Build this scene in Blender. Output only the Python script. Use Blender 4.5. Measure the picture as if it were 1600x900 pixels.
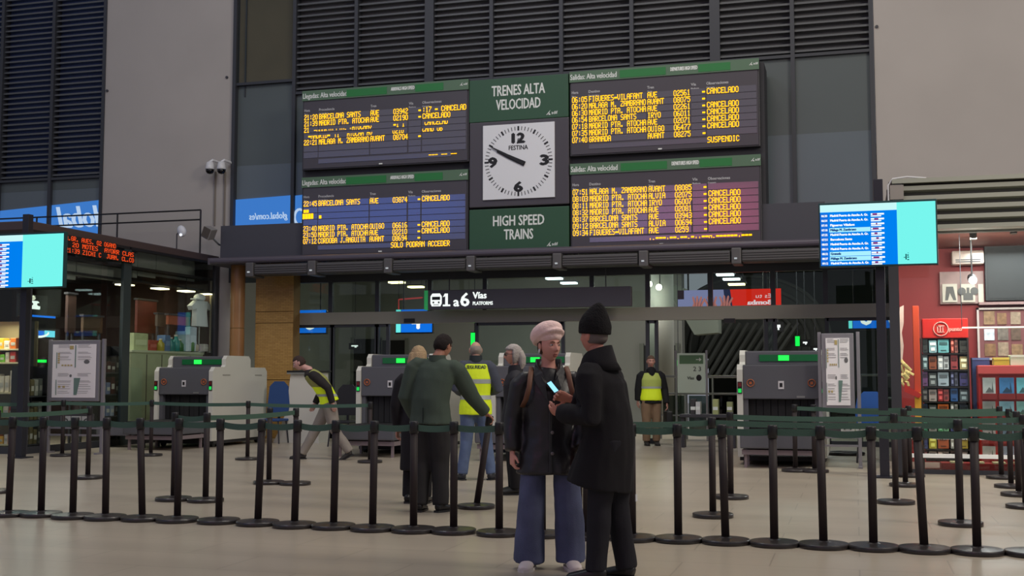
import bpy, bmesh, math, random
from mathutils import Vector, Matrix, noise
random.seed(7)
for o in list(bpy.data.objects): bpy.data.objects.remove(o)
SC = bpy.context.scene
COL = SC.collection
V = Vector
R = math.radians

# ------------------------------------------------------------------ camera
F = 1830.0                       # focal length in pixels of the 1600x900 frame
YAW, PITCH, CAMH = R(16.3), R(4.375), 1.3
cam = bpy.data.cameras.new('camera'); cam.sensor_width = 36; cam.lens = F*36/1600
camo = bpy.data.objects.new('camera', cam); COL.objects.link(camo)
camo.location = (0, 0, CAMH); camo.rotation_euler = (math.pi/2+PITCH, 0, YAW)
cam.clip_end = 300
SC.camera = camo

# ------------------------------------------------------------------ world, exposure
SC.view_settings.view_transform = 'Standard'; SC.view_settings.look = 'None'
SC.view_settings.gamma = 1; SC.view_settings.use_curve_mapping = False
SC.view_settings.exposure = 0.0
w = bpy.data.worlds.new('world'); SC.world = w; w.use_nodes = True
w.node_tree.nodes['Background'].inputs[0].default_value = (.50, .52, .60, 1)
w.node_tree.nodes['Background'].inputs[1].default_value = .46

# ------------------------------------------------------------------ hall lamps
def lamp(name, loc, size, power, col, rot=(0, 0, 0), kind='AREA', sy=None):
    l = bpy.data.lights.new(name, kind); l.energy = power; l.color = col
    if kind == 'AREA':
        l.shape = 'RECTANGLE'; l.size = size; l.size_y = sy or size
    else: l.shadow_soft_size = size
    o = bpy.data.objects.new(name, l); COL.objects.link(o); o.location = loc; o.rotation_euler = rot
    return o
lamp('hall_lamp', (6, 6, 10), 5, 170, (1, .90, .78))
lamp('hall_lamp', (9, 9, 10), 4, 980, (1, .90, .78), rot=(R(62), 0, R(28)))
lamp('hall_lamp', (-3, 13, 15), 4, 620, (1, .94, .84))
lamp('hall_lamp', (-11, 9, 15.5), 4, 380, (.90, .92, 1), rot=(R(48), 0, R(6)))
lamp('platform_lamp', (-1, 30, 5.2), 3, 210, (.98, 1, .96))
lamp('platform_lamp', (-7, 28, 5.2), 3, 210, (1, 1, .94))

# ------------------------------------------------------------------ helpers: pixels of the photograph to points of the place
cy_, sy_ = math.cos(YAW), math.sin(YAW)
CR = V((cy_, sy_, 0)); CFh = V((-sy_, cy_, 0))
CF = CFh*math.cos(PITCH)+V((0, 0, 1))*math.sin(PITCH)
CU = CR.cross(CF)
CO = V((0, 0, CAMH))
def ray(px, py): return CF + CR*((px-800)/F) - CU*((py-450)/F)
def onY(px, py, y): d = ray(px, py); return CO + d*(y/d.y)
def onX(px, py, x): d = ray(px, py); return CO + d*(x/d.x)
def onZ(px, py, z=0.0): d = ray(px, py); return CO + d*((z-CAMH)/d.z)
def proj(p):
    q = V(p)-CO; z = q.dot(CF); return 800+F*q.dot(CR)/z, 450-F*q.dot(CU)/z
def zat(p, py):
    """height at which the vertical through p crosses image row py"""
    lo, hi = -3.0, 20.0
    for _ in range(40):
        m = (lo+hi)/2
        if proj((p[0], p[1], m))[1] > py: lo = m
        else: hi = m
    return (lo+hi)/2

# ------------------------------------------------------------------ materials
def lin(c): return tuple(((x/255)/12.92 if x/255 <= .04045 else ((x/255+.055)/1.055)**2.4) for x in c)
MATS = {}
def M(name, rgb, rough=.6, metal=0, emit=0, var=0, vs=6, bump=0, bs=40, spec=.5, stretch=None, ecol=None):
    if name in MATS: return MATS[name]
    m = bpy.data.materials.new(name); m.use_nodes = True; MATS[name] = m
    nt = m.node_tree; b = nt.nodes['Principled BSDF']
    c = lin(rgb)
    b.inputs['Base Color'].default_value = (*c, 1)
    b.inputs['Roughness'].default_value = rough; b.inputs['Metallic'].default_value = metal
    b.inputs['Specular IOR Level'].default_value = spec
    if emit:
        b.inputs['Emission Color'].default_value = (*(lin(ecol) if ecol else c), 1); b.inputs['Emission Strength'].default_value = emit
    if var or bump:
        tc = nt.nodes.new('ShaderNodeTexCoord'); mp = nt.nodes.new('ShaderNodeMapping')
        nt.links.new(tc.outputs['Object'], mp.inputs[0])
        if stretch: mp.inputs['Scale'].default_value = stretch
    if var:
        n = nt.nodes.new('ShaderNodeTexNoise'); n.inputs['Scale'].default_value = vs; n.inputs['Detail'].default_value = 5
        nt.links.new(mp.outputs[0], n.inputs['Vector'])
        r = nt.nodes.new('ShaderNodeMapRange'); r.inputs[1].default_value = .3; r.inputs[2].default_value = .7
        r.inputs[3].default_value = 1-var; r.inputs[4].default_value = 1+var
        nt.links.new(n.outputs['Fac'], r.inputs[0])
        h = nt.nodes.new('ShaderNodeHueSaturation'); h.inputs['Color'].default_value = (*c, 1)
        nt.links.new(r.outputs[0], h.inputs['Value']); nt.links.new(h.outputs[0], b.inputs['Base Color'])
    if bump:
        n2 = nt.nodes.new('ShaderNodeTexNoise'); n2.inputs['Scale'].default_value = bs; n2.inputs['Detail'].default_value = 3
        nt.links.new(mp.outputs[0], n2.inputs['Vector'])
        bp = nt.nodes.new('ShaderNodeBump'); bp.inputs['Strength'].default_value = bump; bp.inputs['Distance'].default_value = .02
        nt.links.new(n2.outputs['Fac'], bp.inputs['Height']); nt.links.new(bp.outputs[0], b.inputs['Normal'])
    return m
def EM(name, rgb, s=1.0):
    if name in MATS: return MATS[name]
    m = bpy.data.materials.new(name); m.use_nodes = True; MATS[name] = m
    nt = m.node_tree; nt.nodes.clear()
    e = nt.nodes.new('ShaderNodeEmission'); e.inputs[0].default_value = (*lin(rgb), 1); e.inputs[1].default_value = s
    o = nt.nodes.new('ShaderNodeOutputMaterial'); nt.links.new(e.outputs[0], o.inputs[0])
    return m
def GL(name, tint=(235, 240, 238), refl=.10, rough=.0):
    """window pane: mostly see-through, with a mirror part that grows at grazing angles"""
    if name in MATS: return MATS[name]
    m = bpy.data.materials.new(name); m.use_nodes = True; MATS[name] = m
    nt = m.node_tree; nt.nodes.clear()
    t = nt.nodes.new('ShaderNodeBsdfTransparent'); t.inputs[0].default_value = (*lin(tint), 1)
    g = nt.nodes.new('ShaderNodeBsdfGlossy'); g.inputs['Roughness'].default_value = rough
    f = nt.nodes.new('ShaderNodeLayerWeight'); f.inputs[0].default_value = .5
    pw = nt.nodes.new('ShaderNodeMath'); pw.operation = 'POWER'; pw.inputs[1].default_value = 4.0
    nt.links.new(f.outputs['Facing'], pw.inputs[0])
    r = nt.nodes.new('ShaderNodeMapRange'); r.inputs[3].default_value = refl*.6; r.inputs[4].default_value = .8
    mx = nt.nodes.new('ShaderNodeMixShader'); o = nt.nodes.new('ShaderNodeOutputMaterial')
    nt.links.new(pw.outputs[0], r.inputs[0]); nt.links.new(r.outputs[0], mx.inputs[0])
    nt.links.new(t.outputs[0], mx.inputs[1]); nt.links.new(g.outputs[0], mx.inputs[2]); nt.links.new(mx.outputs[0], o.inputs[0])
    return m

# ------------------------------------------------------------------ mesh builder
def wloc(o):
    p = V((0, 0, 0))
    while o: p += o.location; o = o.parent
    return p
class MB:
    def __init__(s): s.bm = bmesh.new(); s.mi = 0
    def _mark(s, faces):
        for f in faces: f.material_index = s.mi
    def face(s, pts):
        f = s.bm.faces.new([s.bm.verts.new(p) for p in pts]); f.material_index = s.mi; return s
    def box(s, c, size, rotz=0, bev=0, rot=None):
        nf = len(s.bm.faces)
        m = Matrix.Translation(V(c)) @ (rot or Matrix.Rotation(rotz, 4, 'Z')) @ Matrix.Diagonal((*size, 1))
        r = bmesh.ops.create_cube(s.bm, size=1, matrix=m)
        if bev:
            es = list({e for v in r['verts'] for e in v.link_edges})
            bmesh.ops.bevel(s.bm, geom=es, offset=bev, segments=2, profile=.6, affect='EDGES')
        s.bm.faces.ensure_lookup_table()
        s._mark(list(s.bm.faces)[nf:]); return s
    def bb(s, a, b, bev=0):
        a, b = V(a), V(b); d = b-a
        return s.box((a+b)/2, (abs(d.x), abs(d.y), abs(d.z)), bev=bev)
    def tube(s, pts, rad, n=10, ref=(1, 0, 0), cap=True, closed=False):
        """elliptical tube along pts; rad items are r or (rx, ry), rx along ref"""
        pts = [V(p) for p in pts]; k = len(pts)
        if not isinstance(rad, (list, tuple)): rad = [rad]*k
        elif isinstance(rad, tuple): rad = [rad]*k
        rings = []; ref = V(ref)
        for i, p in enumerate(pts):
            if closed: t = pts[(i+1) % k]-pts[i-1]
            else: t = (pts[min(i+1, k-1)]-pts[max(i-1, 0)])
            if t.length < 1e-9: t = V((0, 0, 1))
            t.normalize()
            x = ref - t*ref.dot(t)
            if x.length < 1e-3: x = t.orthogonal()
            x.normalize(); y = t.cross(x)
            if closed or i: ref = x
            rx, ry = rad[i] if isinstance(rad[i], (tuple, list)) else (rad[i], rad[i])
            rings.append([s.bm.verts.new(p+x*(rx*math.cos(a))+y*(ry*math.sin(a))) for a in [2*math.pi*j/n for j in range(n)]])
        fs = []
        for i in range(k if closed else k-1):
            A, B = rings[i], rings[(i+1) % k]
            for j in range(n):
                fs.append(s.bm.faces.new((A[j], A[(j+1) % n], B[(j+1) % n], B[j])))
        if cap and not closed:
            fs.append(s.bm.faces.new(rings[0][::-1])); fs.append(s.bm.faces.new(rings[-1]))
        s._mark(fs); return s
    def cyl(s, p0, p1, r, r2=None, n=12): return s.tube([p0, p1], [r, r if r2 is None else r2], n)
    def ell(s, c, r, n=14, m=8, rot=None):
        nf = len(s.bm.faces)
        mt = Matrix.Translation(V(c)) @ (rot or Matrix()) @ Matrix.Diagonal((*r, 1))
        bmesh.ops.create_uvsphere(s.bm, u_segments=n, v_segments=m, radius=1, matrix=mt)
        s.bm.faces.ensure_lookup_table(); s._mark(list(s.bm.faces)[nf:]); return s
    def lathe(s, prof, c=(0, 0, 0), n=24):
        c = V(c); rings = []
        for r, z in prof:
            rings.append([s.bm.verts.new(c+V((r*math.cos(a), r*math.sin(a), z))) for a in [2*math.pi*j/n for j in range(n)]])
        fs = []
        for A, B in zip(rings, rings[1:]):
            for j in range(n): fs.append(s.bm.faces.new((A[j], A[(j+1) % n], B[(j+1) % n], B[j])))
        fs.append(s.bm.faces.new(rings[0][::-1])); fs.append(s.bm.faces.new(rings[-1]))
        s._mark(fs); return s
    def prism(s, poly, a, b, axis):
        """extrude a 2-D polygon: axis 'x' -> (y,z) polygon, 'y' -> (x,z), 'z' -> (x,y)"""
        def P(q, t):
            return {'x': (t, q[0], q[1]), 'y': (q[0], t, q[1]), 'z': (q[0], q[1], t)}[axis]
        A = [s.bm.verts.new(P(q, a)) for q in poly]; B = [s.bm.verts.new(P(q, b)) for q in poly]
        n = len(poly); fs = [s.bm.faces.new(A), s.bm.faces.new(B[::-1])]
        for i in range(n): fs.append(s.bm.faces.new((A[i], B[i], B[(i+1) % n], A[(i+1) % n])))
        s._mark(fs); return s
    def mesh(s, me, mat=None):
        nf = len(s.bm.faces); nv = len(s.bm.verts)
        s.bm.from_mesh(me)
        s.bm.verts.ensure_lookup_table(); s.bm.faces.ensure_lookup_table()
        if mat:
            for v in list(s.bm.verts)[nv:]: v.co = mat @ v.co
        s._mark(list(s.bm.faces)[nf:]); return s
    def data(s, name, mats, smooth=False, off=None, fix=True):
        if fix: bmesh.ops.recalc_face_normals(s.bm, faces=s.bm.faces)
        me = bpy.data.meshes.new(name)
        if off is not None: bmesh.ops.translate(s.bm, verts=s.bm.verts, vec=-V(off))
        s.bm.to_mesh(me); s.bm.free()
        for m in (mats if isinstance(mats, (list, tuple)) else [mats]): me.materials.append(m)
        if smooth:
            for p in me.polygons: p.use_smooth = True
        return me
    def build(s, name, mats, parent=None, smooth=False, local=False, loc=None, kind=None, fix=True):
        """link as one object. world-coordinate vertices unless local; loc = where the object's own origin goes"""
        base = V((0, 0, 0)) if (local or not parent) else wloc(parent)
        o = bpy.data.objects.new(name, s.data(name, mats, smooth, (V(loc) if loc is not None else base), fix))
        COL.objects.link(o)
        if loc is not None: o.location = V(loc)-base
        if parent: o.parent = parent
        if not kind and any(k in name for k in ('lettering', 'led_line', 'led_ticker', 'printed_lines', 'printed_icons', 'icon_detail', 'train_mark', 'upright_mark')): kind = 'stuff'
        if kind: o['kind'] = kind
        return o
def inst(name, me, parent=None, loc=(0, 0, 0), rot=(0, 0, 0), kind=None):
    o = bpy.data.objects.new(name, me); COL.objects.link(o); o.location = loc; o.rotation_euler = rot
    if parent: o.parent = parent
    if kind: o['kind'] = kind
    return o
def tag(o, label, cat, group=None):
    o['label'] = label; o['category'] = cat
    if group: o['group'] = group
    return o
def thing(name, label, cat, loc=(0, 0, 0), rz=0, group=None):
    o = bpy.data.objects.new(name, None); COL.objects.link(o); o.location = loc; o.rotation_euler = (0, 0, rz)
    o.empty_display_size = .1
    return tag(o, label, cat, group)
def struct(o): o['kind'] = 'structure'; return o
def sempty(name, loc=(0, 0, 0)):
    o = bpy.data.objects.new(name, None); COL.objects.link(o); o.location = loc; return struct(o)
ORD = ['first', 'second', 'third', 'fourth', 'fifth', 'sixth', 'seventh', 'eighth', 'ninth', 'tenth', 'eleventh', 'twelfth',
       'thirteenth', 'fourteenth', 'fifteenth', 'sixteenth', 'seventeenth', 'eighteenth', 'nineteenth', 'twentieth',
       'twenty-first', 'twenty-second', 'twenty-third', 'twenty-fourth', 'twenty-fifth']

# ------------------------------------------------------------------ lettering
_tm = {}
def text_data(sx):
    if sx in _tm: return _tm[sx]
    cu = bpy.data.curves.new('lettering', 'FONT'); cu.body = sx; cu.size = 1; cu.resolution_u = 2
    ob = bpy.data.objects.new('lettering', cu); COL.objects.link(ob)
    dg = bpy.context.evaluated_depsgraph_get(); dg.update()
    me = bpy.data.meshes.new_from_object(ob.evaluated_get(dg))
    bpy.data.objects.remove(ob); bpy.data.curves.remove(cu)
    vs = [v.co.copy() for v in me.vertices]; fs = [tuple(p.vertices) for p in me.polygons]
    bpy.data.meshes.remove(me)
    _tm[sx] = (vs, fs); return _tm[sx]
_h = text_data('H'); CAPH = max(v.y for v in _h[0])
def add_text(mb, sx, org, u, v, h, width=None, align='l', bold=0.0, slant=0):
    """flat lettering on the plane spanned by u, v; h = capital height; bold thickens the strokes"""
    vs, fs = text_data(sx)
    if not vs: return mb
    x0 = min(q.x for q in vs); x1 = max(q.x for q in vs)
    k = h/CAPH; kx = k if width is None else width/(x1-x0)
    W = (x1-x0)*kx; off = {'l': 0, 'c': -W/2, 'r': -W}[align]
    u, v, org = V(u).normalized(), V(v).normalized(), V(org); n = u.cross(v)
    offs = [(0, 0)] if not bold else [(-bold, 0), (bold, 0), (0, bold*.7), (0, -bold*.7)]
    for i, (bx, by) in enumerate(offs):
        nv = [mb.bm.verts.new(org+u*((q.x-x0)*kx+off+bx+slant*q.y*k)+v*(q.y*k+by)+n*(.0004*i)) for q in vs]
        for f in fs:
            try: ff = mb.bm.faces.new([nv[j] for j in f]); ff.material_index = mb.mi
            except ValueError: pass
    return mb
def put_text(sx, org, u, v, h, mat, parent=None, width=None, align='l', bold=0.0, slant=0, name='lettering'):
    mb = MB(); add_text(mb, sx, org, u, v, h, width, align, bold, slant)
    return mb.build(name, mat, parent, fix=False, kind='stuff')
X, Z = V((1, 0, 0)), V((0, 0, 1))

FONT57 = {
'A':'01110 10001 10001 11111 10001 10001 10001','B':'11110 10001 10001 11110 10001 10001 11110','C':'01110 10001 10000 10000 10000 10001 01110',
'D':'11110 10001 10001 10001 10001 10001 11110','E':'11111 10000 10000 11110 10000 10000 11111','F':'11111 10000 10000 11110 10000 10000 10000',
'G':'01110 10001 10000 10111 10001 10001 01110','H':'10001 10001 10001 11111 10001 10001 10001','I':'01110 00100 00100 00100 00100 00100 01110',
'J':'00111 00010 00010 00010 00010 10010 01100','K':'10001 10010 10100 11000 10100 10010 10001','L':'10000 10000 10000 10000 10000 10000 11111',
'M':'10001 11011 10101 10101 10001 10001 10001','N':'10001 11001 10101 10011 10001 10001 10001','O':'01110 10001 10001 10001 10001 10001 01110',
'P':'11110 10001 10001 11110 10000 10000 10000','Q':'01110 10001 10001 10001 10101 10010 01101','R':'11110 10001 10001 11110 10100 10010 10001',
'S':'01111 10000 10000 01110 00001 00001 11110','T':'11111 00100 00100 00100 00100 00100 00100','U':'10001 10001 10001 10001 10001 10001 01110',
'V':'10001 10001 10001 10001 10001 01010 00100','W':'10001 10001 10001 10101 10101 11011 10001','X':'10001 10001 01010 00100 01010 10001 10001',
'Y':'10001 10001 01010 00100 00100 00100 00100','Z':'11111 00001 00010 00100 01000 10000 11111','0':'01110 10001 10001 10001 10001 10001 01110',
'1':'00100 01100 00100 00100 00100 00100 01110','2':'01110 10001 00001 00110 01000 10000 11111','3':'11110 00001 00001 01110 00001 00001 11110',
'4':'00010 00110 01010 10010 11111 00010 00010','5':'11111 10000 11110 00001 00001 10001 01110','6':'01110 10000 10000 11110 10001 10001 01110',
'7':'11111 00001 00010 00100 01000 01000 01000','8':'01110 10001 10001 01110 10001 10001 01110','9':'01110 10001 10001 01111 00001 00001 01110',
':':'00000 00100 00100 00000 00100 00100 00000','.':'00000 00000 00000 00000 00000 01100 01100','-':'00000 00000 00000 11111 11111 00000 00000','#':'11111 11111 11111 11111 11111 11111 11111',' ':'00000 '*7}
def add_led(mb, sx, org, cw, ch, rows=range(7), keep=1.0):
    """lit dots of a dot-matrix line on the wall plane; cw = pitch of a character, ch = its height"""
    dx, dz = cw/6.0, ch/7.0
    for i, c in enumerate(sx):
        g = FONT57[c].split()
        for r in rows:
            j = 0
            while j < 5:
                if g[r][j] == '1' and random.random() < keep:
                    k = j
                    while k < 5 and g[r][k] == '1': k += 1
                    x0 = org[0]+i*cw+j*dx-dx*.14; x1 = org[0]+i*cw+k*dx+dx*.14
                    z1 = org[2]+ch-r*dz; z0 = z1-dz*.98
                    mb.face([(x0, org[1], z0), (x1, org[1], z0), (x1, org[1], z1), (x0, org[1], z1)])
                    j = k
                else: j += 1
    return mb
# ================================================================== THE SETTING
YS, YD, YF, YB = 16.9, 23.2, 22.4, 22.25     # shop fronts, door wall, fascia front, board fronts
XL, XR = -13.6, .5                            # inner corners of the two glazed shops
m_floor = M('polished_floor', (172, 161, 144), rough=.32, var=.10, vs=1.0, stretch=(.18, 1.6, 1), bump=.02, bs=2)
# faint joints between the large floor slabs
nt = m_floor.node_tree; bs_ = nt.nodes['Principled BSDF']
bt = nt.nodes.new('ShaderNodeTexBrick'); bt.inputs['Scale'].default_value = 1; bt.inputs['Mortar Size'].default_value = .006
bt.inputs['Brick Width'].default_value = 1.2; bt.inputs['Row Height'].default_value = .6; bt.inputs['Mortar'].default_value = (.55, .55, .55, 1)
bt.inputs['Color1'].default_value = (1, 1, 1, 1); bt.inputs['Color2'].default_value = (.93, .93, .93, 1)
tc = nt.nodes.new('ShaderNodeTexCoord'); nt.links.new(tc.outputs['Object'], bt.inputs['Vector'])
mx = nt.nodes.new('ShaderNodeMix'); mx.data_type = 'RGBA'; mx.blend_type = 'MULTIPLY'; mx.inputs[0].default_value = .55
src = bs_.inputs['Base Color'].links[0].from_socket
nt.links.new(src, mx.inputs[6]); nt.links.new(bt.outputs['Color'], mx.inputs[7]); nt.links.new(mx.outputs[2], bs_.inputs['Base Color'])
struct(MB().bb((-34, -14, -.2), (22, 60, 0)).build('floor', m_floor))

m_pale = M('pale_plaster', (172, 166, 160), rough=.85, var=.035, vs=.8)
m_dark = M('dark_grey_metal', (58, 58, 64), rough=.5)
m_mull = M('mullion_grey', (52, 54, 60), rough=.5)
m_black = M('black_metal', (24, 24, 27), rough=.45)
m_panel = M('grey_green_panel', (84, 92, 92), rough=.35, var=.04, vs=.5)
m_panel2 = M('blue_grey_panel', (98, 108, 114), rough=.3, var=.04, vs=.5)
m_slat = M('louvre_slat', (82, 84, 86), rough=.45)
m_back = M('louvre_back', (104, 104, 106), rough=.7)
m_night = M('blue_dusk_back', (74, 92, 140), rough=.7)
H = 12.0
xa, xb, xc = -16.7, -13.32, .48               # edges of the pale wall panels
struct(MB().bb((xa, YD, 0), (xb, YD+.4, H)).build('wall_left', m_pale))
struct(MB().bb((xc, YD, 0), (14, YD+.4, H)).build('wall_right', m_pale))
# small plugs in the pale walls
def plug(px, py):
    p = onY(px, py, YD); o = MB().cyl(p, p-V((0, .03, 0)), .03).build('wall_anchor', m_dark); return o
for k, (px, py, wl) in enumerate([(168, 142, 'dark bolt plug in the left pale wall beside the louvres'), (355, 121, 'dark bolt plug in the left pale wall near its right edge'), (1370, 42, 'dark bolt plug at the top left of the right pale wall')]):
    tag(plug(px, py), wl, 'bolt')

def louvre_window(name, x0, x1, z0, z1, mulls, pitch, zlow, back, panel_mat, wide=()):
    """a glazed bay: louvre slats above z0, plain panels from zlow to z0"""
    w = sempty(name)
    MB().bb((x0, YD+.22, z0), (x1, YD+.25, z1)).build('back_panel', back, w)
    edges = [x0]+list(mulls)+[x1]
    n = int((z1-z0)/pitch)
    for a, b in zip(edges, edges[1:]):
        me = None
        for k in range(n):
            zz = z0+pitch*(k+.5)
            if me is None:
                mb = MB(); L = b-a-.06
                mb.prism([(-.02, -.022), (-.02, .018), (.10, .058), (.10, .018)], -L/2, L/2, 'x')
                me = mb.data('slat', m_slat)
            inst('slat', me, w, ((a+b)/2, YD+.05, zz))
        zs_ = min(z0-.3, 6.03)
        MB().bb((a+.03, YD+.06, zs_+.012), (b-.03, YD+.10, z0-.06)).build('panel', panel_mat, w)
        MB().bb((a+.03, YD+.06, zlow), (b-.03, YD+.095, zs_+.02)).build('lower_panel', m_panel2, w)
    for i, e in enumerate(edges):
        ww = .10 if i in wide else .04
        MB().bb((e-ww, YD-.03, zlow), (e+ww, YD+.2, z1)).build('mullion', m_mull, w)
    MB().bb((x0, YD-.02, z0-.06), (x1, YD+.12, z0)).build('transom', m_mull, w)
    return w
z_lv = 6.0; xm = onY(82, 150, YD).x
louvre_window('window_1', -21.0, xa-.03, z_lv, H, [onY(2, 150, YD).x, xm], .128, 3.0, m_night, m_panel)
pxs = [onY(p, 60, YD).x for p in (557, 671, 768, 877, 987, 1117, 1238)]
xbay = onY(460, 120, YD).x
louvre_window('window_3', xbay, xc-.05, 7.62, 10.8, pxs, .137, 3.4, m_back, m_panel, wide=(2, 6))
# the bay left of the boards: brown reflection on a blind behind glass above, plain pane below
w2 = sempty('window_2')
zb = onY(410, 127, YD).z
m_brown_refl = M('brown_reflection', (104, 90, 70), rough=.8, var=.15, vs=.7)  # brown of the mirroring glass put into a sheet's colour
MB().bb((xb+.05, YD+.10, zb), (xbay-.05, YD+.14, H)).build('tinted_sheet', m_brown_refl, w2)
MB().bb((xb+.05, YD+.08, 6.042), (xbay-.05, YD+.12, zb-.06)).build('panel', m_panel, w2)
MB().bb((xb+.05, YD+.08, 3.4), (xbay-.05, YD+.115, 6.05)).build('lower_panel', m_panel2, w2)
MB().bb((xb, YD-.02, zb-.06), (xbay, YD+.16, zb)).build('transom', m_mull, w2)
MB().bb((xb-.01, YD-.06, 3.4), (xb+.07, YD+.1, H)).build('mullion', m_mull, w2)
g1 = GL('bay_glass', (240, 244, 243), .04)
MB().bb((xb+.06, YD+.0, zb), (xbay-.05, YD+.012, H)).build('pane', g1, w2)
xr_ = onY(382, 60, YD).x
MB().bb((xr_-.015, YD+.06, onY(382, 150, YD).z), (xr_+.015, YD+.09, H)).build('sheet_rail', m_mull, w2)

# glowing blue sheets standing for a banner mirrored in the low panes
m_blue = EM('banner_reflection_blue', (66, 130, 214), .85)
m_bluew = EM('banner_reflection_white', (190, 215, 245), .9)
def banner(x0, x1, zl, zr, zbot, label):
    mb = MB(); y = YD+.045
    mb.prism([(x0, zbot), (x1, zbot), (x1, zr), (x0, zl)], y, y+.012, 'y')
    t = thing('banner_reflection', label, 'banner', ((x0+x1)/2, y, zbot))
    mb.build('sheet', m_blue, t); return t
def mirrored(t, sx, px, py, y, h, width=None, slant=0, bold=0, mat=None, n='banner_lettering'):
    p = onY(px, py, y); return put_text(sx, p, -X, Z, h, mat or m_bluew, t, width, 'l', bold, -slant, name=n)
yb_ = YD+.045
pa, pb = onY(-2, 330, yb_), onY(158, 312, yb_)
bn = banner(onY(-60, 330, yb_).x, onY(161, 330, yb_).x, onY(-60, 336, yb_).z, onY(161, 312, yb_).z, 4.0, 'reflected blue banner with white mirrored lettering low in the far left window')
yt = YD+.04
mb = MB()
def mir(mb, sx, px0, px1, py, h, slant=0, bold=0):
    """mirrored lettering from pixel px1 (its start) leftwards to px0 (its end)"""
    a, b = onY(px1, py, yt), onY(px0, py, yt)
    vs, fs = text_data(sx); xs0 = min(q.x for q in vs); xs1 = max(q.x for q in vs)
    kx = (a.x-b.x)/(xs1-xs0); kz = h/CAPH
    for i in range(3 if bold else 1):
        d = (i-1)*bold if bold else 0
        nv = [mb.bm.verts.new((a.x-(q.x-xs0)*kx-slant*q.y*kz+d, a.y-.0004*i, a.z+q.y*kz)) for q in vs]
        for f in fs:
            ff = mb.bm.faces.new([nv[j] for j in f][::-1]); ff.material_index = mb.mi
mir(mb, 'global', 95, 172, 353, .50, .25, .028)
mb.build('banner_lettering', m_bluew, bn, fix=False)
bn2 = banner(onY(363.5, 330, yb_).x, onY(456, 330, yb_).x, onY(363, 312.5, yb_).z, onY(456, 305, yb_).z, 4.0, 'reflected blue banner with a mirrored web address, left of the boards')
mb = MB(); mir(mb, 'global.com/es', 390, 449, 341, .145, .1, .006); mb.build('banner_lettering', m_bluew, bn2, fix=False)
bn3 = banner(onY(458.5, 330, yb_).x, onY(472, 330, yb_).x, onY(458, 306, yb_).z, onY(472, 304.5, yb_).z, 4.0, 'narrow end of the reflected blue banner with a white round emblem, beside the lower left board')
c = onY(468, 339, yt)
mb = MB(); mb.tube([c+V((.12*math.cos(a), 0, .17*math.sin(a))) for a in [R(60+24*i) for i in range(11)]], .03, 6, ref=(0, 1, 0)); mb.build('round_emblem', m_bluew, bn3)

# the dark fascia box that carries the boards
m_fas = M('fascia_grey', (66, 66, 74), rough=.55)
z0f = 3.86
fx0, fx1 = onY(344, 405, YF).x, onY(1290, 375, YF).x
zf = onY(400, 351, YF).z
mb = MB().bb((fx0, YF, z0f), (fx1, YD-.05, zf))
struct(mb.build('trim_1', m_fas))
# backing frame behind the boards
struct(MB().bb((-11.2, YF+.02, zf), (-1.55, YD-.06, 7.3)).build('trim_2', M('board_backing', (50, 50, 55), rough=.7)))

# soffit and air curtain units under the fascia
m_unit = M('air_curtain_grey', (92, 90, 90), rough=.5, metal=.3)
m_unitd = M('air_curtain_dark', (72, 70, 71), rough=.6)
struct(MB().bb((-13.3, YF-.2, 3.72), (xc-.1, YD+.2, 3.86)).build('trim_3', M('soffit', (86, 80, 90), rough=.6)))
cuts = [390, 487, 606, 735, 870, 1005, 1150, 1290]
MBs = None
for k in range(7):
    a = onY(cuts[k], 420, 21.9).x; b = onY(cuts[k+1], 420, 21.9).x
    t = thing('air_curtain', 'long grey air curtain unit under the boards, %s from the left' % ORD[k], 'air curtain', ((a+b)/2, 22.1, 3.42), 0, 'air curtain units over the doors')
    MB().bb((a+.10, 21.9, 3.44), (b-.10, 22.35, 3.66), bev=.03).build('casing', m_unitd, t)
    MB().bb((a-.08, 21.86, 3.40), (a+.10, 22.38, 3.70), bev=.02).build('end_bracket', m_unit, t)
    for j in range(4):
        MB().bb((a+.12, 21.885, 3.47+.045*j), (b-.12, 21.899, 3.487+.045*j)).build('grille_bar', m_unit, t)
    for s_ in (.3, .36): MB().cyl((a+s_, 22.1, 3.66), (a+s_, 22.1, 3.73), .015, n=8).build('hanger', m_unit, t)
    MB().box((a+.0, 21.85, 3.5), (.05, .02, .03)).build('status_light', EM('small_white', (220, 225, 230), .6), t)
struct(MB().cyl((-13.1, 22.0, 3.76), (xc-.2, 22.0, 3.76), .07).build('trim_4', M('pipe_mauve', (86, 80, 90), rough=.4, metal=.2)))

# header beam over the doors, transom panes, door frames
m_beam = M('beam_steel', (146, 144, 132), rough=.45, metal=.1)
xd0, xd1 = onY(455, 490, YD).x, onY(1384, 480, YD).x
struct(MB().bb((xd0, YD-.06, 2.44), (xd1, YD+.10, 2.70)).build('trim_5', m_beam))
struct(MB().bb((xd0, YD-.04, 3.36), (xd1, YD+.10, 3.72)).build('trim_6', m_dark))
m_pane = GL('door_glass', (232, 240, 236), .05)
tm = [457, 517, 590, 672, 758, 925, 1012, 1110, 1208, 1290, 1381]
w4 = sempty('window_4')
xs = [onY(p, 460, YD).x for p in tm]
for i, x in enumerate(xs):
    MB().bb((x-.045, YD-.03, 2.70), (x+.045, YD+.06, 3.36)).build('mullion', m_mull, w4)
for a, b in zip(xs, xs[1:]): MB().bb((a+.045, YD+.01, 2.70), (b-.045, YD+.022, 3.36)).build('pane', m_pane, w4)
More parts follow.
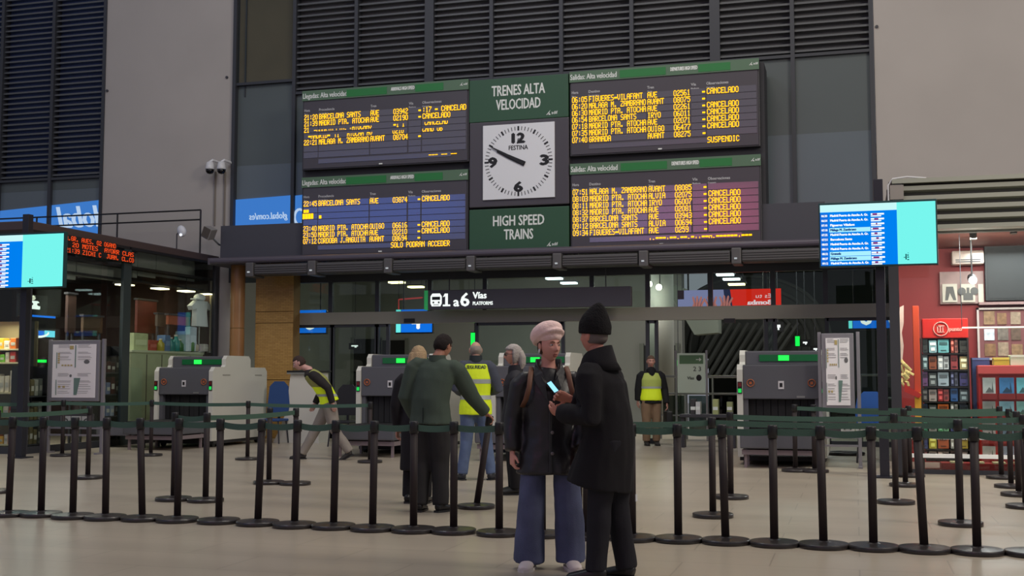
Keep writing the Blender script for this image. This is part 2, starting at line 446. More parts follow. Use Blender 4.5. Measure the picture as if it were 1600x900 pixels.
# glazed doors: the leaves at both ends are shut, those in the middle stand open
def door(n, a, b, label=None):
    d = sempty('door_%d' % n)
    m = m_mull
    for x in (a, b): MB().bb((x-.035, YD-.02, 0), (x+.035, YD+.05, 2.44)).build('door_stile', m, d)
    MB().bb((a, YD-.02, 0), (b, YD+.05, .10)).build('bottom_rail', m, d)
    MB().bb((a, YD-.02, 2.38), (b, YD+.05, 2.44)).build('top_rail', m, d)
    MB().bb((a+.035, YD+.005, .10), (b-.035, YD+.017, 2.38)).build('pane', m_pane, d)
for n, (a, b) in enumerate([(457, 518), (520, 588), (590, 606), (745, 880), (1012, 1026), (1198, 1212), (1293, 1381)], 1):
    door(n, onY(a, 560, YD).x, onY(b, 560, YD).x)
for p in (640, 1140):
    tag(MB().bb(onY(p-9, 503, YD-.08)-V((0, 0, .02)), onY(p+9, 500, YD-.02)+V((0, 0, .03))).build('door_sensor', m_black),
        'small black door sensor under the header beam, %s end' % ('left' if p < 900 else 'right'), 'sensor')

# orange tiled pillar and round column left of the doors
m_tile = M('ochre_tile', (178, 138, 74), rough=.5, var=.14, vs=3)
m_grout = M('ochre_joint', (120, 92, 52), rough=.8)
wp = sempty('wall_pillar')
pa_, pb_ = onY(386, 550, 22.5).x, onY(446, 550, 22.5).x
MB().bb((pa_, 22.85, 0), (pb_, 23.15, 3.72)).build('core', m_grout, wp)
nt = m_tile.node_tree; b_ = nt.nodes['Principled BSDF']
br = nt.nodes.new('ShaderNodeTexBrick'); br.inputs['Scale'].default_value = 1; br.inputs['Brick Width'].default_value = .12; br.inputs['Row Height'].default_value = .036
br.inputs['Mortar Size'].default_value = .003; br.inputs['Color1'].default_value = (*lin((182, 142, 78)), 1); br.inputs['Color2'].default_value = (*lin((166, 126, 66)), 1); br.inputs['Mortar'].default_value = (*lin((128, 96, 52)), 1)
tc = nt.nodes.new('ShaderNodeTexCoord'); mp = nt.nodes.new('ShaderNodeMapping'); mp.inputs['Rotation'].default_value = (math.pi/2, 0, 0)
nt.links.new(tc.outputs['Object'], mp.inputs[0]); nt.links.new(mp.outputs[0], br.inputs['Vector']); nt.links.new(br.outputs['Color'], b_.inputs['Base Color'])
zj = [0, 1.25, onY(420, 505, 22.83).z, onY(420, 487, 22.83).z, 3.72]
for a, b in zip(zj, zj[1:]):
    MB().bb((pa_+.005, 22.83, a+.006), (pb_-.005, 22.86, b-.006), bev=.003).build('tile_panel', m_tile, wp)
wc = sempty('wall_column')
c_ = onY(370, 550, 22.6)
MB().cyl((c_.x, 22.6, 0), (c_.x, 22.6, 2.35), .155, n=28).build('shaft', M('orange_column', (150, 108, 68), rough=.35, var=.1, vs=3), wc, smooth=False)
MB().cyl((c_.x, 22.6, 2.37), (c_.x, 22.6, 3.72), .155, n=28).build('shaft', MATS['orange_column'], wc)
MB().cyl((c_.x, 22.6, 2.34), (c_.x, 22.6, 2.38), .15, n=28).build('joint_ring', m_grout, wc)

# ------------------------------------------------------------------ platform hall beyond the doors
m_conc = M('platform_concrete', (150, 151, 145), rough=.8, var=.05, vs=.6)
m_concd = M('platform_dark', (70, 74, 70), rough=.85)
YP = 34.0
q0, q1 = onY(440, 560, YP).x, onY(1068, 560, YP).x
struct(MB().bb((-24, YP, 0), (q1, YP+.3, 6)).build('wall_platform', m_conc))
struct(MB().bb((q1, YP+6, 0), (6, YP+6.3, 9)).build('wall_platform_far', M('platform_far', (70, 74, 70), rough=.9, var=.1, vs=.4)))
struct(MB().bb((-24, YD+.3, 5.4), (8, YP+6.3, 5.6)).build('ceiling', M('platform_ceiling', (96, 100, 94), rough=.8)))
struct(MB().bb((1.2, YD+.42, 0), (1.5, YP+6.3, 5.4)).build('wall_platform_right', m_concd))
struct(MB().bb((-15.5, YD+.42, 0), (-15.2, YP, 5.4)).build('wall_platform_left', m_conc))
# sloping underside of the stair, with the pale wall beside it
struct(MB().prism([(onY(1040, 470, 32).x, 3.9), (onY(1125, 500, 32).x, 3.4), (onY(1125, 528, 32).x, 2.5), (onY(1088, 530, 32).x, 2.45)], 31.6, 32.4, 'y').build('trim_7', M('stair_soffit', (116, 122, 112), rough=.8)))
# dark ribbed vault seen through the right-hand transoms
vx0, vx1, vz = onY(1045, 487, 36).x, onY(1300, 487, 36).x, onY(1200, 431, 36).z
zb0 = onY(1200, 560, 36).z
ar = [(vx0, zb0)]+[((vx0+vx1)/2-(vx1-vx0)/2*math.cos(math.pi*t/16), zb0+(vz-zb0)*math.sin(math.pi*t/16)**.75) for t in range(17)]+[(vx1, zb0)]
va = sempty('trim_8')
MB().prism(ar, 36.0, 36.3, 'y').build('vault_infill', M('vault_dark', (58, 60, 57), rough=.9), va)
for k in range(4):
    s = 1-.13*k
    pts = [V(((vx0+vx1)/2-(vx1-vx0)/2*s*math.cos(math.pi*t/20), 35.9, zb0+(vz-zb0)*s*math.sin(math.pi*t/20)**.75)) for t in range(21)]
    MB().tube(pts, .05, 6, ref=(0, 1, 0)).build('vault_rib', M('vault_rib_grey', (66, 68, 65), rough=.7), va)
for k in range(11):
    a = onY(1118+k*13, 505, 35.5); b = onY(1070+k*12, 590, 35.5)
    MB().tube([a, b], .07, 5).build('roof_rib', MATS['vault_rib_grey'], va)
# big pale column lit from above
cc = onY(1032, 560, 29)
lc = sempty('wall_round_column')
MB().cyl((cc.x, 29, 0), (cc.x, 29, 5.4), .34, n=28).build('shaft', m_conc, lc, smooth=True)
# dark openings in the platform wall
for i, (x0, y0, x1, y1) in enumerate([(446, 545, 492, 640), (551, 530, 594, 640), (595, 532, 636, 640), (1003, 540, 1060, 640)]):
    a, b = onY(x0, y0, YP-.02), onY(x1, y1, YP-.02)
    w_ = sempty('window_%d' % (5+i))
    MB().bb((a.x, YP-.06, max(b.z, .02)), (b.x, YP-.01, a.z)).build('dark_pane', M('dark_opening', (26, 27, 27), rough=.4), w_)
    for x in (a.x, b.x): MB().bb((x-.06, YP-.1, max(b.z, .02)), (x+.06, YP-.02, a.z+.06)).build('frame_post', M('opening_frame', (120, 124, 114), rough=.6), w_)
# slim posts and grey posts on the platform
for px, y_, lab in [(1197, 26, 'slim grey platform post behind the right scanner, left of a pair'), (1210, 26, 'slim grey platform post behind the right scanner, right of a pair')]:
    p = onY(px, 560, y_); t = thing('platform_post', lab, 'post', (p.x, y_, 0))
    MB().cyl((p.x, y_, 0), (p.x, y_, 5.4), .05).build('shaft', m_dark, t); MB().cyl((p.x, y_, 0), (p.x, y_, .04), .1).build('foot_plate', m_dark, t)
# railing beyond the right guard
rl = thing('platform_railing', 'steel railing with glass panels on the platform beyond the right guard', 'railing', (onY(1095, 600, 25).x, 25, 0))
ra, rb = onY(1032, 600, 25).x, onY(1155, 600, 25).x
m_steel = M('brushed_steel', (150, 152, 150), rough=.35, metal=.6)
for zz, r_ in ((1.32, .03), (.96, .022), (.5, .02)): MB().cyl((ra, 25, zz), (rb, 25, zz), r_).build('rail', m_steel, rl)
for k in range(4):
    x = ra+(rb-ra)*k/3; MB().cyl((x, 25, 0), (x, 25, 1.32), .022).build('post', m_steel, rl)
for k in range(3):
    MB().bb((ra+(rb-ra)*k/3+.05, 24.99, .1), (ra+(rb-ra)*(k+1)/3-.05, 25.0, .92)).build('glass_panel', GL('rail_glass', (150, 160, 155), .05), rl)
rl2 = thing('platform_railing', 'short steel railing beyond the right map stand', 'railing', (onY(1360, 600, 24).x, 24, 0))
ra, rb = onY(1345, 600, 24).x, onY(1376, 600, 24).x
for zz in (1.35, .9): MB().cyl((ra, 24, zz), (rb, 24, zz), .025).build('rail', m_steel, rl2)
for x in (ra, rb): MB().cyl((x, 24, 0), (x, 24, 1.35), .022).build('post', m_steel, rl2)

# downlights on the platform ceiling
m_down = EM('downlight_warm', (255, 240, 170), 5); m_downc = EM('downlight_cool', (225, 240, 245), 4)
zc = 5.39
def downlight(px, py, warm, lab):
    p = onY(px, py, 27+(449-py)*-.12+2.0)
    t = thing('ceiling_downlight', lab, 'ceiling light', p, 0, 'platform ceiling lights')
    MB().box((p.x, p.y, p.z+.05), (.46, .34, .04)).build('housing', m_dark, t)
    MB().box((p.x, p.y, p.z+.01), (.38, .26, .04)).build('diffuser', m_down if warm else m_downc, t)
    for s_ in (-.15, .15): MB().cyl((p.x+s_, p.y, p.z+.06), (p.x+s_, p.y, 5.4), .006, n=6).build('stem', m_dark, t)
# ceiling lights are kept where their rows run: pairs left and right of the hanging sign
for i, (px, py, wm) in enumerate([(583, 436, 1), (620, 442, 1), (650, 449, 1), (840, 430, 0), (866, 436, 0), (889, 443, 0)]):
    downlight(px, py, wm, 'small lit panel beyond the transom, %s from the left by the hanging sign' % ORD[i])
for i, (px, py, wm) in enumerate([(1118, 424, 1), (1133, 430, 0), (1143, 437, 0), (1151, 445, 1)]):
    downlight(px, py, wm, 'small lit ceiling panel above the red advertisement, %s from the left' % ORD[i])
# two bright spots by the round column
for i, (px, py) in enumerate([(1015, 444), (1030, 449)]):
    p = onY(px, py, 28.2)
    t = thing('spotlight', 'bright white spotlight by the round platform column, %s one' % ('upper' if i == 0 else 'lower'), 'spotlight', p)
    MB().cyl(p+V((0, .15, .02)), p+V((0, -.02, 0)), .07).build('housing', m_black, t)
    MB().ell(p-V((0, .04, 0)), (.075, .04, .075)).build('bulb', EM('spot_white', (255, 250, 225), 14), t)
    MB().cyl(p+V((0, .1, 0)), (p.x, p.y+.1, 5.4), .015).build('stem', m_black, t)
    lamp('spot_lamp', p-V((0, .3, .25)), .1, 22, (1, .97, .85), kind='POINT')
# ================================================================== DEPARTURE BOARDS, CLOCK, SIGNS
m_bframe = M('board_frame', (52, 50, 54), rough=.45)
m_bface = M('board_face', (72, 68, 74), rough=.4)
m_strip = M('board_strip', (124, 120, 128), rough=.16, metal=.55)
m_green = M('sign_green', (44, 82, 58), rough=.5)
m_greenb = M('header_green', (84, 112, 88), rough=.5)
m_patch = M('header_patch', (34, 118, 56), rough=.5)
m_white = M('lettering_white', (226, 230, 226), rough=.6)
m_led = EM('led_amber', (255, 186, 16), 1.9)
m_ledr = EM('led_orange', (255, 120, 30), 1.3)
def logo(mb, x, y, z, h):
    """small operator mark: a white triangle and its name"""
    mb.face([(x, y, z), (x+h*.45, y, z), (x+h*.9, y, z+h)]); mb.face([(x+h*.2, y, z), (x+h*1.0, y, z), (x+h*.62, y, z+h*.45)])
    add_text(mb, 'adif', (x+h*1.15, y, z+h*.12), X, Z, h*.62, bold=h*.02)
def board(label, lt, rb, arrivals, rows, ticker=None):
    a, b = onY(*lt, YB), onY(*rb, YB); x0, x1, z1, z0 = a.x, b.x, a.z, b.z
    w, h = x1-x0, z1-z0
    t = thing('departure_board' if not arrivals else 'arrival_board', label, 'information board', ((x0+x1)/2, YB, z0), 0, 'train boards above the doors')
    MB().bb((x0, YB+.02, z0), (x1, YF+.3, z1), bev=.01).build('case', m_bframe, t)
    MB().bb((x0+.03, YB+.005, z0+.03), (x1-.03, YB+.03, z1-.02)).build('face', m_bface, t)
    MB().bb((x0, YB-.02, z1-.215), (x1, YB+.03, z1)).build('header', m_greenb, t)
    y = YB-.022
    for f0, f1 in ((.275, .52), (.69, .855)):
        MB().bb((x0+w*f0, y-.004, z1-.19), (x0+w*f1, y, z1-.04)).build('header_patch', m_patch, t)
    mb = MB()
    add_text(mb, ('Llegadas: ' if arrivals else 'Salidas: ')+'Alta velocidad', (x0+.02, y-.001, z1-.165), X, Z, .105, width=w*(.272 if arrivals else .252), bold=.003)
    add_text(mb, 'ARRIVALS HIGH SPEED' if arrivals else 'DEPARTURES HIGH SPEED', (x0+w*.545, y-.001, z1-.13), X, Z, .07, width=w*.14, bold=.004)
    logo(mb, x0+w*.95, y-.001, z1-.13, .07)
    mb.build('header_lettering', m_white, t, fix=False)
    cap = [(.012, 'Hora', 'Time'), (.104, 'Procedencia' if arrivals else 'Destino', 'Coming from' if arrivals else 'Destination'), (.42, 'Tren', 'Train'), (.65, 'Vía', 'Platform'), (.73, 'Observaciones', 'Comments')]
    mb = MB(); yy = YB+.003
    for fx, s1, s2 in cap:
        add_text(mb, s1, (x0+w*fx, yy, z1-h*.262), X, Z, .052, width=.032*len(s1), bold=.002)
        add_text(mb, s2, (x0+w*fx, yy, z1-h*.305), X, Z, .032, width=.019*len(s2), bold=.002)
    mb.build('caption_lettering', M('caption_grey', (190, 190, 192), rough=.6), t, fix=False)
    pitch = h*.0795; zt = z1-h*.337; cw = w*.01715; ch = pitch*.86
    cols = [(.012, .1), (.104, .414), (.42, .642), (.65, .723), (.73, .985)]
    sm = {}
    for r in range(7):
        zc = zt-pitch*r
        for f0, f1 in cols:
            if f0 not in sm: sm[f0] = MB().bb((0, YB-.004, -pitch*.46), (w*(f1-f0), YB+.01, pitch*.44)).data('display_strip', m_strip, off=(0, YB, 0))
            inst('display_strip', sm[f0], t, (x0+w*f0-t.location.x, 0, zc-t.location.z))
    MB().bb((x0+w*.104, YB-.004, zt-pitch*7.42), (x0+w*.9, YB+.01, zt-pitch*6.72)).build('ticker_strip', m_strip, t)
    y = YB-.008
    for r, row in enumerate(rows):
        zc = zt-pitch*r-ch/2
        mb = MB()
        if isinstance(row, dict):
            for fx, sx, rr in row['bits']: add_led(mb, sx, (x0+w*fx, y, zc), cw, ch, rr)
        elif row:
            hh, de, tr, nu, ob = row
            add_led(mb, hh, (x0+w*.0135, y, zc), cw*.99, ch); add_led(mb, de, (x0+w*.106, y, zc), cw, ch)
            add_led(mb, tr, (x0+w*.421, y, zc), cw*1.05, ch); add_led(mb, nu, (x0+w*.559, y, zc), cw*1.04, ch)
            add_led(mb, '-', (x0+w*.708, y, zc), cw, ch)
            if ob: add_led(mb, ob, (x0+w*.732, y, zc), cw*1.07, ch)
        if len(mb.bm.faces): mb.build('led_line', m_led, t, fix=False)
        else: mb.bm.free()
    if ticker:
        fx, sx, rr = ticker
        mb = MB(); add_led(mb, sx, (x0+w*fx, y, zt-pitch*7.05-ch/2), cw*1.07, ch, rr); mb.build('led_ticker', m_led, t, fix=False)
    MB().bb((x0+w*.475, YB-.012, z0+.035), (x0+w*.495, YB, z0+.06)).build('maker_plate', m_white, t)
    return t
LO, HI, A7 = (3, 4, 5, 6), (0, 1, 2), range(7)
C = 'CANCELADO'
board('upper arrivals board, left of the green sign, with two half-lit scrambled lines', (473, 143), (732, 252), True, [
    ('21:20', 'BARCELONA SANTS', 'AVE', '03942', ':17 - CANCELAD'), ('21:39', 'MADRID PTA. ATOCHA', 'AVE', '02190', C),
    {'bits': [(.0135, '21', A7), (.075, '-MADRID PTA. AT', (4, 5)), (.31, 'ATOCHAV', LO), (.56, '-1 I', LO), (.745, 'CANCELAD', LO)]},
    {'bits': [(.04, '-MADRID-', LO), (.20, 'TI', LO), (.28, 'ATOCHA AV', LO), (.555, '0210', LO), (.732, 'CAND OB', LO)]},
    ('22:21', 'MALAGA M. ZAMBRANO', 'AVANT', '08704', ''), None, {'bits': []}], (.77, '--- -- --', (3,)))
board('lower arrivals board, left of the clock, with blank middle lines', (472, 278), (731, 392), True, [
    ('22:45', 'BARCELONA SANTS', 'AVE', '03874', C), {'bits': [(.0135, '##', LO)]}, {'bits': [(.008, '####', A7), (.11, '#', LO)]}, None,
    ('23:40', 'MADRID PTA. ATOCHA', 'OUIGO', '06616', C), ('23:50', 'MADRID PTA. ATOCHA', 'AVE', '02210', C), ('07:12', 'CORDOBA J.ANGUITA', 'AVANT', '08694', '')],
    (.55, 'SOLO PODRAN ACCEDER', A7))
board('upper departures board, right of the green sign, its ticker reading suspended', (890, 113), (1188, 228), False, [
    ('06:05', 'FIGUERES-VILAFANT', 'AVE', '02561', C), ('06:20', 'MALAGA M. ZAMBRANO', 'AVANT', '08075', ''), ('06:30', 'MADRID PTA. ATOCHA', 'AVE', '02261', C),
    ('06:54', 'BARCELONA SANTS', 'IRYO', '06011', C), ('07:18', 'MADRID PTA. ATOCHA', 'AVE', '02071', C), ('07:35', 'MADRID PTA. ATOCHA', 'OUIGO', '06477', C),
    ('07:40', 'GRANADA', 'AVANT', '08275', '')], (.732, 'SUSPENDIC', A7))
board('lower departures board, right of the clock, with a scrambled ticker line', (891, 256.5), (1191, 380), False, [
    ('07:51', 'MALAGA M. ZAMBRANO', 'AVANT', '08085', ''), ('08:03', 'MADRID PTA. ATOCHA', 'ALVIA', '02075', C), ('08:11', 'MADRID PTA. ATOCHA', 'IRYO', '06007', C),
    ('08:32', 'MADRID PTA. ATOCHA', 'AVE', '02081', C), ('08:37', 'BARCELONA SANTS', 'AVE', '03943', C), ('09:12', 'BARCELONA SANTS', 'ALVIA', '00694', C),
    ('09:34', 'FIGUERES-VILAFANT', 'AVE', '0259', '')], (.42, ':.---:--.--.-::--A.------:---', (3, 4, 5)))

def green_sign(label, lt, rb, l1, w1, l2, w2):
    a, b = onY(*lt, YB), onY(*rb, YB); x0, x1, z1, z0 = a.x, b.x, a.z, b.z; w, h = x1-x0, z1-z0
    t = thing('hall_sign', label, 'sign', ((x0+x1)/2, YB, z0), 0, 'green hall signs')
    MB().bb((x0, YB+.01, z0), (x1, YF+.3, z1), bev=.012).build('panel', m_green, t)
    mb = MB(); cx = (x0+x1)/2; y = YB+.008
    add_text(mb, l1, (cx, y, z1-h*.41), X, Z, h*.235, width=w*w1, align='c', bold=.006)
    add_text(mb, l2, (cx, y, z1-h*.74), X, Z, h*.235, width=w*w2, align='c', bold=.006)
    logo(mb, x0+w*.78, y, z1-h*.93, h*.11)
    mb.build('lettering', m_white, t, fix=False)
green_sign('green sign over the clock reading trenes alta velocidad', (733, 126), (888, 182), 'TRENES ALTA', .535, 'VELOCIDAD', .445)
green_sign('green sign under the clock reading high speed trains', (733, 328), (889, 388), 'HIGH SPEED', .51, 'TRAINS', .29)
# clock
a, b = onY(733, 192, YB), onY(889, 318, YB)
t = thing('station_clock', 'square white station clock between the boards, showing ten to ten', 'clock', ((a.x+b.x)/2, YB, b.z))
MB().bb((a.x, YB+.02, b.z), (b.x, YF+.3, a.z), bev=.02).build('surround', m_bface, t)
fa, fb = onY(755, 197, YB), onY(867, 308, YB)
dz = fa.z-fb.z; s = fb.x-fa.x; cx, cz = (fa.x+fb.x)/2, (fa.z+fb.z)/2
MB().bb((fa.x, YB-.02, fb.z), (fb.x, YB+.03, fa.z), bev=.006).build('face', M('clock_white', (226, 228, 232), rough=.4), t)
m_ink = M('clock_black', (18, 18, 20), rough=.5)
rr = s*.475
for k in range(60):
    an = 2*math.pi*k/60; big = k % 5 == 0
    d = V((math.sin(an), 0, math.cos(an)))
    MB().box(V((cx, YB-.022, cz))+d*(rr-.03*s), (.036 if big else .012, .006, .060*s if big else .052*s), rot=Matrix.Rotation(an, 4, 'Y')).build('hour_mark' if big else 'minute_mark', m_ink, t)
mb = MB(); y = YB-.023
for sx, dx, dz_ in (('12', 0, .315), ('3', .36, 0), ('6', 0, -.345), ('9', -.36, 0)):
    add_text(mb, sx, (cx+dx*s, y, cz+dz_*s-.065*s), X, Z, .125*s, width=(.165 if len(sx) > 1 else .105)*s, align='c', bold=.022)
add_text(mb, 'FESTINA', (cx, y, cz+.155*s), X, Z, .058*s, width=.265*s, align='c', bold=.003)
add_text(mb, 'F', (cx, y, cz+.235*s), X, Z, .07*s, width=.04*s, align='c', bold=.002, slant=.2)
mb.build('dial_lettering', m_ink, t, fix=False)
def hand(name, minute, L, tail, w0, w1, dy):
    an = 2*math.pi*minute/60; d = V((math.sin(an), 0, math.cos(an))); n = V((math.cos(an), 0, -math.sin(an)))
    c = V((cx, YB-dy, cz)); o = V((0, -.012, 0))
    P = [c-d*tail+n*w1*1.1, c-d*tail-n*w1*1.1, c+d*L*.45-n*w1*.9, c+d*L-n*w0, c+d*L+n*w0, c+d*L*.45+n*w1*.9]
    mb = MB(); A = [mb.bm.verts.new(p) for p in P]; B = [mb.bm.verts.new(p+o) for p in P]
    mb.bm.faces.new(A); mb.bm.faces.new(B[::-1])
    for i in range(6): mb.bm.faces.new((A[i], B[i], B[(i+1) % 6], A[(i+1) % 6]))
    mb.build(name, m_ink, t)
hand('hour_hand', 49.3, .33*s, .10*s, .012*s, .030*s, .030)
hand('minute_hand', 49.8, .435*s, .09*s, .006*s, .018*s, .046)

# hanging sign "1 a 6 Vías"
ys = 22.5
a, b = onY(663, 454, ys), onY(986, 481, ys); zt_, zb_ = onY(663, 454, ys).z, onY(663, 484, ys).z
t = thing('platform_sign', 'long dark hanging sign to platforms one to six, over the doors', 'sign', ((a.x+b.x)/2, ys, zb_))
MB().bb((a.x+.07, ys, zb_), (b.x, ys+.16, zt_), bev=.01).build('panel', M('sign_dark', (62, 60, 66), rough=.4), t)
MB().bb((a.x-.0, ys-.004, zb_), (a.x+.08, ys+.164, zt_)).build('green_edge', M('sign_edge_green', (40, 150, 80), rough=.4, emit=.35), t)
for f in (.12, .88): MB().cyl((a.x+(b.x-a.x)*f, ys+.08, zt_), (a.x+(b.x-a.x)*f, ys+.08, 3.72), .012, n=8).build('hanger', m_dark, t)
m_signw = EM('sign_white', (240, 248, 244), 1.1)
hgt = zt_-zb_; y = ys-.004
def xat(px): return onY(px, 465, ys).x
mb = MB()
u_ = hgt*.66; x1_ = xat(692); z1_ = zb_+hgt*.16
mb.face([(x1_+u_*.20, y, z1_), (x1_+u_*.42, y, z1_), (x1_+u_*.42, y, z1_+u_), (x1_+u_*.20, y, z1_+u_)])
mb.face([(x1_, y, z1_+u_*.72), (x1_+u_*.20, y, z1_+u_*.78), (x1_+u_*.20, y, z1_+u_), (x1_+u_*.16, y, z1_+u_)])
mb.face([(x1_+u_*.0, y, z1_), (x1_+u_*.62, y, z1_), (x1_+u_*.62, y, z1_+u_*.14), (x1_+u_*.0, y, z1_+u_*.14)])
add_text(mb, 'a', (xat(709), y, zb_+hgt*.16), X, Z, hgt*.46, width=xat(717)-xat(709), bold=.010)
add_text(mb, '6', (xat(720), y, zb_+hgt*.16), X, Z, hgt*.66, width=xat(733)-xat(720), bold=.012)
add_text(mb, 'Vías', (xat(739), y, zb_+hgt*.54), X, Z, hgt*.32, width=xat(760)-xat(739), bold=.008)
add_text(mb, 'PLATFORMS', (xat(739), y, zb_+hgt*.2), X, Z, hgt*.17, width=xat(770)-xat(739), bold=.004)
mb.build('lettering', m_signw, t, fix=False)
def train_icon(cx, y, cz, s, parent, mirror=1):
    mb = MB()
    P = [(-.32, -.45), (.32, -.45), (.42, -.25), (.42, .25), (.28, .45), (-.28, .45), (-.42, .25), (-.42, -.25)]
    mb.prism([(cx+p*s, cz+q*s) for p, q in P], y, y+.003, 'y'); mb.build('train_icon', m_signw, parent)
    mb = MB()
    mb.bb((cx-.3*s, y-.002, cz+.0*s), (cx+.3*s, y-.001, cz+.22*s)); mb.ell((cx-.2*s, y-.001, cz-.18*s), (.07*s, .002, .07*s)); mb.ell((cx+.2*s, y-.001, cz-.18*s), (.07*s, .002, .07*s))
    mb.bb((cx-.2*s, y-.002, cz-.36*s), (cx+.2*s, y-.001, cz-.32*s))
    mb.build('icon_detail', m_ink, parent)
train_icon((xat(675)+xat(688))/2, y, zb_+hgt*.5, hgt*.74, t)

# glowing blue number panels beyond the header beam
m_sblue = EM('sign_blue', (18, 112, 226), 1.0); m_scyan = EM('sign_cyan', (110, 240, 235), 1.0)
def num_panel(px0, px1, py0, py1, digit, label, yy=24.2):
    a, b = onY(px0, py0, yy), onY(px1, py1, yy)
    t = thing('blue_number_panel', label, 'sign', ((a.x+b.x)/2, yy, b.z), 0, 'blue number panels')
    MB().bb((a.x, yy+.003, b.z), (b.x, yy+.09, a.z)).build('case', m_black, t)
    c = a.x+(b.x-a.x)*.155
    MB().bb((c, yy-.004, b.z+.03), (b.x-.015, yy+.004, a.z)).build('screen', m_sblue, t)
    MB().bb((a.x+.015, yy-.004, b.z+.03), (c-.01, yy+.004, a.z)).build('lit_corner', m_scyan, t)
    mb = MB(); hh = (a.z-b.z)*.62
    add_text(mb, digit, (a.x+(b.x-a.x)*.56, yy-.006, a.z-hh-.09), X, Z, hh, width=hh*.62, align='c', bold=.02)
    mb.build('digit', m_signw, t, fix=False)
    for f in (.2, .8): MB().cyl((a.x+(b.x-a.x)*f, yy+.045, a.z), (a.x+(b.x-a.x)*f, yy+.045, 5.4), .015, n=8).build('hanger', m_dark, t)
num_panel(456, 510, 485, 522, '5', 'blue lit number panel beyond the beam, leftmost, beside the ochre pillar')
num_panel(618, 676, 484, 521, '4', 'blue lit number panel with a white four, beyond the beam')
num_panel(1324, 1376, 475, 515, '6', 'blue lit number panel beyond the beam under the right monitor')

# red advertisement mirrored in the transom glass, built as a glowing panel behind it
yr = 25.2
a, b = onY(1059, 454, yr), onY(1221, 498, yr)
t = thing('glowing_advert', 'reflected red advertisement with mirrored lettering and a photograph of hands', 'screen', ((a.x+b.x)/2, yr, b.z))
MB().bb((a.x, yr+.005, b.z), (b.x, yr+.12, a.z)).build('case', m_black, t)
xm_ = onY(1141, 470, yr).x
MB().bb((xm_, yr-.004, b.z), (b.x, yr+.004, a.z)).build('red_field', EM('ad_red', (236, 40, 22), 1.0), t)
MB().bb((a.x, yr-.004, b.z), (xm_-.05, yr+.004, a.z)).build('photo_field', EM('ad_lilac', (150, 150, 200), .8), t)
mb = MB(); mb.prism([(xm_-.14, a.z), (xm_+.0, a.z), (xm_+.08, b.z), (xm_-.08, b.z)], yr-.008, yr-.004, 'y'); mb.build('dark_edge', EM('ad_navy', (40, 50, 90), .6), t)
m_hand = EM('ad_skin', (214, 130, 124), .75)
w_, h_ = xm_-a.x, a.z-b.z
for f, tl, sd in ((.36, .30, 1), (.66, -.25, -1), (.90, .15, 1)):
    cx_ = a.x+w_*f; mb = MB(); base = V((cx_, 0, a.z-h_*.74)); ax = V((tl*.6, 0, 1)).normalized(); ac = V((ax.z, 0, -ax.x))
    def q3(u, v): p_ = base+ac*u+ax*v; return (p_.x, p_.z)
    mb.prism([q3(-.10, -.10), (q3(.10, -.10)), q3(.12, .10), q3(.09, .20), q3(-.09, .20), q3(-.12, .08)], yr-.009, yr-.005, 'y')
    for k in range(4):
        u = -.075+.05*k; t_ = (k-1.5)*.035
        mb.prism([q3(u-.024, .18), q3(u+.024, .18), q3(u+.02+t_, .34-.03*abs(k-1.5)), q3(u+t_, .37-.03*abs(k-1.5)), q3(u-.02+t_, .34-.03*abs(k-1.5))], yr-.010-.0006*k, yr-.006, 'y')
    mb.prism([q3(sd*.09, -.04), q3(sd*.13, -.0), q3(sd*.20, .12), q3(sd*.17, .14), q3(sd*.10, .06)][::sd], yr-.010, yr-.006, 'y')
    mb.build('printed_hand', m_hand, t)
    mb = MB()
    for k in range(3):
        u = -.05+.05*k; t_ = (k-1)*.03
        mb.prism([q3(u-.005, .10), q3(u+.005, .10), q3(u+.004+t_, .30), q3(u-.004+t_, .30)], yr-.0135, yr-.0125, 'y')
    mb.build('printed_finger_lines', EM('ad_shadow', (120, 60, 70), .6), t, kind='stuff')
mb = MB(); mb.bb((a.x, yr-.008, a.z-h_*.30), (a.x+w_*.12, yr-.004, a.z)); mb.build('printed_dark_patch', EM('ad_dark', (60, 40, 50), .5), t)
yt = yr-.006
mb = MB(); mir(mb, 'Es tu', 1181, 1205, 465, .085); mir(mb, 'Bomba', 1168, 1206, 475.5, .10, 0, .010); mir(mb, 'li', 1199, 1206, 485, .10, 0, .01); mb.build('ad_lettering', EM('ad_white', (255, 225, 235), 1.0), t, fix=False)
for f in (.1, .9): MB().cyl((a.x+(b.x-a.x)*f, yr+.06, a.z), (a.x+(b.x-a.x)*f, yr+.06, 5.4), .02, n=8).build('hanger', m_dark, t)
# the two advertising screens on the opposite wall of the hall, high up behind the camera; the boards mirror them
def far_screen(px0, px1, pyt, pyb, cols, label):
    a, b = onY(px0, pyt, 2*YB+8), onY(px1, pyb, 2*YB+8); n = len(cols)
    t = thing('glowing_advert', label, 'screen', ((a.x+b.x)/2, -8, b.z), 0)
    MB().bb((a.x-.1, -8.3, b.z-.1), (b.x+.1, -8.02, a.z+.1)).build('case', m_black, t)
    for k, c in enumerate(cols):
        MB().bb((a.x+(b.x-a.x)*k/n, -8.02, b.z), (a.x+(b.x-a.x)*(k+1)/n, -8.0, a.z)).build('lit_field', EM('far_%d_%d_%d' % c, c, 3.6), t)
    for f in (.15, .85): MB().cyl((a.x+(b.x-a.x)*f, -8.15, 0), (a.x+(b.x-a.x)*f, -8.15, b.z), .12).build('mast', m_dark, t)
far_screen(455, 745, 306, 352, [(66, 120, 226)], 'blue advertising screen on masts behind the camera, mirrored in the lower arrivals board')
far_screen(905, 1210, 300, 378, [(150, 140, 190), (190, 120, 170), (226, 96, 140)], 'pink advertising screen on masts behind the camera, mirrored in the lower departures board')
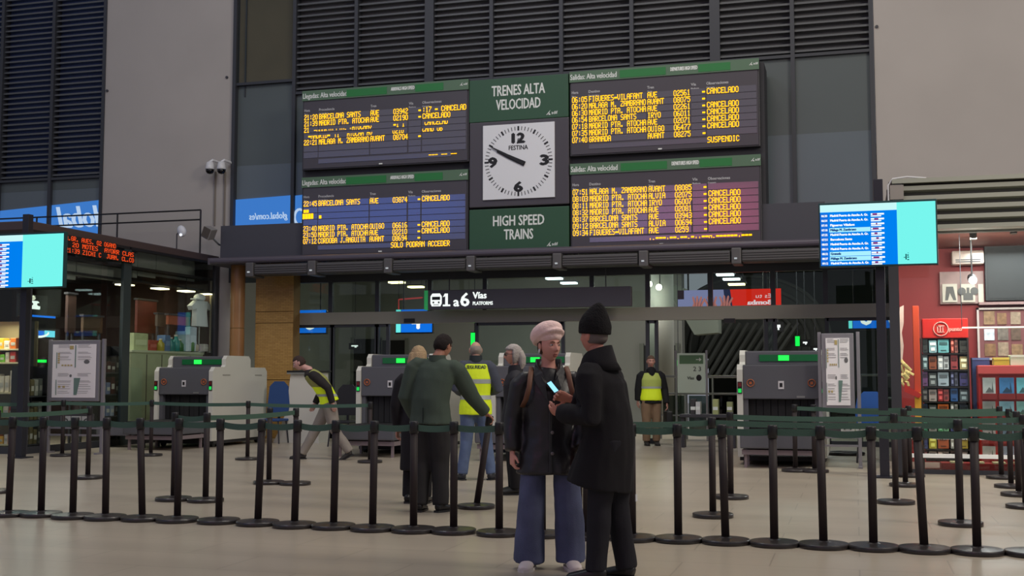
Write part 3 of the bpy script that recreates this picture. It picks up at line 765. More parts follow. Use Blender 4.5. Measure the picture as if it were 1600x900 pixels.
# thin red neon line sign left of the hanging sign
p0, p1, p2 = onY(623, 488, 24.6), onY(623, 468, 24.6), onY(660, 465, 24.6)
t = thing('red_neon_outline', 'faint red lit corner outline beyond the glass, above the sign with the four', 'light', p0)
MB().tube([p0, p1, p2], .018, 6).build('tube', EM('neon_red', (190, 70, 70), .7), t)
MB().cyl(p1, (p1.x, p1.y, 5.4), .008, n=6).build('hanger', m_dark, t)

# exit signs and other small lit signs on the platform
m_exit = EM('exit_green', (20, 220, 70), 1.6)
for px, py, w_, h_, lab in [(1246, 533, 7, 15, 'vertical green emergency sign beyond the right scanner'), (1059, 567, 4, 9, 'small green emergency sign right of the poster stand'), (740, 533, 9, 26, 'upright green lamp strip beside the hi-vis vest man head')]:
    p = onY(px-w_/2, py-h_/2, 30 if w_ < 9 else 24); q = onY(px+w_/2, py+h_/2, p.y)
    t = thing('exit_sign', lab, 'sign', ((p.x+q.x)/2, p.y, q.z))
    MB().bb((p.x, p.y, q.z), (q.x, p.y+.05, p.z)).build('lit_face', m_exit, t)
    MB().bb((p.x-.02, p.y+.05, q.z-.02), (q.x+.02, p.y+.1, p.z+.02)).build('case', m_black, t)
    MB().cyl(((p.x+q.x)/2, p.y+.07, p.z), ((p.x+q.x)/2, p.y+.07, 5.4), .01, n=6).build('hanger', m_dark, t)
for px, py, w_, h_, lab, yy in [(1258, 536, 7, 5, 'white lit pictogram right of the vertical green sign', 30), (1274, 546, 6, 5, 'white lit pictogram low beside the right map stand', 30), (1019, 548, 7, 5, 'white lit pictogram over the right guard head', 30), (1067, 567, 7, 8, 'white lit pictogram beside the small green sign', 30), (1215, 511, 9, 9, 'bluish white lit pictogram above the right scanner', 31), (554, 541, 10, 4, 'pale bluish lit pictogram beyond the left door glass', 30)]:
    p = onY(px-w_/2, py-h_/2, yy); q = onY(px+w_/2, py+h_/2, yy)
    t = thing('lit_pictogram', lab, 'sign', ((p.x+q.x)/2, yy, q.z))
    MB().bb((p.x-.08, yy+.01, q.z-.05), (q.x+.08, yy+.06, p.z+.05)).build('case', m_black, t)
    mb = MB(); W, Hh = q.x-p.x, p.z-q.z
    mb.bb((p.x, yy-.002, q.z+Hh*.4), (q.x, yy+.01, p.z-Hh*.1)); mb.bb((p.x+W*.5, yy-.002, q.z), (p.x+W*.8, yy+.01, q.z+Hh*.4)); mb.build('pictogram', m_signw, t)
    MB().cyl(((p.x+q.x)/2, yy+.03, p.z), ((p.x+q.x)/2, yy+.03, 5.4), .01, n=6).build('hanger', m_dark, t)

# big wall monitors on posts
def monitor(px0, px1, pyt, pyb, label, yy, pole_px, lines):
    """pyt at the left end, pyb at the right end"""
    a, b = onY(px0, pyt, yy), onY(px1, pyb, yy); x0, x1, z1, z0 = a.x, b.x, a.z, b.z; w, h = x1-x0, z1-z0
    t = thing('information_monitor', label, 'monitor', ((x0+x1)/2, yy, z0), 0, 'lit timetable monitors')
    MB().bb((x0-.02, yy+.005, z0-.02), (x1+.02, yy+.09, z1+.03), bev=.01).build('case', M('monitor_teal_edge', (20, 60, 64), rough=.4), t)
    c = x0+w*.67; y = yy
    MB().bb((x0, y-.002, z0), (c, y+.01, z1-h*.12)).build('blue_area', EM('screen_blue', (0, 128, 240), 1.0), t)
    MB().bb((c, y-.002, z0), (x1, y+.01, z1)).build('cyan_area', EM('screen_cyan', (120, 246, 238), 1.0), t)
    MB().bb((x0, y-.002, z1-h*.12), (c, y+.01, z1)).build('white_bar', EM('screen_white', (200, 250, 250), 1.0), t)
    MB().bb((x0, y-.005, z0), (x0+w*.072, y-.001, z1-h*.14)).build('time_column', EM('screen_dim_blue', (20, 110, 220), 1.0), t)
    n = len(lines); ph = (h*.86)/n; mbw = MB(); mbr = MB(); mbc = MB(); mbl = MB()
    for i, (tm_, sx, hl) in enumerate(lines):
        z = z1-h*.135-ph*(i+.8)
        if hl: mbl.bb((x0+w*.08, y-.004, z-ph*.28), (x0+w*.44, y-.002, z+ph*.62))
        add_text(mbw if not hl else mbr, sx, (x0+w*.09, y-.005, z), X, Z, ph*.46, width=min(w*.33, w*.0125*len(sx)), bold=.003)
        add_text(mbw, tm_, (x0+w*.012, y-.006, z), X, Z, ph*.44, width=w*.05, bold=.002)
        mbw.bb((x0+w*.445, y-.005, z+ph*.1), (x0+w*.56, y-.003, z+ph*.45))
        mbw.bb((x0+w*.445, y-.005, z-ph*.25), (x0+w*.535, y-.003, z-ph*.02))
        mbc.bb((x0+w*.46+.02*(i % 3), y-.008, z+ph*.05), (x0+w*.50+.015*(i % 2), y-.006, z+ph*.42))
    mbw.build('timetable_lettering', m_signw, t, fix=False); mbr.build('highlighted_lettering', EM('screen_navy', (10, 60, 140), .8), t, fix=False)
    mbl.build('highlight_bar', EM('screen_pale', (170, 240, 255), 1.0), t); mbc.build('train_mark', EM('screen_mark', (150, 60, 130), .8), t)
    # the square code of the photograph is left out; the upright word beside it is too small to read
    mb = MB()
    for k, (u0, v0, u1, v1) in enumerate([(.735, .07, .745, .16), (.75, .06, .765, .075), (.75, .10, .765, .115), (.75, .13, .762, .15), (.72, .10, .735, .11), (.755, .17, .762, .18)]):
        mb.bb((x0+w*u0, y-.005, z0+h*v0), (x0+w*u1, y-.003, z0+h*v1))
    mb.build('upright_mark', EM('screen_dark_teal', (0, 70, 80), .7), t)
    MB().bb(((x0+x1)/2-.2, yy+.09, (z0+z1)/2-.2), ((x0+x1)/2+.2, yy+.2, (z0+z1)/2+.2)).build('bracket', m_black, t)
    return t
MP = 'Madrid Puerta de Atocha A. Gr.'
L_ = [('06:30', MP, 0), ('06:54', 'Madrid Puerta de Atocha A. Gr.', 0), ('07:10', 'Figueres Vilafant', 0), ('07:18', 'Málaga M. Zambrano', 1), ('07:35', MP, 0), ('07:51', 'Barcelona Sants', 0),
      ('08:03', MP, 0), ('08:11', MP, 0), ('08:32', 'Granada', 1), ('08:37', 'Málaga M. Zambrano', 1), ('09:12', MP, 0)]
YM = 15.9
monitor(1281, 1464, 321, 411, 'lit blue and cyan timetable monitor at right, beside the red shop', YM, 1380, L_)
monitor(-88, 97, 372, 447, 'lit blue and cyan timetable monitor at the left edge, before the shop corner', YM, 36, L_)
m_post = M('post_dark', (46, 46, 54), rough=.4, metal=.3)
for px, lab, top in ((1379, 'dark square post carrying the right monitor beside the red shop', 3.92), (36, 'dark square post carrying the left monitor at the shop corner', 3.98)):
    x = onY(px, 590, 16.15).x
    t = thing('monitor_post', lab, 'post', (x, 16.15, 0))
    MB().bb((x-.06, 16.09, 0), (x+.06, 16.21, top), bev=.008).build('shaft', m_post, t)
    MB().bb((x-.14, 16.01, 0), (x+.14, 16.29, .02)).build('foot_plate', m_post, t)
    MB().bb((x-.05, 16.0, 3.0), (x+.05, 16.1, 3.3)).build('monitor_arm', m_black, t)
# two dome cameras on the left pale wall, with their cables
m_camw = M('camera_white', (206, 206, 208), rough=.4)
for i, (px, py) in enumerate([(328, 262), (346, 262)]):
    p = onY(px, py, YD-.28)
    t = thing('dome_camera', 'white security camera with black dome on the pale wall, %s of two' % ('left' if i == 0 else 'right'), 'camera', p)
    MB().lathe([(.03, .14), (.075, .12), (.095, .02), (.105, -.03), (.10, -.04)], p, 20).build('housing', m_camw, t, smooth=True)
    MB().lathe([(.095, -.03), (.09, -.09), (.06, -.13), (.01, -.145)], p, 20).build('dome', M('dome_black', (14, 14, 16), rough=.1), t, smooth=True)
    MB().tube([p+V((0, 0, .13)), p+V((.05, .02, .17)), p+V((.1, .2, .15)), p+V((.1, .28, .12))], .03, 8).build('wall_arm', m_camw, t)
for i, px in enumerate((336.5, 351.5)):
    a, b = onY(px, 268, YD-.02), onY(px, 352, YD-.02)
    tag(MB().cyl((a.x, YD-.02, b.z), (a.x, YD-.02, a.z), .02, n=8).build('cable_conduit', M('conduit', (120, 112, 104), rough=.7)), 'thin vertical conduit below the security cameras, %s of two' % ('left' if i == 0 else 'right'), 'conduit')
# ================================================================== GLAZED SHOPS
m_shopg = GL('shop_glass', (244, 248, 246), .05)
m_shopd = M('shop_dark', (34, 28, 28), rough=.8)
m_maroon = M('maroon_fascia', (74, 60, 58), rough=.5)
m_wpanel = M('bulkhead_white', (150, 152, 144), rough=.7, var=.03)
m_teal = M('mullion_teal', (50, 60, 62), rough=.4)
# ---- left shop: front on YS (left of the corner), glazed side wall running back to the doors
ls = thing('glazed_shop', 'dark glazed shop at left with sloping-looking maroon roof edge', 'shop', (XL-3, YS, 0))
MB().bb((-30, YS, 3.84), (XL, YD-.02, 4.0), bev=.02).build('roof', m_maroon, ls)
MB().bb((XL-.05, YS+.02, 3.80), (XL+.03, YD-.05, 3.85)).build('roof_edge', m_black, ls)
for y0, y1 in ((YS+.1, 18.95), (19.15, YD-.15)):
    MB().bb((XL-.02, y0, .12), (XL-.008, y1, 3.80)).build('pane', m_shopg, ls)
MB().bb((-30, YS+.01, .12), (XL-.1, YS+.022, 3.84)).build('pane', m_shopg, ls)
MB().bb((XL-.06, YS, 0), (XL+.02, YS+.1, 3.84)).build('corner_post', m_dark, ls)
ym = onX(195, 560, XL).y
MB().bb((XL-.05, ym-.12, 0), (XL+.02, ym+.12, 3.84)).build('mullion', m_teal, ls)
MB().bb((XL-.05, YD-.2, 0), (XL+.02, YD-.05, 3.84)).build('mullion', m_dark, ls)
MB().bb((XL-.05, YS, 0), (XL+.01, YD-.05, .12)).build('sill', m_mull, ls)
MB().bb((-30, YS, 0), (XL, YS+.06, .12)).build('sill', m_mull, ls)
MB().bb((-19.2, YS+.1, 0), (-19.0, YD-.05, 3.7)).build('inner_wall', m_shopd, ls)
MB().bb((-30, YD-.12, 0), (XL-.05, YD-.02, 3.7)).build('rear_wall', M('shop_rear', (62, 44, 40), rough=.8), ls)
MB().bb((-19.0, YS+.1, 3.45), (XL-.08, YD-.15, 3.5)).build('inner_ceiling', m_shopd, ls)
def ledge(px0, px1, pyt, pyb, xx, mat, name, parent):
    a, b = onX(px0, pyt, xx), onX(px1, pyb, xx)
    return MB().bb((xx-.05, a.y, onX((px0+px1)/2, pyb, xx).z), (xx, b.y, onX((px0+px1)/2, pyt, xx).z)).build(name, mat, parent)
for px0, px1, t0, b0 in ((96, 118, 400, 436), (121, 193, 396, 436), (208, 214, 396, 434), (216, 243, 394, 433), (245, 304, 398, 436)):
    ledge(px0, px1, t0, b0, XL-.30, m_wpanel, 'bulkhead_panel', ls)
MB().bb((XL-.4, YS+.2, onX(200, 440, XL-.3).z), (XL-.22, YD-.3, onX(200, 440, XL-.3).z+.04)).build('bulkhead_rail', m_black, ls)
for i, (px, py) in enumerate([(195, 445), (250, 451), (291, 455), (325, 460)]):
    p = onX(px, py, XL-(.9, .55, .3, .2)[i])
    t = thing('shop_downlight', 'lit ceiling panel in the left shop, %s from the left' % ORD[i], 'ceiling light', p, 0, 'left shop ceiling lights')
    MB().box((p.x, p.y, p.z+.03), (.3, .42, .04)).build('housing', m_black, t)
    MB().box((p.x, p.y, p.z), (.24, .34, .03)).build('diffuser', EM('shop_light', (255, 242, 190), 4), t)
    MB().cyl((p.x, p.y, p.z+.04), (p.x, p.y, 3.45), .01, n=6).build('stem', m_black, t)
lamp('shop_lamp', (XL-1.6, 19.5, 3.3), 1.2, 50, (1, .93, .8))
lamp('shop_lamp', (-16, 17.6, 3.3), .8, 60, (1, .93, .8))
# LED lettering mirrored in the shop glass, built as glowing rows on black bars
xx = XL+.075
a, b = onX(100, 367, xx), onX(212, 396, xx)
t = thing('led_ticker_reflection', 'three reflected rows of orange-red LED letters under the left shop roof', 'sign', (xx, (a.y+b.y)/2, b.z))
m_tick = EM('led_reflection_red', (255, 84, 34), 1.0)
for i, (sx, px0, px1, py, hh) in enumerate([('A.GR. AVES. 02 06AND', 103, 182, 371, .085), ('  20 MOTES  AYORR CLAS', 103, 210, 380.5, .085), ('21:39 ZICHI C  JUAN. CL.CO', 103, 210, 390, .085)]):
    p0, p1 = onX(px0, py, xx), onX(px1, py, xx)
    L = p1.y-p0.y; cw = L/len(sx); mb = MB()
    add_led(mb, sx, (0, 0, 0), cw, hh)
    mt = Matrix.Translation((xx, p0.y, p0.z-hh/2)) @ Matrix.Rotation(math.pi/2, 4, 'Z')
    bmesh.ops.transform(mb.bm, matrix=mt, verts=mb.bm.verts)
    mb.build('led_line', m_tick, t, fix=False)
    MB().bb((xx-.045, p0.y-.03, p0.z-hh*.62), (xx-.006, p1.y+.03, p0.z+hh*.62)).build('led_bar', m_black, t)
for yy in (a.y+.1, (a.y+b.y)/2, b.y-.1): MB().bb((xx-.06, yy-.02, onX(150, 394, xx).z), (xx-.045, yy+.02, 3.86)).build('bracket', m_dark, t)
# reflections in the left shop glass, built as glowing shapes: pictogram and blue sign
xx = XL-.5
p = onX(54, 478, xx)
t = thing('lit_pictogram', 'reflected white train pictogram in the dark of the left shop window', 'sign', (xx, p.y, p.z-.15))
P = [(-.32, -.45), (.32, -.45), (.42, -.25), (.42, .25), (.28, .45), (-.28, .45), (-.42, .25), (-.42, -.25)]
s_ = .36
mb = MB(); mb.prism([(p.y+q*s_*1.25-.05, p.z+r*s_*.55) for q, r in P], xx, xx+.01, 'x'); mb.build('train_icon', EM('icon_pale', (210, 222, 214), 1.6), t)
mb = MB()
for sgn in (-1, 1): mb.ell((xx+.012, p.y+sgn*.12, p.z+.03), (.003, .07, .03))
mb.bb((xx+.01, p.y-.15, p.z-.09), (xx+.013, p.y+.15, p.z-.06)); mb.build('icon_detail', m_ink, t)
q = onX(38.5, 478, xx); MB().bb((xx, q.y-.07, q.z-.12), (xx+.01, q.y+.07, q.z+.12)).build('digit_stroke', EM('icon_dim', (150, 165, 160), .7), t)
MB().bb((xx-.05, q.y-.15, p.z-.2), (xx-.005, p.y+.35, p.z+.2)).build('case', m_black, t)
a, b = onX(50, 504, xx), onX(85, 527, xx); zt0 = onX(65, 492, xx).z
t = thing('blue_number_panel', 'dim blue sign reflected in the left shop glass, above the left map stand', 'sign', (xx, (a.y+b.y)/2, b.z))  # glowing stand-in for a sign mirrored in the shop glass
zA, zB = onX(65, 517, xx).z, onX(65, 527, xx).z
MB().bb((xx, a.y, onX(65, 527, xx).z), (xx+.01, b.y-.3, onX(65, 517, xx).z)).build('screen', EM('reflected_sign_blue', (24, 96, 190), 1.6), t)
MB().bb((xx, b.y-.28, onX(80, 527, xx).z), (xx+.01, b.y, onX(80, 517, xx).z)).build('lit_corner', EM('reflected_sign_cyan', (90, 190, 205), 1.6), t)
MB().bb((xx, a.y, onX(65, 496, xx).z), (xx+.01, b.y, onX(65, 493, xx).z)).build('upper_edge', EM('reflected_sign_blue', (24, 96, 190), 1.6), t)
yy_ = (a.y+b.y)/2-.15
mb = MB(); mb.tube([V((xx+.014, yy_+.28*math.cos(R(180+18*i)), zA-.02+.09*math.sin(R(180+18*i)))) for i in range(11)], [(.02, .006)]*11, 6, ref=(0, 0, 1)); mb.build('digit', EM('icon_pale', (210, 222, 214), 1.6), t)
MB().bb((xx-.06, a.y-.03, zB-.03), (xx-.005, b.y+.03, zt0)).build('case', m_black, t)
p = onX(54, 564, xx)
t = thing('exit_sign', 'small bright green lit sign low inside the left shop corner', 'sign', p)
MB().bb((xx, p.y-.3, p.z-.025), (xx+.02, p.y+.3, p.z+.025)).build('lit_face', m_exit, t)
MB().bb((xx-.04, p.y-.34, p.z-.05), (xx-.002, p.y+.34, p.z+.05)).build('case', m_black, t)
# goods behind the side glass
def xbox(px0, px1, pyt, pyb, xx, depth, col, name, label, cat, grp=None, rough=.5, emit=0):
    pm = (px0+px1)/2; y0, y1 = onX(px0, pyb, xx).y, onX(px1, pyb, xx).y; z1, z0 = onX(pm, pyt, xx).z, onX(pm, pyb, xx).z
    t = thing(name, label, cat, (xx-depth/2, (y0+y1)/2, z0), 0, grp)
    col = tuple(min(255, int(q*1.1)) for q in col); m = M('%s_%d_%d_%d' % (name, *col), col, rough=rough, var=.12, vs=8)
    return t, m, (y0, y1, z0, z1)
def carton(px0, px1, pyt, pyb, xx, depth, col, label, name='product_box', cat='box', grp='goods in the left shop window', band=None):
    t, m, (y0, y1, z0, z1) = xbox(px0, px1, pyt, pyb, xx, depth, col, name, label, cat, grp)
    MB().bb((xx-depth, y0, z0), (xx, y1, z1), bev=.008).build('body', m, t)
    h = z1-z0; c2 = band or tuple(min(255, c+40) for c in col)
    MB().bb((xx, y0+.1*(y1-y0), z0+h*.35), (xx+.004, y1-.1*(y1-y0), z0+h*.65)).build('printed_band', M('print_%d_%d_%d' % c2, c2, rough=.6), t)
    MB().bb((xx-depth+.02, y0+.02, z1), (xx-.02, y1-.02, z1+.006)).build('flap', m, t)
    return t
def bottle(px, pyt, pyb, xx, col, label, wpx=8):
    y0, y1 = onX(px-wpx/2, pyb, xx).y, onX(px+wpx/2, pyb, xx).y; z1, z0 = onX(px, pyt, xx).z, onX(px, pyb, xx).z
    r = min((y1-y0)/2, .09); c = V((xx-r, (y0+y1)/2, z0)); h = z1-z0
    t = thing('bottle', label, 'bottle', c, 0, 'bottles in the left shop window')
    m = M('bottle_%d_%d_%d' % col, col, rough=.3)
    MB().lathe([(r*.9, 0), (r, .03*h), (r, .6*h), (r*.45, .78*h), (r*.4, .9*h)], c, 14).build('body', m, t, smooth=True)
    MB().lathe([(r*.45, .9*h), (r*.45, h)], c, 12).build('cap', M('cap_pale', (200, 200, 190)), t)
xs_ = XL-.12
# counter the goods stand on
zc_ = onX(270, 549, xs_).z
ya, yb2 = onX(205, 549, xs_).y, YD-.4
t = thing('display_counter', 'pale green counter along the left shop side window', 'counter', (xs_-.3, (ya+yb2)/2, 0))
MB().bb((xs_-.6, ya, zc_-.05), (xs_+.02, yb2, zc_), bev=.01).build('worktop', M('counter_top', (190, 198, 172), rough=.5), t)
MB().bb((xs_-.58, ya+.02, .1), (xs_, yb2-.02, zc_-.05)).build('front', M('counter_green', (170, 182, 152), rough=.6, var=.05), t)
MB().bb((xs_-.5, ya+.05, 0), (xs_-.05, yb2-.05, .1)).build('plinth', m_dark, t)
for k in range(1, 5):
    y = ya+(yb2-ya)*k/5; MB().bb((xs_, y-.01, .15), (xs_+.006, y+.01, zc_-.08)).build('joint_strip', m_mull, t)
k_ = 0
for px0, px1, pt, pb, d, col, lab in [
        (209, 231, 521, 549, .3, (170, 182, 140), 'pale green carton at the left end of the shop counter'),
        (233, 252, 532, 549, .3, (150, 60, 56), 'dull red carton beside the pale green carton'),
        (258, 266, 524, 549, .2, (70, 110, 150), 'blue-grey upright box behind the teal bottles'),
        (289, 300, 518, 549, .25, (120, 150, 160), 'pale blue box in the middle of the shop counter'),
        (296, 307, 511, 549, .12, (176, 190, 206), 'white and blue leaflet holder under the hanging shirt'),
        (311, 318, 540, 549, .2, (168, 140, 176), 'small lilac pack near the right end of the counter'),
        (319, 326, 538, 549, .2, (210, 208, 206), 'small white pack at the right end of the counter')]:
    carton(px0, px1, pt, pb, xs_-.05-(.1 if k_ % 2 else 0), d, col, lab); k_ += 1
for i, (px, pt, pb, col, lab) in enumerate([
        (256, 529, 549, (160, 150, 50), 'yellow bottle on the shop counter, beside the red carton'), (272, 527, 549, (40, 130, 130), 'broad teal bottle on the shop counter, left one'), (280, 523, 549, (44, 140, 136), 'taller teal bottle on the shop counter, right of its twin'),
        (286, 530, 549, (50, 110, 60), 'dark green bottle on the shop counter'), (310, 534, 549, (190, 176, 160), 'beige bottle on the shop counter'), (303, 528, 549, (80, 130, 70), 'light green bottle on the shop counter under the leaflets')]):
    bottle(px, pt, pb, xs_-.02, col, lab, 7)
# hanging white shirt with a cap on a stand
p = onX(313, 500, XL-.16)
zt1, zb1 = onX(313, 459, XL-.16).z, onX(313, 510, XL-.16).z
t = thing('shirt_stand', 'white tee shirt and cap on a display stand in the left shop window', 'display stand', (p.x, p.y, zc_))
mt = M('shirt_white', (226, 232, 238), rough=.9, bump=.3, bs=12)
hh = zt1-zb1; sc = (onX(329, 500, XL-.16).y-onX(297, 500, XL-.16).y)/2
mb = MB(); mb.prism([(p.y-sc*.55, zb1), (p.y+sc*.62, zb1), (p.y+sc*.48, zb1+hh*.45), (p.y+sc*.5, zb1+hh*.55), (p.y+sc*.95, zb1+hh*.5), (p.y+sc, zb1+hh*.62), (p.y+sc*.55, zb1+hh*.78), (p.y-sc*.45, zb1+hh*.78), (p.y-sc, zb1+hh*.6), (p.y-sc*.85, zb1+hh*.48), (p.y-sc*.5, zb1+hh*.54)], p.x-.08, p.x+.04, 'x'); mb.build('shirt', mt, t)
MB().ell((p.x-.03, p.y, zb1+hh*.88), (.11, sc*.42, hh*.13)).build('cap', mt, t, smooth=True)
MB().bb((p.x-.04, p.y-sc*.85, zb1+hh*.80), (p.x+.1, p.y-.02, zb1+hh*.83)).build('cap_peak', mt, t)
MB().cyl((p.x-.03, p.y, zc_), (p.x-.03, p.y, zb1+.1), .02).build('pole', m_steel, t)
MB().cyl((p.x-.03, p.y, zc_), (p.x-.03, p.y, zc_+.03), .13).build('base', m_steel, t)
t = thing('steel_pole', 'thin pale pole inside the left shop, right of the white shirt', 'pole', (XL-.12, onX(329, 500, XL-.12).y, 0))
MB().cyl((XL-.12, t.location.y, zc_), (XL-.12, t.location.y, 3.45), .025).build('shaft', M('pole_cream', (170, 160, 136)), t); MB().cyl((XL-.12, t.location.y, zc_), (XL-.12, t.location.y, zc_+.03), .07).build('flange', m_steel, t)
# posters and red/orange displays deep in the shop
for i, (px0, px1, pt, pb, col, lab) in enumerate([(105, 118, 460, 520, (70, 50, 46), 'tall brown display panel deep in the left shop'), (214, 244, 470, 520, (104, 44, 36), 'dark red display panel inside the left shop'),
        (263, 300, 494, 508, (150, 76, 46), 'orange lit display panel inside the left shop'), (246, 264, 492, 510, (96, 84, 76), 'grey-brown panel beside the orange display'), (130, 160, 495, 520, (80, 62, 46), 'brown low panel above the left map stand')]):
    xo = XL-(1.3, .9, .35, .6, 1.3)[i]+1.3
    t, m, (y0, y1, z0, z1) = xbox(px0, px1, pt, pb, xo-1.3, .06, col, 'shop_display', lab, 'display')
    MB().bb((xo-1.36, y0, z0), (xo-1.3, y1, z1)).build('board', m, t)
    MB().bb((xo-1.38, y0-.03, z1), (xo-1.28, y1+.03, z1+.04)).build('top_rail', m_dark, t)
    for yy in (y0+.05, y1-.05): MB().bb((xo-1.36, yy-.02, zc_ if i in (2, 3) else 0), (xo-1.32, yy+.02, z0)).build('leg', m_dark, t)
# stickered yellow-green door edge and the pale cabinet left of the first scanner
xx = XL-.06
t, m, (y0, y1, z0, z1) = xbox(211, 238, 556, 676, XL-.2, .3, (150, 160, 146), 'display_cabinet', 'pale cabinet with yellow emblem and blue figure stickers, left of the first scanner', 'cabinet')
MB().bb((XL-.5, y0, .12), (XL-.2, y1, z1), bev=.01).build('body', m, t)
ym2 = (y0+y1)/2
MB().bb((XL-.2, y0+.05, .3), (XL-.192, y0+.35*(y1-y0), z1-.1)).build('yellow_green_strip', M('sticker_lime', (140, 150, 50), rough=.5, var=.3, vs=6), t)
MB().bb((XL-.2, y0+.45*(y1-y0), .45), (XL-.19, y1-.05, z1-.55)).build('poster', M('poster_pale', (190, 196, 186), rough=.5), t)
pz = onX(228, 591, XL-.2)
MB().ell((XL-.188, ym2+.3*(y1-ym2), pz.z), (.006, .16*(y1-y0), .13)).build('yellow_emblem', M('emblem_yellow', (176, 150, 50)), t)
MB().bb((XL-.19, ym2+.02, onX(228, 640, XL-.2).z), (XL-.18, ym2+.55*(y1-ym2), onX(228, 606, XL-.2).z), bev=.003).build('blue_figure', M('sticker_blue', (44, 60, 112)), t)
# racks with small goods left of and behind the map stand
rnd = random.Random(3)
def rack(px0, px1, pt, label, rows, cols, palette, xx, names):
    y0, y1 = onX(px0, 600, xx).y, onX(px1, 600, xx).y; z1 = onX((px0+px1)/2, pt, xx).z
    t = thing('display_rack', label, 'rack', (xx, (y0+y1)/2, 0))
    for yy in (y0, y1): MB().bb((xx-.3, yy-.02, 0), (xx, yy+.02, z1)).build('upright', m_black, t)
    MB().bb((xx-.32, y0, 0), (xx-.3, y1, z1)).build('back', m_shopd, t)
    for r in range(rows):
        zz = .15+(z1-.25)*r/rows
        MB().bb((xx-.3, y0, zz-.02), (xx, y1, zz)).build('shelf', m_dark, t)
        for c in range(cols):
            yy = y0+.05+(y1-y0-.1)*(c+.5)/cols; ww = (y1-y0-.1)/cols*.42; h = ((z1-.25)/rows)*rnd.uniform(.45, .85)
            col = palette[rnd.randrange(len(palette))]
            p_ = thing('packet', '%s, %s shelf up, %s along' % (names, ORD[r], ORD[c]), 'packet', (xx-.13, yy, zz), 0, names)
            MB().bb((xx-.2, yy-ww, zz), (xx-.05, yy+ww, zz+h), bev=.01).build('wrapper', M('pack_%d_%d_%d' % col, col, rough=.4, var=.2, vs=9), p_)
            MB().bb((xx-.05, yy-ww*.7, zz+h*.3), (xx-.046, yy+ww*.7, zz+h*.6)).build('print', M('pack_print', (190, 186, 176), rough=.5), p_)
rack(160, 193, 540, 'dark rack of small goods between map stand and teal mullion', 4, 4, [(60, 34, 34), (110, 120, 150), (48, 40, 44), (150, 160, 176), (70, 30, 30)], XL-.1, 'packets on the dark rack behind the teal mullion')
rack(42, 74, 572, 'rack of pale small goods left of the left map stand', 3, 4, [(120, 124, 116), (80, 84, 80), (150, 150, 140), (100, 90, 60)], XL-.08, 'packets on the rack left of the map stand')
# lit shelves seen through the front glass at the frame's left edge
yy = YS+.35
a, b = onY(-40, 505, yy), onY(24, 700, yy)
t = thing('lit_shelf', 'brightly lit shelf unit with snacks at the left edge of the picture', 'shelf', ((a.x+b.x)/2, yy, 0))
MB().bb((a.x-.6, yy+.35, 0), (b.x+.1, yy+.38, 2.3)).build('back', M('shelf_back', (120, 110, 80)), t)
zsh = [onY(5, p, yy).z for p in (545, 566, 613, 650, 694)]
for z in zsh: MB().bb((a.x-.6, yy, z-.03), (b.x, yy+.35, z), bev=.005).build('shelf', M('shelf_cream', (206, 196, 160), rough=.5), t)
MB().bb((b.x-.0, yy, 0), (b.x+.04, yy+.38, 2.3)).build('side', m_mull, t)
pal = [(230, 120, 40), (120, 190, 60), (236, 226, 210), (200, 60, 50), (240, 180, 60), (226, 214, 190)]
for r, z in enumerate(zsh):
    x = b.x-.08; k = 0
    while x > a.x-.05:
        ww = rnd.uniform(.07, .13); h = rnd.uniform(.13, .19) if r != 2 else rnd.uniform(.28, .38); col = pal[(k*2+r*3) % 6] if r != 2 else (226, 216, 196)
        p_ = thing('packet', 'snack packet on the lit shelf, %s shelf down, %s from the post' % (ORD[r], ORD[k]), 'packet', (x-ww/2, yy+.12, z), 0, 'packets on the lit shelf')
        MB().bb((x-ww, yy+.03, z), (x, yy+.2, z+h), bev=.01).build('wrapper', M('pack_%d_%d_%d' % col, col, rough=.4, var=.2, vs=9), p_)
        MB().bb((x-ww*.85, yy+.026, z+h*.3), (x-ww*.15, yy+.03, z+h*.6)).build('print', M('pack_print', (190, 186, 176), rough=.5), p_)
        x -= ww+.02; k += 1
lamp('shelf_lamp', (b.x-.4, YS+.25, 2.25), .5, 14, (1, .9, .65))
# things on the left shop roof: railing, floodlight, loudspeaker
rt = thing('roof_railing', 'thin dark railing on the roof of the left shop', 'railing', (XL-3, 22.6, 4.0))
xe = onY(313, 360, 22.6).x; zt2 = onY(313, 328, 22.6).z; zm2 = onY(313, 343, 22.6).z
for zz in (zt2, zm2): MB().cyl((-20, 22.6, zz), (xe, 22.6, zz), .018, n=8).build('rail', m_black, rt)
for px in (-40, 57, 183, 313): x = onY(px, 360, 22.6).x; MB().cyl((x, 22.6, 4.0), (x, 22.6, zt2), .02, n=8).build('post', m_black, rt)
p = onY(284, 361, 22.0)
t = thing('floodlight', 'round white floodlight on a short stem above the left shop roof', 'floodlight', (p.x-.1, 22.0, 4.0))
rt_ = Matrix.Rotation(R(-25), 4, 'Y')
MB().ell(p, (.10, .08, .13), rot=rt_).build('reflector', M('flood_white', (206, 208, 214), rough=.4), t, smooth=True)
MB().ell(p+V((.02, -.07, -.09)), (.03, .03, .03)).build('bulb', EM('flood_bulb', (240, 245, 255), 1.2), t)
MB().tube([p+V((-.08, .02, -.02)), p+V((-.13, .02, -.06)), (p.x-.13, 22.02, 4.0)], .014, 8).build('stem', m_dark, t)
p = onY(327, 364, 22.2)
t = thing('loudspeaker', 'brown box loudspeaker tilted on a bracket above the left shop roof', 'speaker', (p.x, 22.2, 4.0))
rt_ = Matrix.Rotation(R(28), 4, 'Y') @ Matrix.Rotation(R(12), 4, 'X')
MB().box(p, (.20, .22, .24), rot=rt_, bev=.01).build('cabinet', M('speaker_grey', (128, 124, 122), rough=.6), t)
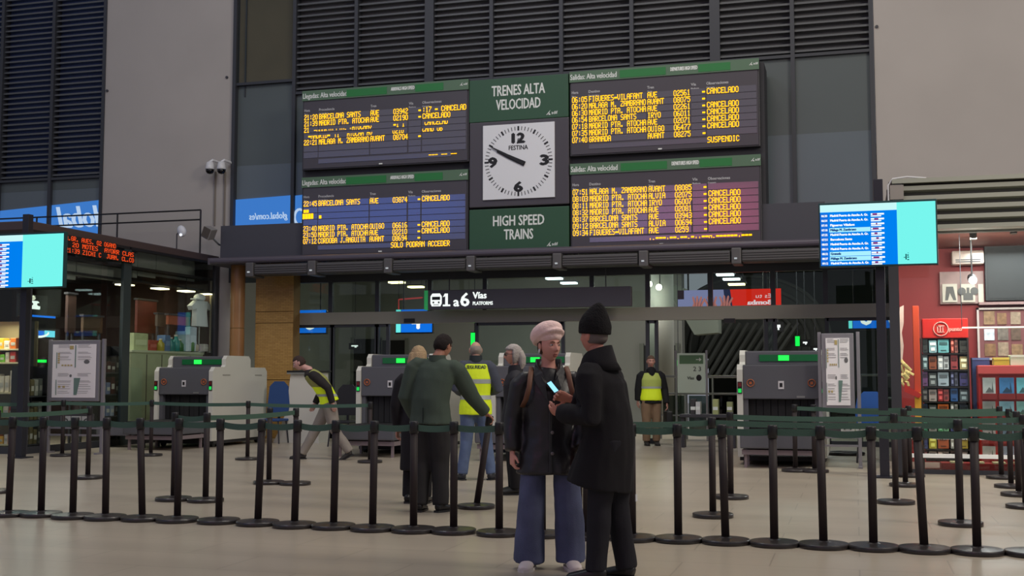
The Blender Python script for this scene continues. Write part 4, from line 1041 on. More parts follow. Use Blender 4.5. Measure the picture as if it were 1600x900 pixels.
MB().box(p+V((-.015, -.115, .0)), (.17, .02, .21), rot=rt_).build('grille', M('speaker_brown', (84, 76, 70), rough=.8, bump=.5, bs=90), t)
MB().tube([p+V((.02, .05, -.08)), p+V((.06, .3, -.22)), (p.x+.06, YD, p.z-.24)], .02, 8).build('bracket', m_steel, t)

# ---- right shop
m_red = M('shop_red', (190, 34, 26), rough=.5, var=.06, vs=1)
m_redd = M('shop_dark_red', (132, 26, 26), rough=.6, var=.06, vs=1)
rs = thing('glazed_shop', 'red glazed bookshop at right with ribbed shutter box on top', 'shop', (3, YS, 0))
MB().bb((XR, YS+.1, 3.9), (12, YD-.02, 4.02)).build('roof', m_maroon, rs)
MB().bb((XR, YS+.12, 3.28), (12, YS+.2, 3.92)).build('shutter_back', M('shutter_shadow', (112, 112, 104), rough=.7), rs)
zz0, zz1 = 3.30, 4.0
sl = MB().prism([(YS+.12, 0), (YS-.02, .015), (YS-.02, .075), (YS+.12, .06)], XR+.16, 12, 'x').data('shutter_slat', M('shutter_pale', (150, 152, 140), rough=.5), off=(0, YS, 0))
for k in range(5): inst('shutter_slat', sl, rs, (-3, 0, 3.31+k*.137))
MB().bb((XR+.04, YS-.04, 3.26), (XR+.17, YS+.16, 4.0), bev=.01).build('shutter_end', M('shutter_end', (84, 88, 86), rough=.6), rs)
MB().bb((XR+.04, YS-.06, 3.97), (12, YS+.16, 4.03)).build('top_trim', M('shutter_pale', (150, 152, 140)), rs)
MB().bb((XR-.03, YS, 0), (XR+.10, YS+.13, 3.9)).build('corner_post', m_dark, rs)
MB().bb((XR-.01, YS+.14, .1), (XR+.002, YD-.1, 3.85)).build('pane', m_shopg, rs)
MB().bb((XR+.10, YS+.03, .3), (12, YS+.042, 3.28)).build('pane', m_shopg, rs)
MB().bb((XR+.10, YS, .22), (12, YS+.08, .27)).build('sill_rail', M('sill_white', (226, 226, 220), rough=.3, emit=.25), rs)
MB().bb((XR+.10, YS+.02, .0), (12, YS+.07, .06)).build('bottom_rail', m_mull, rs)
MB().bb((XR+.10, YS+.045, .06), (12, YS+.052, .22)).build('pane', m_shopg, rs)
MB().bb((XR+.05, 19.3, 0), (12, 19.4, 3.9)).build('inner_wall', m_redd, rs)
MB().bb((XR+.05, YS+.2, 3.30), (12, 19.3, 3.34)).build('inner_ceiling', M('ceiling_redbrown', (120, 72, 60)), rs)
lamp('bookshop_lamp', (1.8, 17.12, 3.2), 2.2, 85, (1, .93, .84), rot=(R(25), 0, 0), sy=.12)
lamp('bookshop_lamp', (2.4, 18.3, 3.2), 1.4, 65, (.95, .98, 1))
# lettering along the bottom of the glass
yg = YS+.028
mb = MB()
for sx, px0, px1 in (('(', 1392, 1396), ('A', 1402, 1408), ('is', 1424, 1430), ('tiendas', 1457, 1485), ('(', 1494, 1498), ('ist', 1503, 1512), ('tiendas', 1516, 1542), ('(', 1558, 1562), ('tiendas', 1568, 1594)):
    a, b = onY(px0, 700, yg), onY(px1, 700, yg)
    add_text(mb, sx, (a.x, yg, .47), X, Z, .055, width=b.x-a.x, bold=.003)
mb.build('glass_lettering', m_white, rs, fix=False)
# red end panel with torn paper prints, header box with round emblem
yr_ = YS+.7
a, b = onY(1415, 478, yr_), onY(1440, 645, yr_)
t = thing('display_wing', 'orange-red end panel with fringed paper prints, left of the book rack', 'panel', ((a.x+b.x)/2, yr_, 0))
MB().bb((a.x+.09, yr_, 0), (b.x, yr_+.08, a.z), bev=.008).build('panel', M('panel_orange_red', (196, 66, 34), rough=.5), t)
mb = MB()
Q = [(1406, 480), (1412, 477), (1412, 505), (1409, 520), (1412, 540), (1410, 562), (1406, 572), (1404, 520)]
mb.prism([(onY(x, y, yr_-.02).x, onY(x, y, yr_-.02).z) for x, y in Q], yr_-.03, yr_-.02, 'y'); mb.build('paper_print', M('paper_pink', (224, 190, 180), rough=.8, var=.15, vs=8), t)
for k in range(14):
    p0 = onY(1406+rnd.uniform(0, 10), 562+k*2.6, yr_-.05); mb = MB()
    u1 = V((rnd.uniform(-.05, .08), rnd.uniform(-.03, .01), rnd.uniform(-.06, .01)))
    mb.tube([p0, p0+u1, p0+u1+V((rnd.uniform(.0, .07), .01, rnd.uniform(-.08, -.01)))], [(.018, .003)]*3, 5); mb.build('paper_fringe', M('paper_yellow', (226, 200, 130), rough=.8), t)
mb = MB(); mb.prism([(onY(x, y, yr_-.02).x, onY(x, y, yr_-.02).z) for x, y in [(1413, 600), (1440, 616), (1436, 622), (1413, 612)]], yr_-.08, yr_, 'y'); mb.build('red_ledge', m_red, t)
MB().bb((onY(1431, 700, yr_).x, yr_-.06, .3), (onY(1441, 700, yr_).x, yr_, onY(1435, 613, yr_).z)).build('yellow_column', M('yellow_col', (226, 160, 50), rough=.5, var=.1), t)
yh = YS+.75
a, b = onY(1441, 498, yh), onY(1513, 528, yh)
t = thing('book_rack', 'tall rack of books under a red header with a round emblem', 'rack', ((a.x+b.x)/2, yh, 0))
MB().bb((a.x, yh, b.z), (b.x, yh+.4, a.z), bev=.01).build('header', M('header_red', (200, 40, 34), rough=.4), t)
c = onY(1470, 514, yh-.006); rr = .098
mb = MB(); mb.tube([c+V((rr*math.cos(2*math.pi*k/28), 0, rr*math.sin(2*math.pi*k/28))) for k in range(28)], .007, 6, ref=(0, 1, 0), closed=True)
for k in range(3): mb.bb((c.x-.05+.035*k, c.y-.004, c.z-.045), (c.x-.035+.035*k, c.y, c.z+.05-.012*k))
mb.bb((c.x-.05, c.y-.004, c.z+.035), (c.x+.045, c.y, c.z+.05)); mb.bb((c.x-.05, c.y-.004, c.z-.05), (c.x+.05, c.y, c.z-.04))
mb.build('emblem', M('emblem_pink', (236, 170, 160), rough=.5), t)
mb = MB(); p = onY(1483, 517, yh-.006); add_text(mb, 'punto', p, X, Z, .055, width=onY(1503, 517, yh).x-p.x, bold=.003); mb.build('header_lettering', MATS['emblem_pink'], t, fix=False)
MB().bb((a.x+.02, yh+.35, .1), (b.x-.02, yh+.4, b.z)).build('back', m_shopd, t)
ys_rows = [(529, 551), (554, 577), (580, 603), (606, 627), (630, 650), (654, 674), (678, 701), (704, 716)]
xs_cols = [(1441, 1450), (1451, 1464), (1465, 1483), (1485, 1497), (1499, 1513)]
for px in (1440.5, 1514): x = onY(px, 600, yh).x; MB().bb((x-.012, yh, 0), (x+.012, yh+.4, b.z)).build('upright', m_shopd, t)
for y0, y1 in ys_rows: z = onY(1477, y1+1, yh).z; MB().bb((a.x, yh, max(z-.015, .02)), (b.x, yh+.38, max(z, .035))).build('shelf', m_shopd, t)
BC = [[(60, 66, 66), (150, 190, 200), (120, 190, 196), (150, 70, 60), (66, 66, 62)], [(96, 116, 120), (150, 84, 60), (200, 206, 210), (160, 70, 74), (186, 168, 120)],
      [(120, 84, 130), (84, 90, 92), (170, 186, 200), (60, 64, 92), (80, 76, 130)], [(60, 60, 60), (176, 164, 160), (160, 44, 44), (60, 100, 160), (90, 104, 110)],
      [(46, 60, 96), (70, 74, 74), (212, 106, 40), (180, 180, 176), (60, 66, 84)], [(40, 110, 80), (150, 150, 146), (90, 160, 110), (70, 80, 130), (44, 50, 90)],
      [(70, 80, 130), (190, 180, 60), (180, 90, 50), (176, 176, 170), (200, 176, 60)], [(70, 40, 40), (150, 140, 130), (120, 110, 100), (90, 60, 56), (110, 104, 100)]]
CNAME = lambda c: ('pale ' if sum(c) > 480 else 'dark ' if sum(c) < 260 else '')+('grey' if max(c)-min(c) < 26 else 'red' if c[0] > c[1]*1.6 and c[0] > c[2]*1.4 else 'blue' if c[2] > c[0]*1.15 and c[2] >= c[1] else 'green' if c[1] > c[0] else 'yellow' if c[1] > c[2]*1.5 else 'brown')
for r, (y0, y1) in enumerate(ys_rows):
    for c_, (x0, x1) in enumerate(xs_cols):
        n = (1, 1, 2, 2, 1)[c_] if (r+c_) % 2 else 1
        for k in range(n):
            pa = onY(x0+(x1-x0)*k/n, y0, yh+.02); pb = onY(x0+(x1-x0)*(k+1)/n, y1, yh+.02)
            col = BC[r][c_] if k == 0 else tuple(int(255-(255-q)*.8) for q in BC[r][c_])
            bk = thing('book', '%s book, %s row down, %s column of the rack%s' % (CNAME(col), ORD[r], ORD[c_], '' if n == 1 else (', left of two' if k == 0 else ', right of two')), 'book', ((pa.x+pb.x)/2, yh+.05, pb.z), 0, 'books on the tall rack')
            hb = (pa.z-pb.z)*(.97-.1*((r*3+c_*5+k) % 3)/2)
            MB().bb((pa.x+.003, yh+.02, pb.z), (pb.x-.003, yh+.16, pb.z+hb)).build('cover', M('book_%d_%d_%d' % col, col, rough=.4, var=.15, vs=10), bk)
            c2 = tuple(min(255, int(q*1.5+40)) for q in col) if (r+c_+k) % 2 else tuple(int(q*.55) for q in col)
            mb = MB(); w_ = pb.x-pa.x
            mb.bb((pa.x+w_*.14, yh+.016, pb.z+hb*.60), (pb.x-w_*.14, yh+.02, pb.z+hb*.82)); mb.bb((pa.x+w_*.25, yh+.016, pb.z+hb*.15), (pb.x-w_*.25, yh+.02, pb.z+hb*(.22+.2*((r+c_) % 2))))
            mb.build('cover_print', M('bprint_%d_%d_%d' % c2, c2, rough=.5), bk)
# card rack
yk = YS+.55
a, b = onY(1528, 571, yk), onY(1640, 735, yk)
t = thing('card_rack', 'red rack with rows of postcard pockets at the right edge', 'rack', ((a.x+b.x)/2, yk, 0))
MB().bb((a.x, yk, .1), (b.x, yk+.3, a.z), bev=.01).build('body', m_red, t)
MB().bb((a.x-.01, yk-.05, a.z-.12), (b.x+.01, yk+.02, a.z), bev=.01).build('top_lip', M('lip_pink', (206, 84, 84), rough=.4), t)
MB().bb((a.x, yk, 0), (b.x, yk+.3, .1)).build('plinth', m_shopd, t)
CK = [[(190, 196, 200), (70, 130, 190), (110, 190, 210)], [(150, 150, 150), (130, 170, 190), (120, 170, 170)], [(160, 150, 150), (100, 120, 140), (170, 176, 180)], [(170, 172, 168), (140, 150, 170), (120, 190, 200)]]
for r, (y0, y1) in enumerate([(590, 623), (627, 655), (660, 692), (697, 724)]):
    for c_, (x0, x1) in enumerate([(1535, 1556), (1561, 1585), (1588, 1608)]):
        pa, pb = onY(x0, y0, yk-.02), onY(x1, y1, yk-.02)
        MB().bb((pa.x-.012, yk-.045, pb.z-.01), (pb.x+.012, yk-.005, pb.z+.07)).build('pocket', m_redd, t)
        bk = thing('postcard', 'postcard in the red rack, %s row down, %s column' % (ORD[r], ORD[c_]), 'postcard', ((pa.x+pb.x)/2, yk-.02, pb.z), 0, 'postcards in the red rack')
        col = CK[r][c_]
        MB().bb((pa.x, yk-.03, pb.z), (pb.x, yk-.012, pa.z)).build('sheet', M('card_%d_%d_%d' % col, col, rough=.4, var=.2, vs=7), bk)
        c2 = tuple(int(q*.5) for q in col); w_, h_ = pb.x-pa.x, pa.z-pb.z
        mb = MB(); mb.prism([(pa.x+w_*.2, pb.z+h_*.3), (pa.x+w_*.5, pb.z+h_*.55), (pa.x+w_*.7, pb.z+h_*.42), (pa.x+w_*.75, pb.z+h_*.8), (pa.x+w_*.85, pb.z+h_*.3)], yk-.034, yk-.03, 'y'); mb.build('card_print', M('cprint_%d_%d_%d' % c2, c2), bk)
for i, (x0, x1, y0, y1, col, lab) in enumerate([(1521, 1551, 560, 620, (52, 70, 120), 'blue box behind the card rack'), (1552, 1577, 560, 571, (190, 190, 70), 'yellow-green box on the card rack'), (1578, 1612, 556, 571, (206, 226, 200), 'pale mint box on the card rack at the right edge')]):
    pa, pb = onY(x0, y0, yk+.08), onY(x1, y1, yk+.08)
    bx_ = thing('product_box', lab, 'box', ((pa.x+pb.x)/2, yk+.15, pb.z))
    ye = (yk+.32, yk+.55) if i == 0 else (yk+.05, yk+.25)
    zlo = 0 if i == 0 else a.z
    MB().bb((pa.x, ye[0], zlo), (pb.x, ye[1], pa.z), bev=.005).build('body', M('boxr_%d' % i, col, rough=.5), bx_); MB().bb((pa.x, ye[0]-.005, pa.z-.02), (pb.x, ye[1], pa.z+.012)).build('lid', M('lid_%d' % i, tuple(min(255, q+40) for q in col), rough=.5), bx_)
# framed picture board, photo frames, air conditioner, dark screen
yw = 19.28
a, b = onY(1526, 481, yw-.1), onY(1640, 562, yw-.1)
t = thing('picture_board', 'glazed board of small brown pictures on the red wall', 'board', ((a.x+b.x)/2, yw, b.z))
MB().bb((a.x, yw-.06, b.z), (b.x, yw-.0, a.z)).build('backing', M('board_mauve', (120, 70, 72), rough=.7), t)
for q in ((a.x, b.z, a.x+.03, a.z), (a.x, a.z-.03, b.x, a.z), (a.x, b.z, b.x, b.z+.03)): MB().bb((q[0], yw-.1, q[1]), (q[2], yw-.05, q[3])).build('frame_bar', M('frame_pale', (190, 176, 172), rough=.4), t)
pc = [(130, 96, 66), (110, 100, 92), (150, 130, 110), (96, 76, 64), (140, 110, 80), (90, 90, 92)]
for r in range(3):
    for c_ in range(5):
        x0 = a.x+.10+c_*.19; z0 = b.z+.06+r*.24
        w_ = rnd.uniform(.13, .17); h_ = rnd.uniform(.16, .21); col = pc[(r*5+c_*2) % 6] if not (r == 1 and c_ == 0) else (206, 214, 226)
        MB().bb((x0, yw-.075, z0), (x0+w_, yw-.062, z0+h_)).build('picture', M('pic_%d_%d_%d' % col, col, rough=.5, var=.35, vs=14), t)
a, b = onY(1468, 420, yw-.05), onY(1538, 474, yw-.05)
t = thing('photo_panel', 'pale panel with framed photographs under the white air unit', 'panel', ((a.x+b.x)/2, yw, b.z))
MB().bb((a.x, yw-.05, b.z), (b.x, yw-.0, a.z-.05)).build('panel', M('panel_grey_pink', (150, 124, 120), rough=.6, var=.15, vs=5), t)
for x0, x1 in ((1472, 1496), (1501, 1524), (1528, 1537)):
    pa, pb = onY(x0, 444, yw-.06), onY(x1, 472, yw-.06)
    f_ = MB().bb((pa.x, yw-.075, pb.z), (pb.x, yw-.05, pa.z)).build('photo_frame', M('frame_cream', (190, 182, 168), rough=.5), t)
    if x1-x0 > 15:
        mb = MB(); w_, h_ = pb.x-pa.x, pa.z-pb.z; cx_ = (pa.x+pb.x)/2
        if x0 < 1480: mb.prism([(cx_-.07, pb.z+h_*.1), (cx_-.03, pb.z+h_*.1), (cx_, pb.z+h_*.5), (cx_+.05, pb.z+h_*.1), (cx_+.09, pb.z+h_*.1), (cx_+.05, pb.z+h_*.85), (cx_-.05, pb.z+h_*.85)], yw-.08, yw-.076, 'y')
        else:
            mb.bb((cx_-.07, yw-.08, pb.z+.03), (cx_+.07, yw-.076, pb.z+h_*.5)); mb.ell((cx_-.09, yw-.079, pb.z+h_*.6), (.06, .003, .06)); mb.ell((cx_+.09, yw-.079, pb.z+h_*.6), (.06, .003, .06)); mb.bb((cx_-.02, yw-.08, pb.z+h_*.5), (cx_+.02, yw-.076, pb.z+h_*.8))
        mb.build('dark_figure', M('photo_dark', (86, 84, 82)), f_)
a, b = onY(1487, 392, yw-.25), onY(1538, 412, yw-.25)
t = thing('air_conditioner', 'white wall air conditioner on the red shop wall', 'air conditioner', ((a.x+b.x)/2, yw, b.z))
MB().bb((a.x, yw-.25, b.z), (b.x, yw, a.z), bev=.03).build('casing', M('ac_white', (206, 188, 178), rough=.5), t)
for k in range(2): MB().bb((a.x+.05, yw-.256, b.z+.03+.03*k), (b.x-.05, yw-.25, b.z+.045+.03*k)).build('vent_slot', m_mull, t)
a, b = onY(1538, 384, yw-.15), onY(1660, 468, yw-.15)
t = thing('dark_screen', 'large dark switched-off screen on the shop wall at right edge', 'screen', ((a.x+b.x)/2, yw, b.z))
MB().bb((a.x, yw-.14, b.z), (b.x, yw-.02, a.z), bev=.01).build('case', M('screen_case', (40, 42, 44), rough=.5), t); MB().bb((a.x+.03, yw-.15, b.z+.03), (b.x-.03, yw-.138, a.z-.03)).build('glass_front', M('screen_off', (26, 28, 30), rough=.55), t)
MB().bb((a.x-.1, yw-.16, b.z-.06), (b.x, yw-.02, b.z-.02)).build('shelf_bar', M('bar_grey_pink', (140, 110, 108)), t)
p = onY(1520, 438, YS+.55)
t = thing('spotlight', 'glaring white spotlight inside the red bookshop', 'spotlight', p)
MB().cyl(p+V((0, .16, .05)), p, .06).build('housing', m_black, t); MB().ell(p-V((0, .02, 0)), (.055, .03, .055)).build('bulb', EM('spot_glare', (250, 255, 250), 16), t); MB().cyl(p+V((0, .12, .05)), (p.x, p.y+.12, 3.3), .012).build('stem', m_black, t)
lamp('spot_lamp', p-V((0, .15, 0)), .08, 16, (1, 1, .98), kind='POINT')
for i, px in enumerate((1520, 1583)):
    p = onY(px, 352, YS+.3)
    t = thing('track_spot', 'dark track spotlight under the shutter box, %s one' % ('left' if i == 0 else 'right'), 'spotlight', p)
    MB().cyl(p, p-V((0, .02, .20 if i == 0 else .12)), .055, .045).build('can', M('track_grey', (96, 90, 82)), t); MB().bb(p+V((-.12, -.03, 0)), p+V((.12, .03, .04))).build('track_adapter', m_black, t); MB().cyl(p, (p.x, p.y, 3.3), .012).build('stem', m_black, t)
p0, p1 = onY(1503, 512, YS+.5), onY(1680, 510, YS+.5)  # reflection of a light tube, built as a glowing rod on wires
t = thing('tube_reflection', 'thin bright reflection of a light tube across the bookshop at right', 'light', ((p0.x+p1.x)/2, YS+.5, p0.z))
MB().cyl(p0, (p1.x, p1.y, p0.z), .010, n=8).build('tube', EM('tube_white', (255, 245, 225), 2.2), t); MB().cyl(p0, (p0.x, p0.y, 3.3), .005, n=6).build('wire', m_dark, t); MB().cyl((p1.x, p1.y, p0.z), (p1.x, p1.y, 3.3), .005, n=6).build('wire', m_dark, t)
# wooden base ledge with small warm lit goods
t = thing('low_platform', 'low red display platform behind the bottom glass of the bookshop', 'platform', (1.3, YS+.35, 0))
MB().bb((XR+.6, YS+.2, .02), (3, YS+.52, .14)).build('body', m_redd, t)
for k in range(4):
    x = XR+.72+k*.27
    mb = MB(); mb.bb((x, YS+.2, .14), (x+.16, YS+.4, .16)); mb.build('tray', M('tray_cream', (190, 180, 140)), t)
# white pipe end at the top corner of the shop
p = onY(1388, 300, YS-.03)
t = thing('white_cable', 'white cable looping over the top corner of the red shop', 'cable', p)
MB().tube([(p.x, YS-.03, 3.3), (p.x, YS-.03, 3.95), (p.x+.06, YS-.03, 4.04), (p.x+.25, YS-.03, 4.06), (p.x+.5, YS-.03, 4.03)], .012, 8).build('cable', m_camw, t)
MB().bb((p.x+.02, YS-.05, 3.75), (p.x+.2, YS-.02, 3.95)).build('clip_plate', M('clip_grey', (140, 134, 128)), t)
# ================================================================== SCANNERS, MAP STANDS, SMALL FURNITURE
m_sw = M('scanner_white', (206, 204, 194), rough=.45)
m_sg = M('scanner_grey', (88, 88, 94), rough=.5)
m_sd = M('scanner_dark', (40, 40, 42), rough=.6)
m_belt_ = M('rubber_belt', (26, 26, 28), rough=.7)
def scanner(px_left, yf, W, label, L=2.1, hood=True, sign_on=True, conv=1.1):
    x0 = onY(px_left, 640, yf).x; x1 = x0+W; H_ = 1.50; Hd = 1.72
    t = thing('baggage_scanner', label, 'scanner', ((x0+x1)/2, yf, 0), 0, 'baggage scanners before the doors')
    yb = yf+L
    def wall(xa_, xb_, name):
        P = [(yf, .12), (yf, H_-.08), (yf+.08, H_), (yf+.42, H_), (yf+.46, H_+.04), (yf+.46, Hd-.07), (yf+.53, Hd), (yb-.75, Hd), (yb-.68, Hd-.07), (yb-.68, H_), (yb-.08, H_), (yb, H_-.08), (yb, .12)]
        MB().prism(P, xa_, xb_, 'x').build(name, m_sw, t)
    wall(x0, x0+.085, 'side_panel'); wall(x1-.085, x1, 'side_panel')
    MB().bb((x0+.085, yf+.02, .98), (x1-.085, yb-.02, H_-.01), bev=.015).build('front_panel', m_sg, t)
    MB().bb((x0+.085, yf+.48, H_-.02), (x1-.085, yb-.70, Hd-.012), bev=.02).build('hood', m_sg, t)
    MB().bb((x0+.085, yf+.05, .12), (x0+.16, yb-.05, .98)).build('tunnel_side', m_sg, t); MB().bb((x1-.16, yf+.05, .12), (x1-.085, yb-.05, .98)).build('tunnel_side', m_sg, t)
    MB().bb((x0+.16, yf+.35, .5), (x1-.16, yf+.4, .98)).build('tunnel_back', m_sd, t)
    n = 9; wv = (W-.32)/n
    cm = MB().bb((-wv/2+.004, -.004, .52), (wv/2-.004, .004, .98)).data('curtain_strip', m_belt_)
    for k in range(n): inst('curtain_strip', cm, t, (-W/2+.16+wv*(k+.5), .14+.01*(k % 2), 0))
    # lit marks
    for xx in (x0+.0425, x1-.0425):
        MB().bb((xx-.034, yf-.014, 1.06), (xx+.034, yf+.0, 1.24), bev=.004).build('lamp_box', m_black, t)
        MB().bb((xx-.024, yf-.018, 1.075), (xx+.024, yf-.013, 1.135)).build('green_lamp', EM('lamp_green', (40, 210, 90), 1.0), t)
        MB().bb((xx-.024, yf-.018, 1.165), (xx+.024, yf-.013, 1.225)).build('red_lamp', M('lamp_red_off', (110, 34, 34), rough=.3), t)
    for xx in (x0+.20, x1-.20):
        c = V((xx, yf+.012, 1.22)); mb = MB(); mb.tube([c+V((.052*math.cos(2*math.pi*k/20), 0, .052*math.sin(2*math.pi*k/20))) for k in range(20)], .008, 6, ref=(0, 1, 0), closed=True); mb.bb(c+V((-.02, -.004, -.02)), c+V((.02, .004, .02))); mb.build('warning_mark', M('mark_orange', (170, 90, 50), rough=.5), t)
    lbl = MB().bb(((x0+x1)/2-.04, yf+.012, 1.13), ((x0+x1)/2+.045, yf+.019, 1.25)).build('label_plate', M('label_white', (210, 206, 210), rough=.5), t)
    MB().bb(((x0+x1)/2-.02, yf+.009, 1.16), ((x0+x1)/2+.022, yf+.012, 1.22)).build('label_print', m_ink, lbl)
    MB().bb((x1-.42, yf+.012, 1.0), (x1-.30, yf+.019, 1.03)).build('maker_plate', m_steel, t)
    # green display on the hood
    MB().bb((x0+.30, yf+.465, 1.55), (x1-.1, yf+.485, 1.65)).build('display', M('display_green', (20, 84, 46), rough=.2, emit=.25), t)
    MB().bb(((x0+x1)/2-.06, yf+.455, 1.56), ((x0+x1)/2+.10, yf+.466, 1.64)).build('lit_arrow', EM('display_lit', (40, 255, 80), 1.5), t) if sign_on else None
    # conveyor in front
    MB().bb((x0+.09, yf-conv, .28), (x1-.09, yf+.3, .50), bev=.02).build('conveyor', m_sg, t)
    MB().bb((x0+.14, yf-conv+.02, .50), (x1-.14, yf+.3, .515)).build('conveyor_belt', m_belt_, t)
    MB().bb((x0+.11, yf-conv+.06, .19), (x1-.11, yf, .26)).build('conveyor_rail', M('rail_mauve', (132, 118, 122), rough=.5), t)
    for xx in (x0+.16, x1-.16):
        for yy in (yf-conv+.12, yf-.12): MB().bb((xx-.02, yy-.02, 0), (xx+.02, yy+.02, .28)).build('leg', M('rail_mauve', (132, 118, 122)), t)
    MB().bb((x0+.02, yf+.1, .06), (x1-.02, yb-.1, .13)).build('chassis', m_sd, t)
    for xx in (x0+.1, x1-.1):
        for yy in (yf+.2, yb-.2): MB().tube([(xx-.03, yy, .06), (xx+.03, yy, .06)], .06, 14, ref=(0, 1, 0)).build('caster', m_black, t)
    for yy in (yf+.35, yb-.5): MB().bb((x1-.002, yy, 1.34), (x1+.006, yy+.28, 1.36)).build('panel_seam', M('seam_grey', (150, 148, 140)), t)
    return t
scanner(240, 19.5, 1.25, 'white and grey baggage scanner at left, its long white side showing')
scanner(556, 18.9, 1.25, 'grey baggage scanner behind the green-jacketed man')
scanner(766, 18.6, 1.25, 'grey baggage scanner half hidden behind the woman in the beret')
scanner(1152, 17.9, 1.29, 'grey baggage scanner at right beside the right map stand', conv=.62)

m_frame = M('stand_grey', (140, 136, 142), rough=.4, metal=.3)
m_paper = M('poster_white', (244, 238, 240), rough=.6)
def map_stand(c0, c1, pyt, pyb, foot_py, label, rz=0):
    g = onZ((c0+c1)/2, foot_py); yy = g.y
    a, b = onY(c0, pyt, yy), onY(c1, pyb, yy); x0, x1, z1, z0 = a.x, b.x, a.z, b.z; w, h = x1-x0, z1-z0
    t = thing('map_stand', label, 'sign', ((x0+x1)/2, yy, 0), 0, 'poster stands before the doors')
    for x in (x0-.03, x1+.06):
        MB().bb((x-.025, yy+.02, 0), (x+.025, yy+.08, z1+.02), bev=.006).build('leg', m_frame, t)
        MB().bb((x-.03, yy-.12, 0), (x+.03, yy+.2, .03)).build('foot', m_frame, t)
    MB().bb((x0, yy, z0), (x1, yy+.06, z1), bev=.01).build('frame', m_frame, t)
    MB().bb((x0+.06, yy-.008, z0+.06), (x1-.06, yy+.005, z1-.07)).build('poster', m_paper, t)
    for zz in (.42, .30): MB().bb((x0-.03, yy+.03, zz), (x1+.06, yy+.07, zz+.03)).build('cross_bar', m_frame, t)
    MB().bb((x0, yy+.02, .5), (x1-.1, yy+.05, .68)).build('lower_panel', M('lower_dark', (66, 64, 66), rough=.5), t)
    for k in range(3):
        cx = x0+.25+k*.21; MB().bb((cx, yy+.01, .52), (cx+.19, yy+.02, .64)).build('lower_label', M('label_pale', (180, 180, 178)), t)
        MB().tube([V((cx+.095+.045*math.cos(R(20*i)), yy+.006, .55+.045*math.sin(R(20*i)))) for i in range(10)], .008, 5, ref=(0, 1, 0)).build('round_mark', m_ink, t)
    y = yy-.010
    def bar(f0, g0, f1, g1, m, n): MB().bb((x0+w*f0, y-.002, z0+h*g0), (x0+w*f1, y, z0+h*g1)).build(n, m, t)
    mg, my, ml = M('print_green', (110, 136, 128)), M('print_ochre', (186, 166, 110)), M('print_grey', (176, 172, 174))
    bar(.52, .55, .54, .92, mg, 'printed_bar'); bar(.14, .54, .155, .80, mg, 'printed_bar'); bar(.14, .10, .155, .35, mg, 'printed_bar')
    mb = MB(); mb.prism([(x0+w*.51, z0+h*.10), (x0+w*.57, z0+h*.10), (x0+w*.64, z0+h*.38), (x0+w*.51, z0+h*.38)], y-.002, y, 'y'); mb.build('printed_wedge', mg, t)
    bar(.41, .85, .49, .91, my, 'printed_block')
    mb = MB()
    for k in range(5): mb.bb((x0+w*.17, y-.002, z0+h*(.62+.036*k)), (x0+w*.21, y, z0+h*(.645+.036*k)))
    for k in range(4): mb.bb((x0+w*(.25+.06*k), y-.002, z0+h*.575), (x0+w*(.29+.06*k), y, z0+h*.60))
    for k in range(2): mb.bb((x0+w*(.19+.09*k), y-.002, z0+h*.22), (x0+w*(.24+.09*k), y, z0+h*.25))
    mb.build('printed_icons', my, t)
    mb = MB()
    for g_ in [.92, .90, .88, .80, .78, .73, .71, .68, .45, .43, .41, .33, .31, .27, .24, .20, .16, .13]:
        for f0, f1 in ((.18, .46), (.58, .86)):
            mb.bb((x0+w*f0, y-.001, z0+h*g_), (x0+w*(f1-.08*random.random()), y, z0+h*(g_+.007)))
    mb.build('printed_lines', ml, t)
    MB().ell((x0+w*.76, y, z0+h*.645), (w*.06, .002, h*.035)).build('printed_globe', M('print_dark', (110, 108, 110)), t)
    MB().ell((x0+w*.44, y, z0+h*.415), (w*.025, .002, h*.025)).build('printed_head', MATS['print_dark'], t)
    return t
map_stand(79, 153, 532, 627, 709, 'grey framed poster stand at left before the shop glass')
map_stand(1283, 1336, 521, 640, 731, 'grey framed poster stand at right beside the right scanner')
# folded black cable loop under the right stand
g = onZ(1322, 711)
tag(MB().tube([g+V((.28*math.cos(a_), .25*math.sin(a_), .03)) for a_ in [2*math.pi*k/24 for k in range(24)]], .03, 8, closed=True, ref=(0, 0, 1)).build('cable_loop', m_black, smooth=True), 'black hose loop lying on the floor behind the right map stand', 'hose')
# poster 2 3 on a pillar-like stand beyond the doors
yy = 24.4
a, b = onY(1058, 552, yy), onY(1102, 614, yy)
t = thing('platform_poster', 'pale green poster stand reading 2 3 beyond the doors', 'sign', ((a.x+b.x)/2, yy, 0))
MB().bb((a.x, yy, b.z), (b.x, yy+.08, a.z), bev=.01).build('panel', M('poster_grey_green', (176, 186, 172), rough=.5, emit=.12), t)
MB().bb((a.x-.05, yy+.02, 0), (a.x-.01, yy+.06, a.z+.06)).build('leg', m_steel, t); MB().bb((b.x+.01, yy+.02, 0), (b.x+.05, yy+.06, a.z+.06)).build('leg', m_steel, t)
w_, h_ = b.x-a.x, a.z-b.z
MB().bb((a.x+.08*w_, yy-.006, a.z-.27*h_), (b.x-.06*w_, yy, a.z-.05*h_)).build('green_band', M('poster_band', (96, 130, 96), rough=.5), t)
mb = MB(); add_text(mb, '2 3', (a.x+.58*w_, yy-.006, a.z-.45*h_), X, Z, .11*h_, width=.28*w_, bold=.003); add_text(mb, 'Vías', (a.x+.36*w_, yy-.006, a.z-.66*h_), X, Z, .07*h_, width=.24*w_, bold=.004); mb.build('lettering', M('poster_ink', (90, 94, 90)), t, fix=False)
MB().ell((a.x+.78*w_, yy-.004, a.z-.62*h_), (.10*w_, .004, .08*h_)).build('round_mark', m_ink, t)
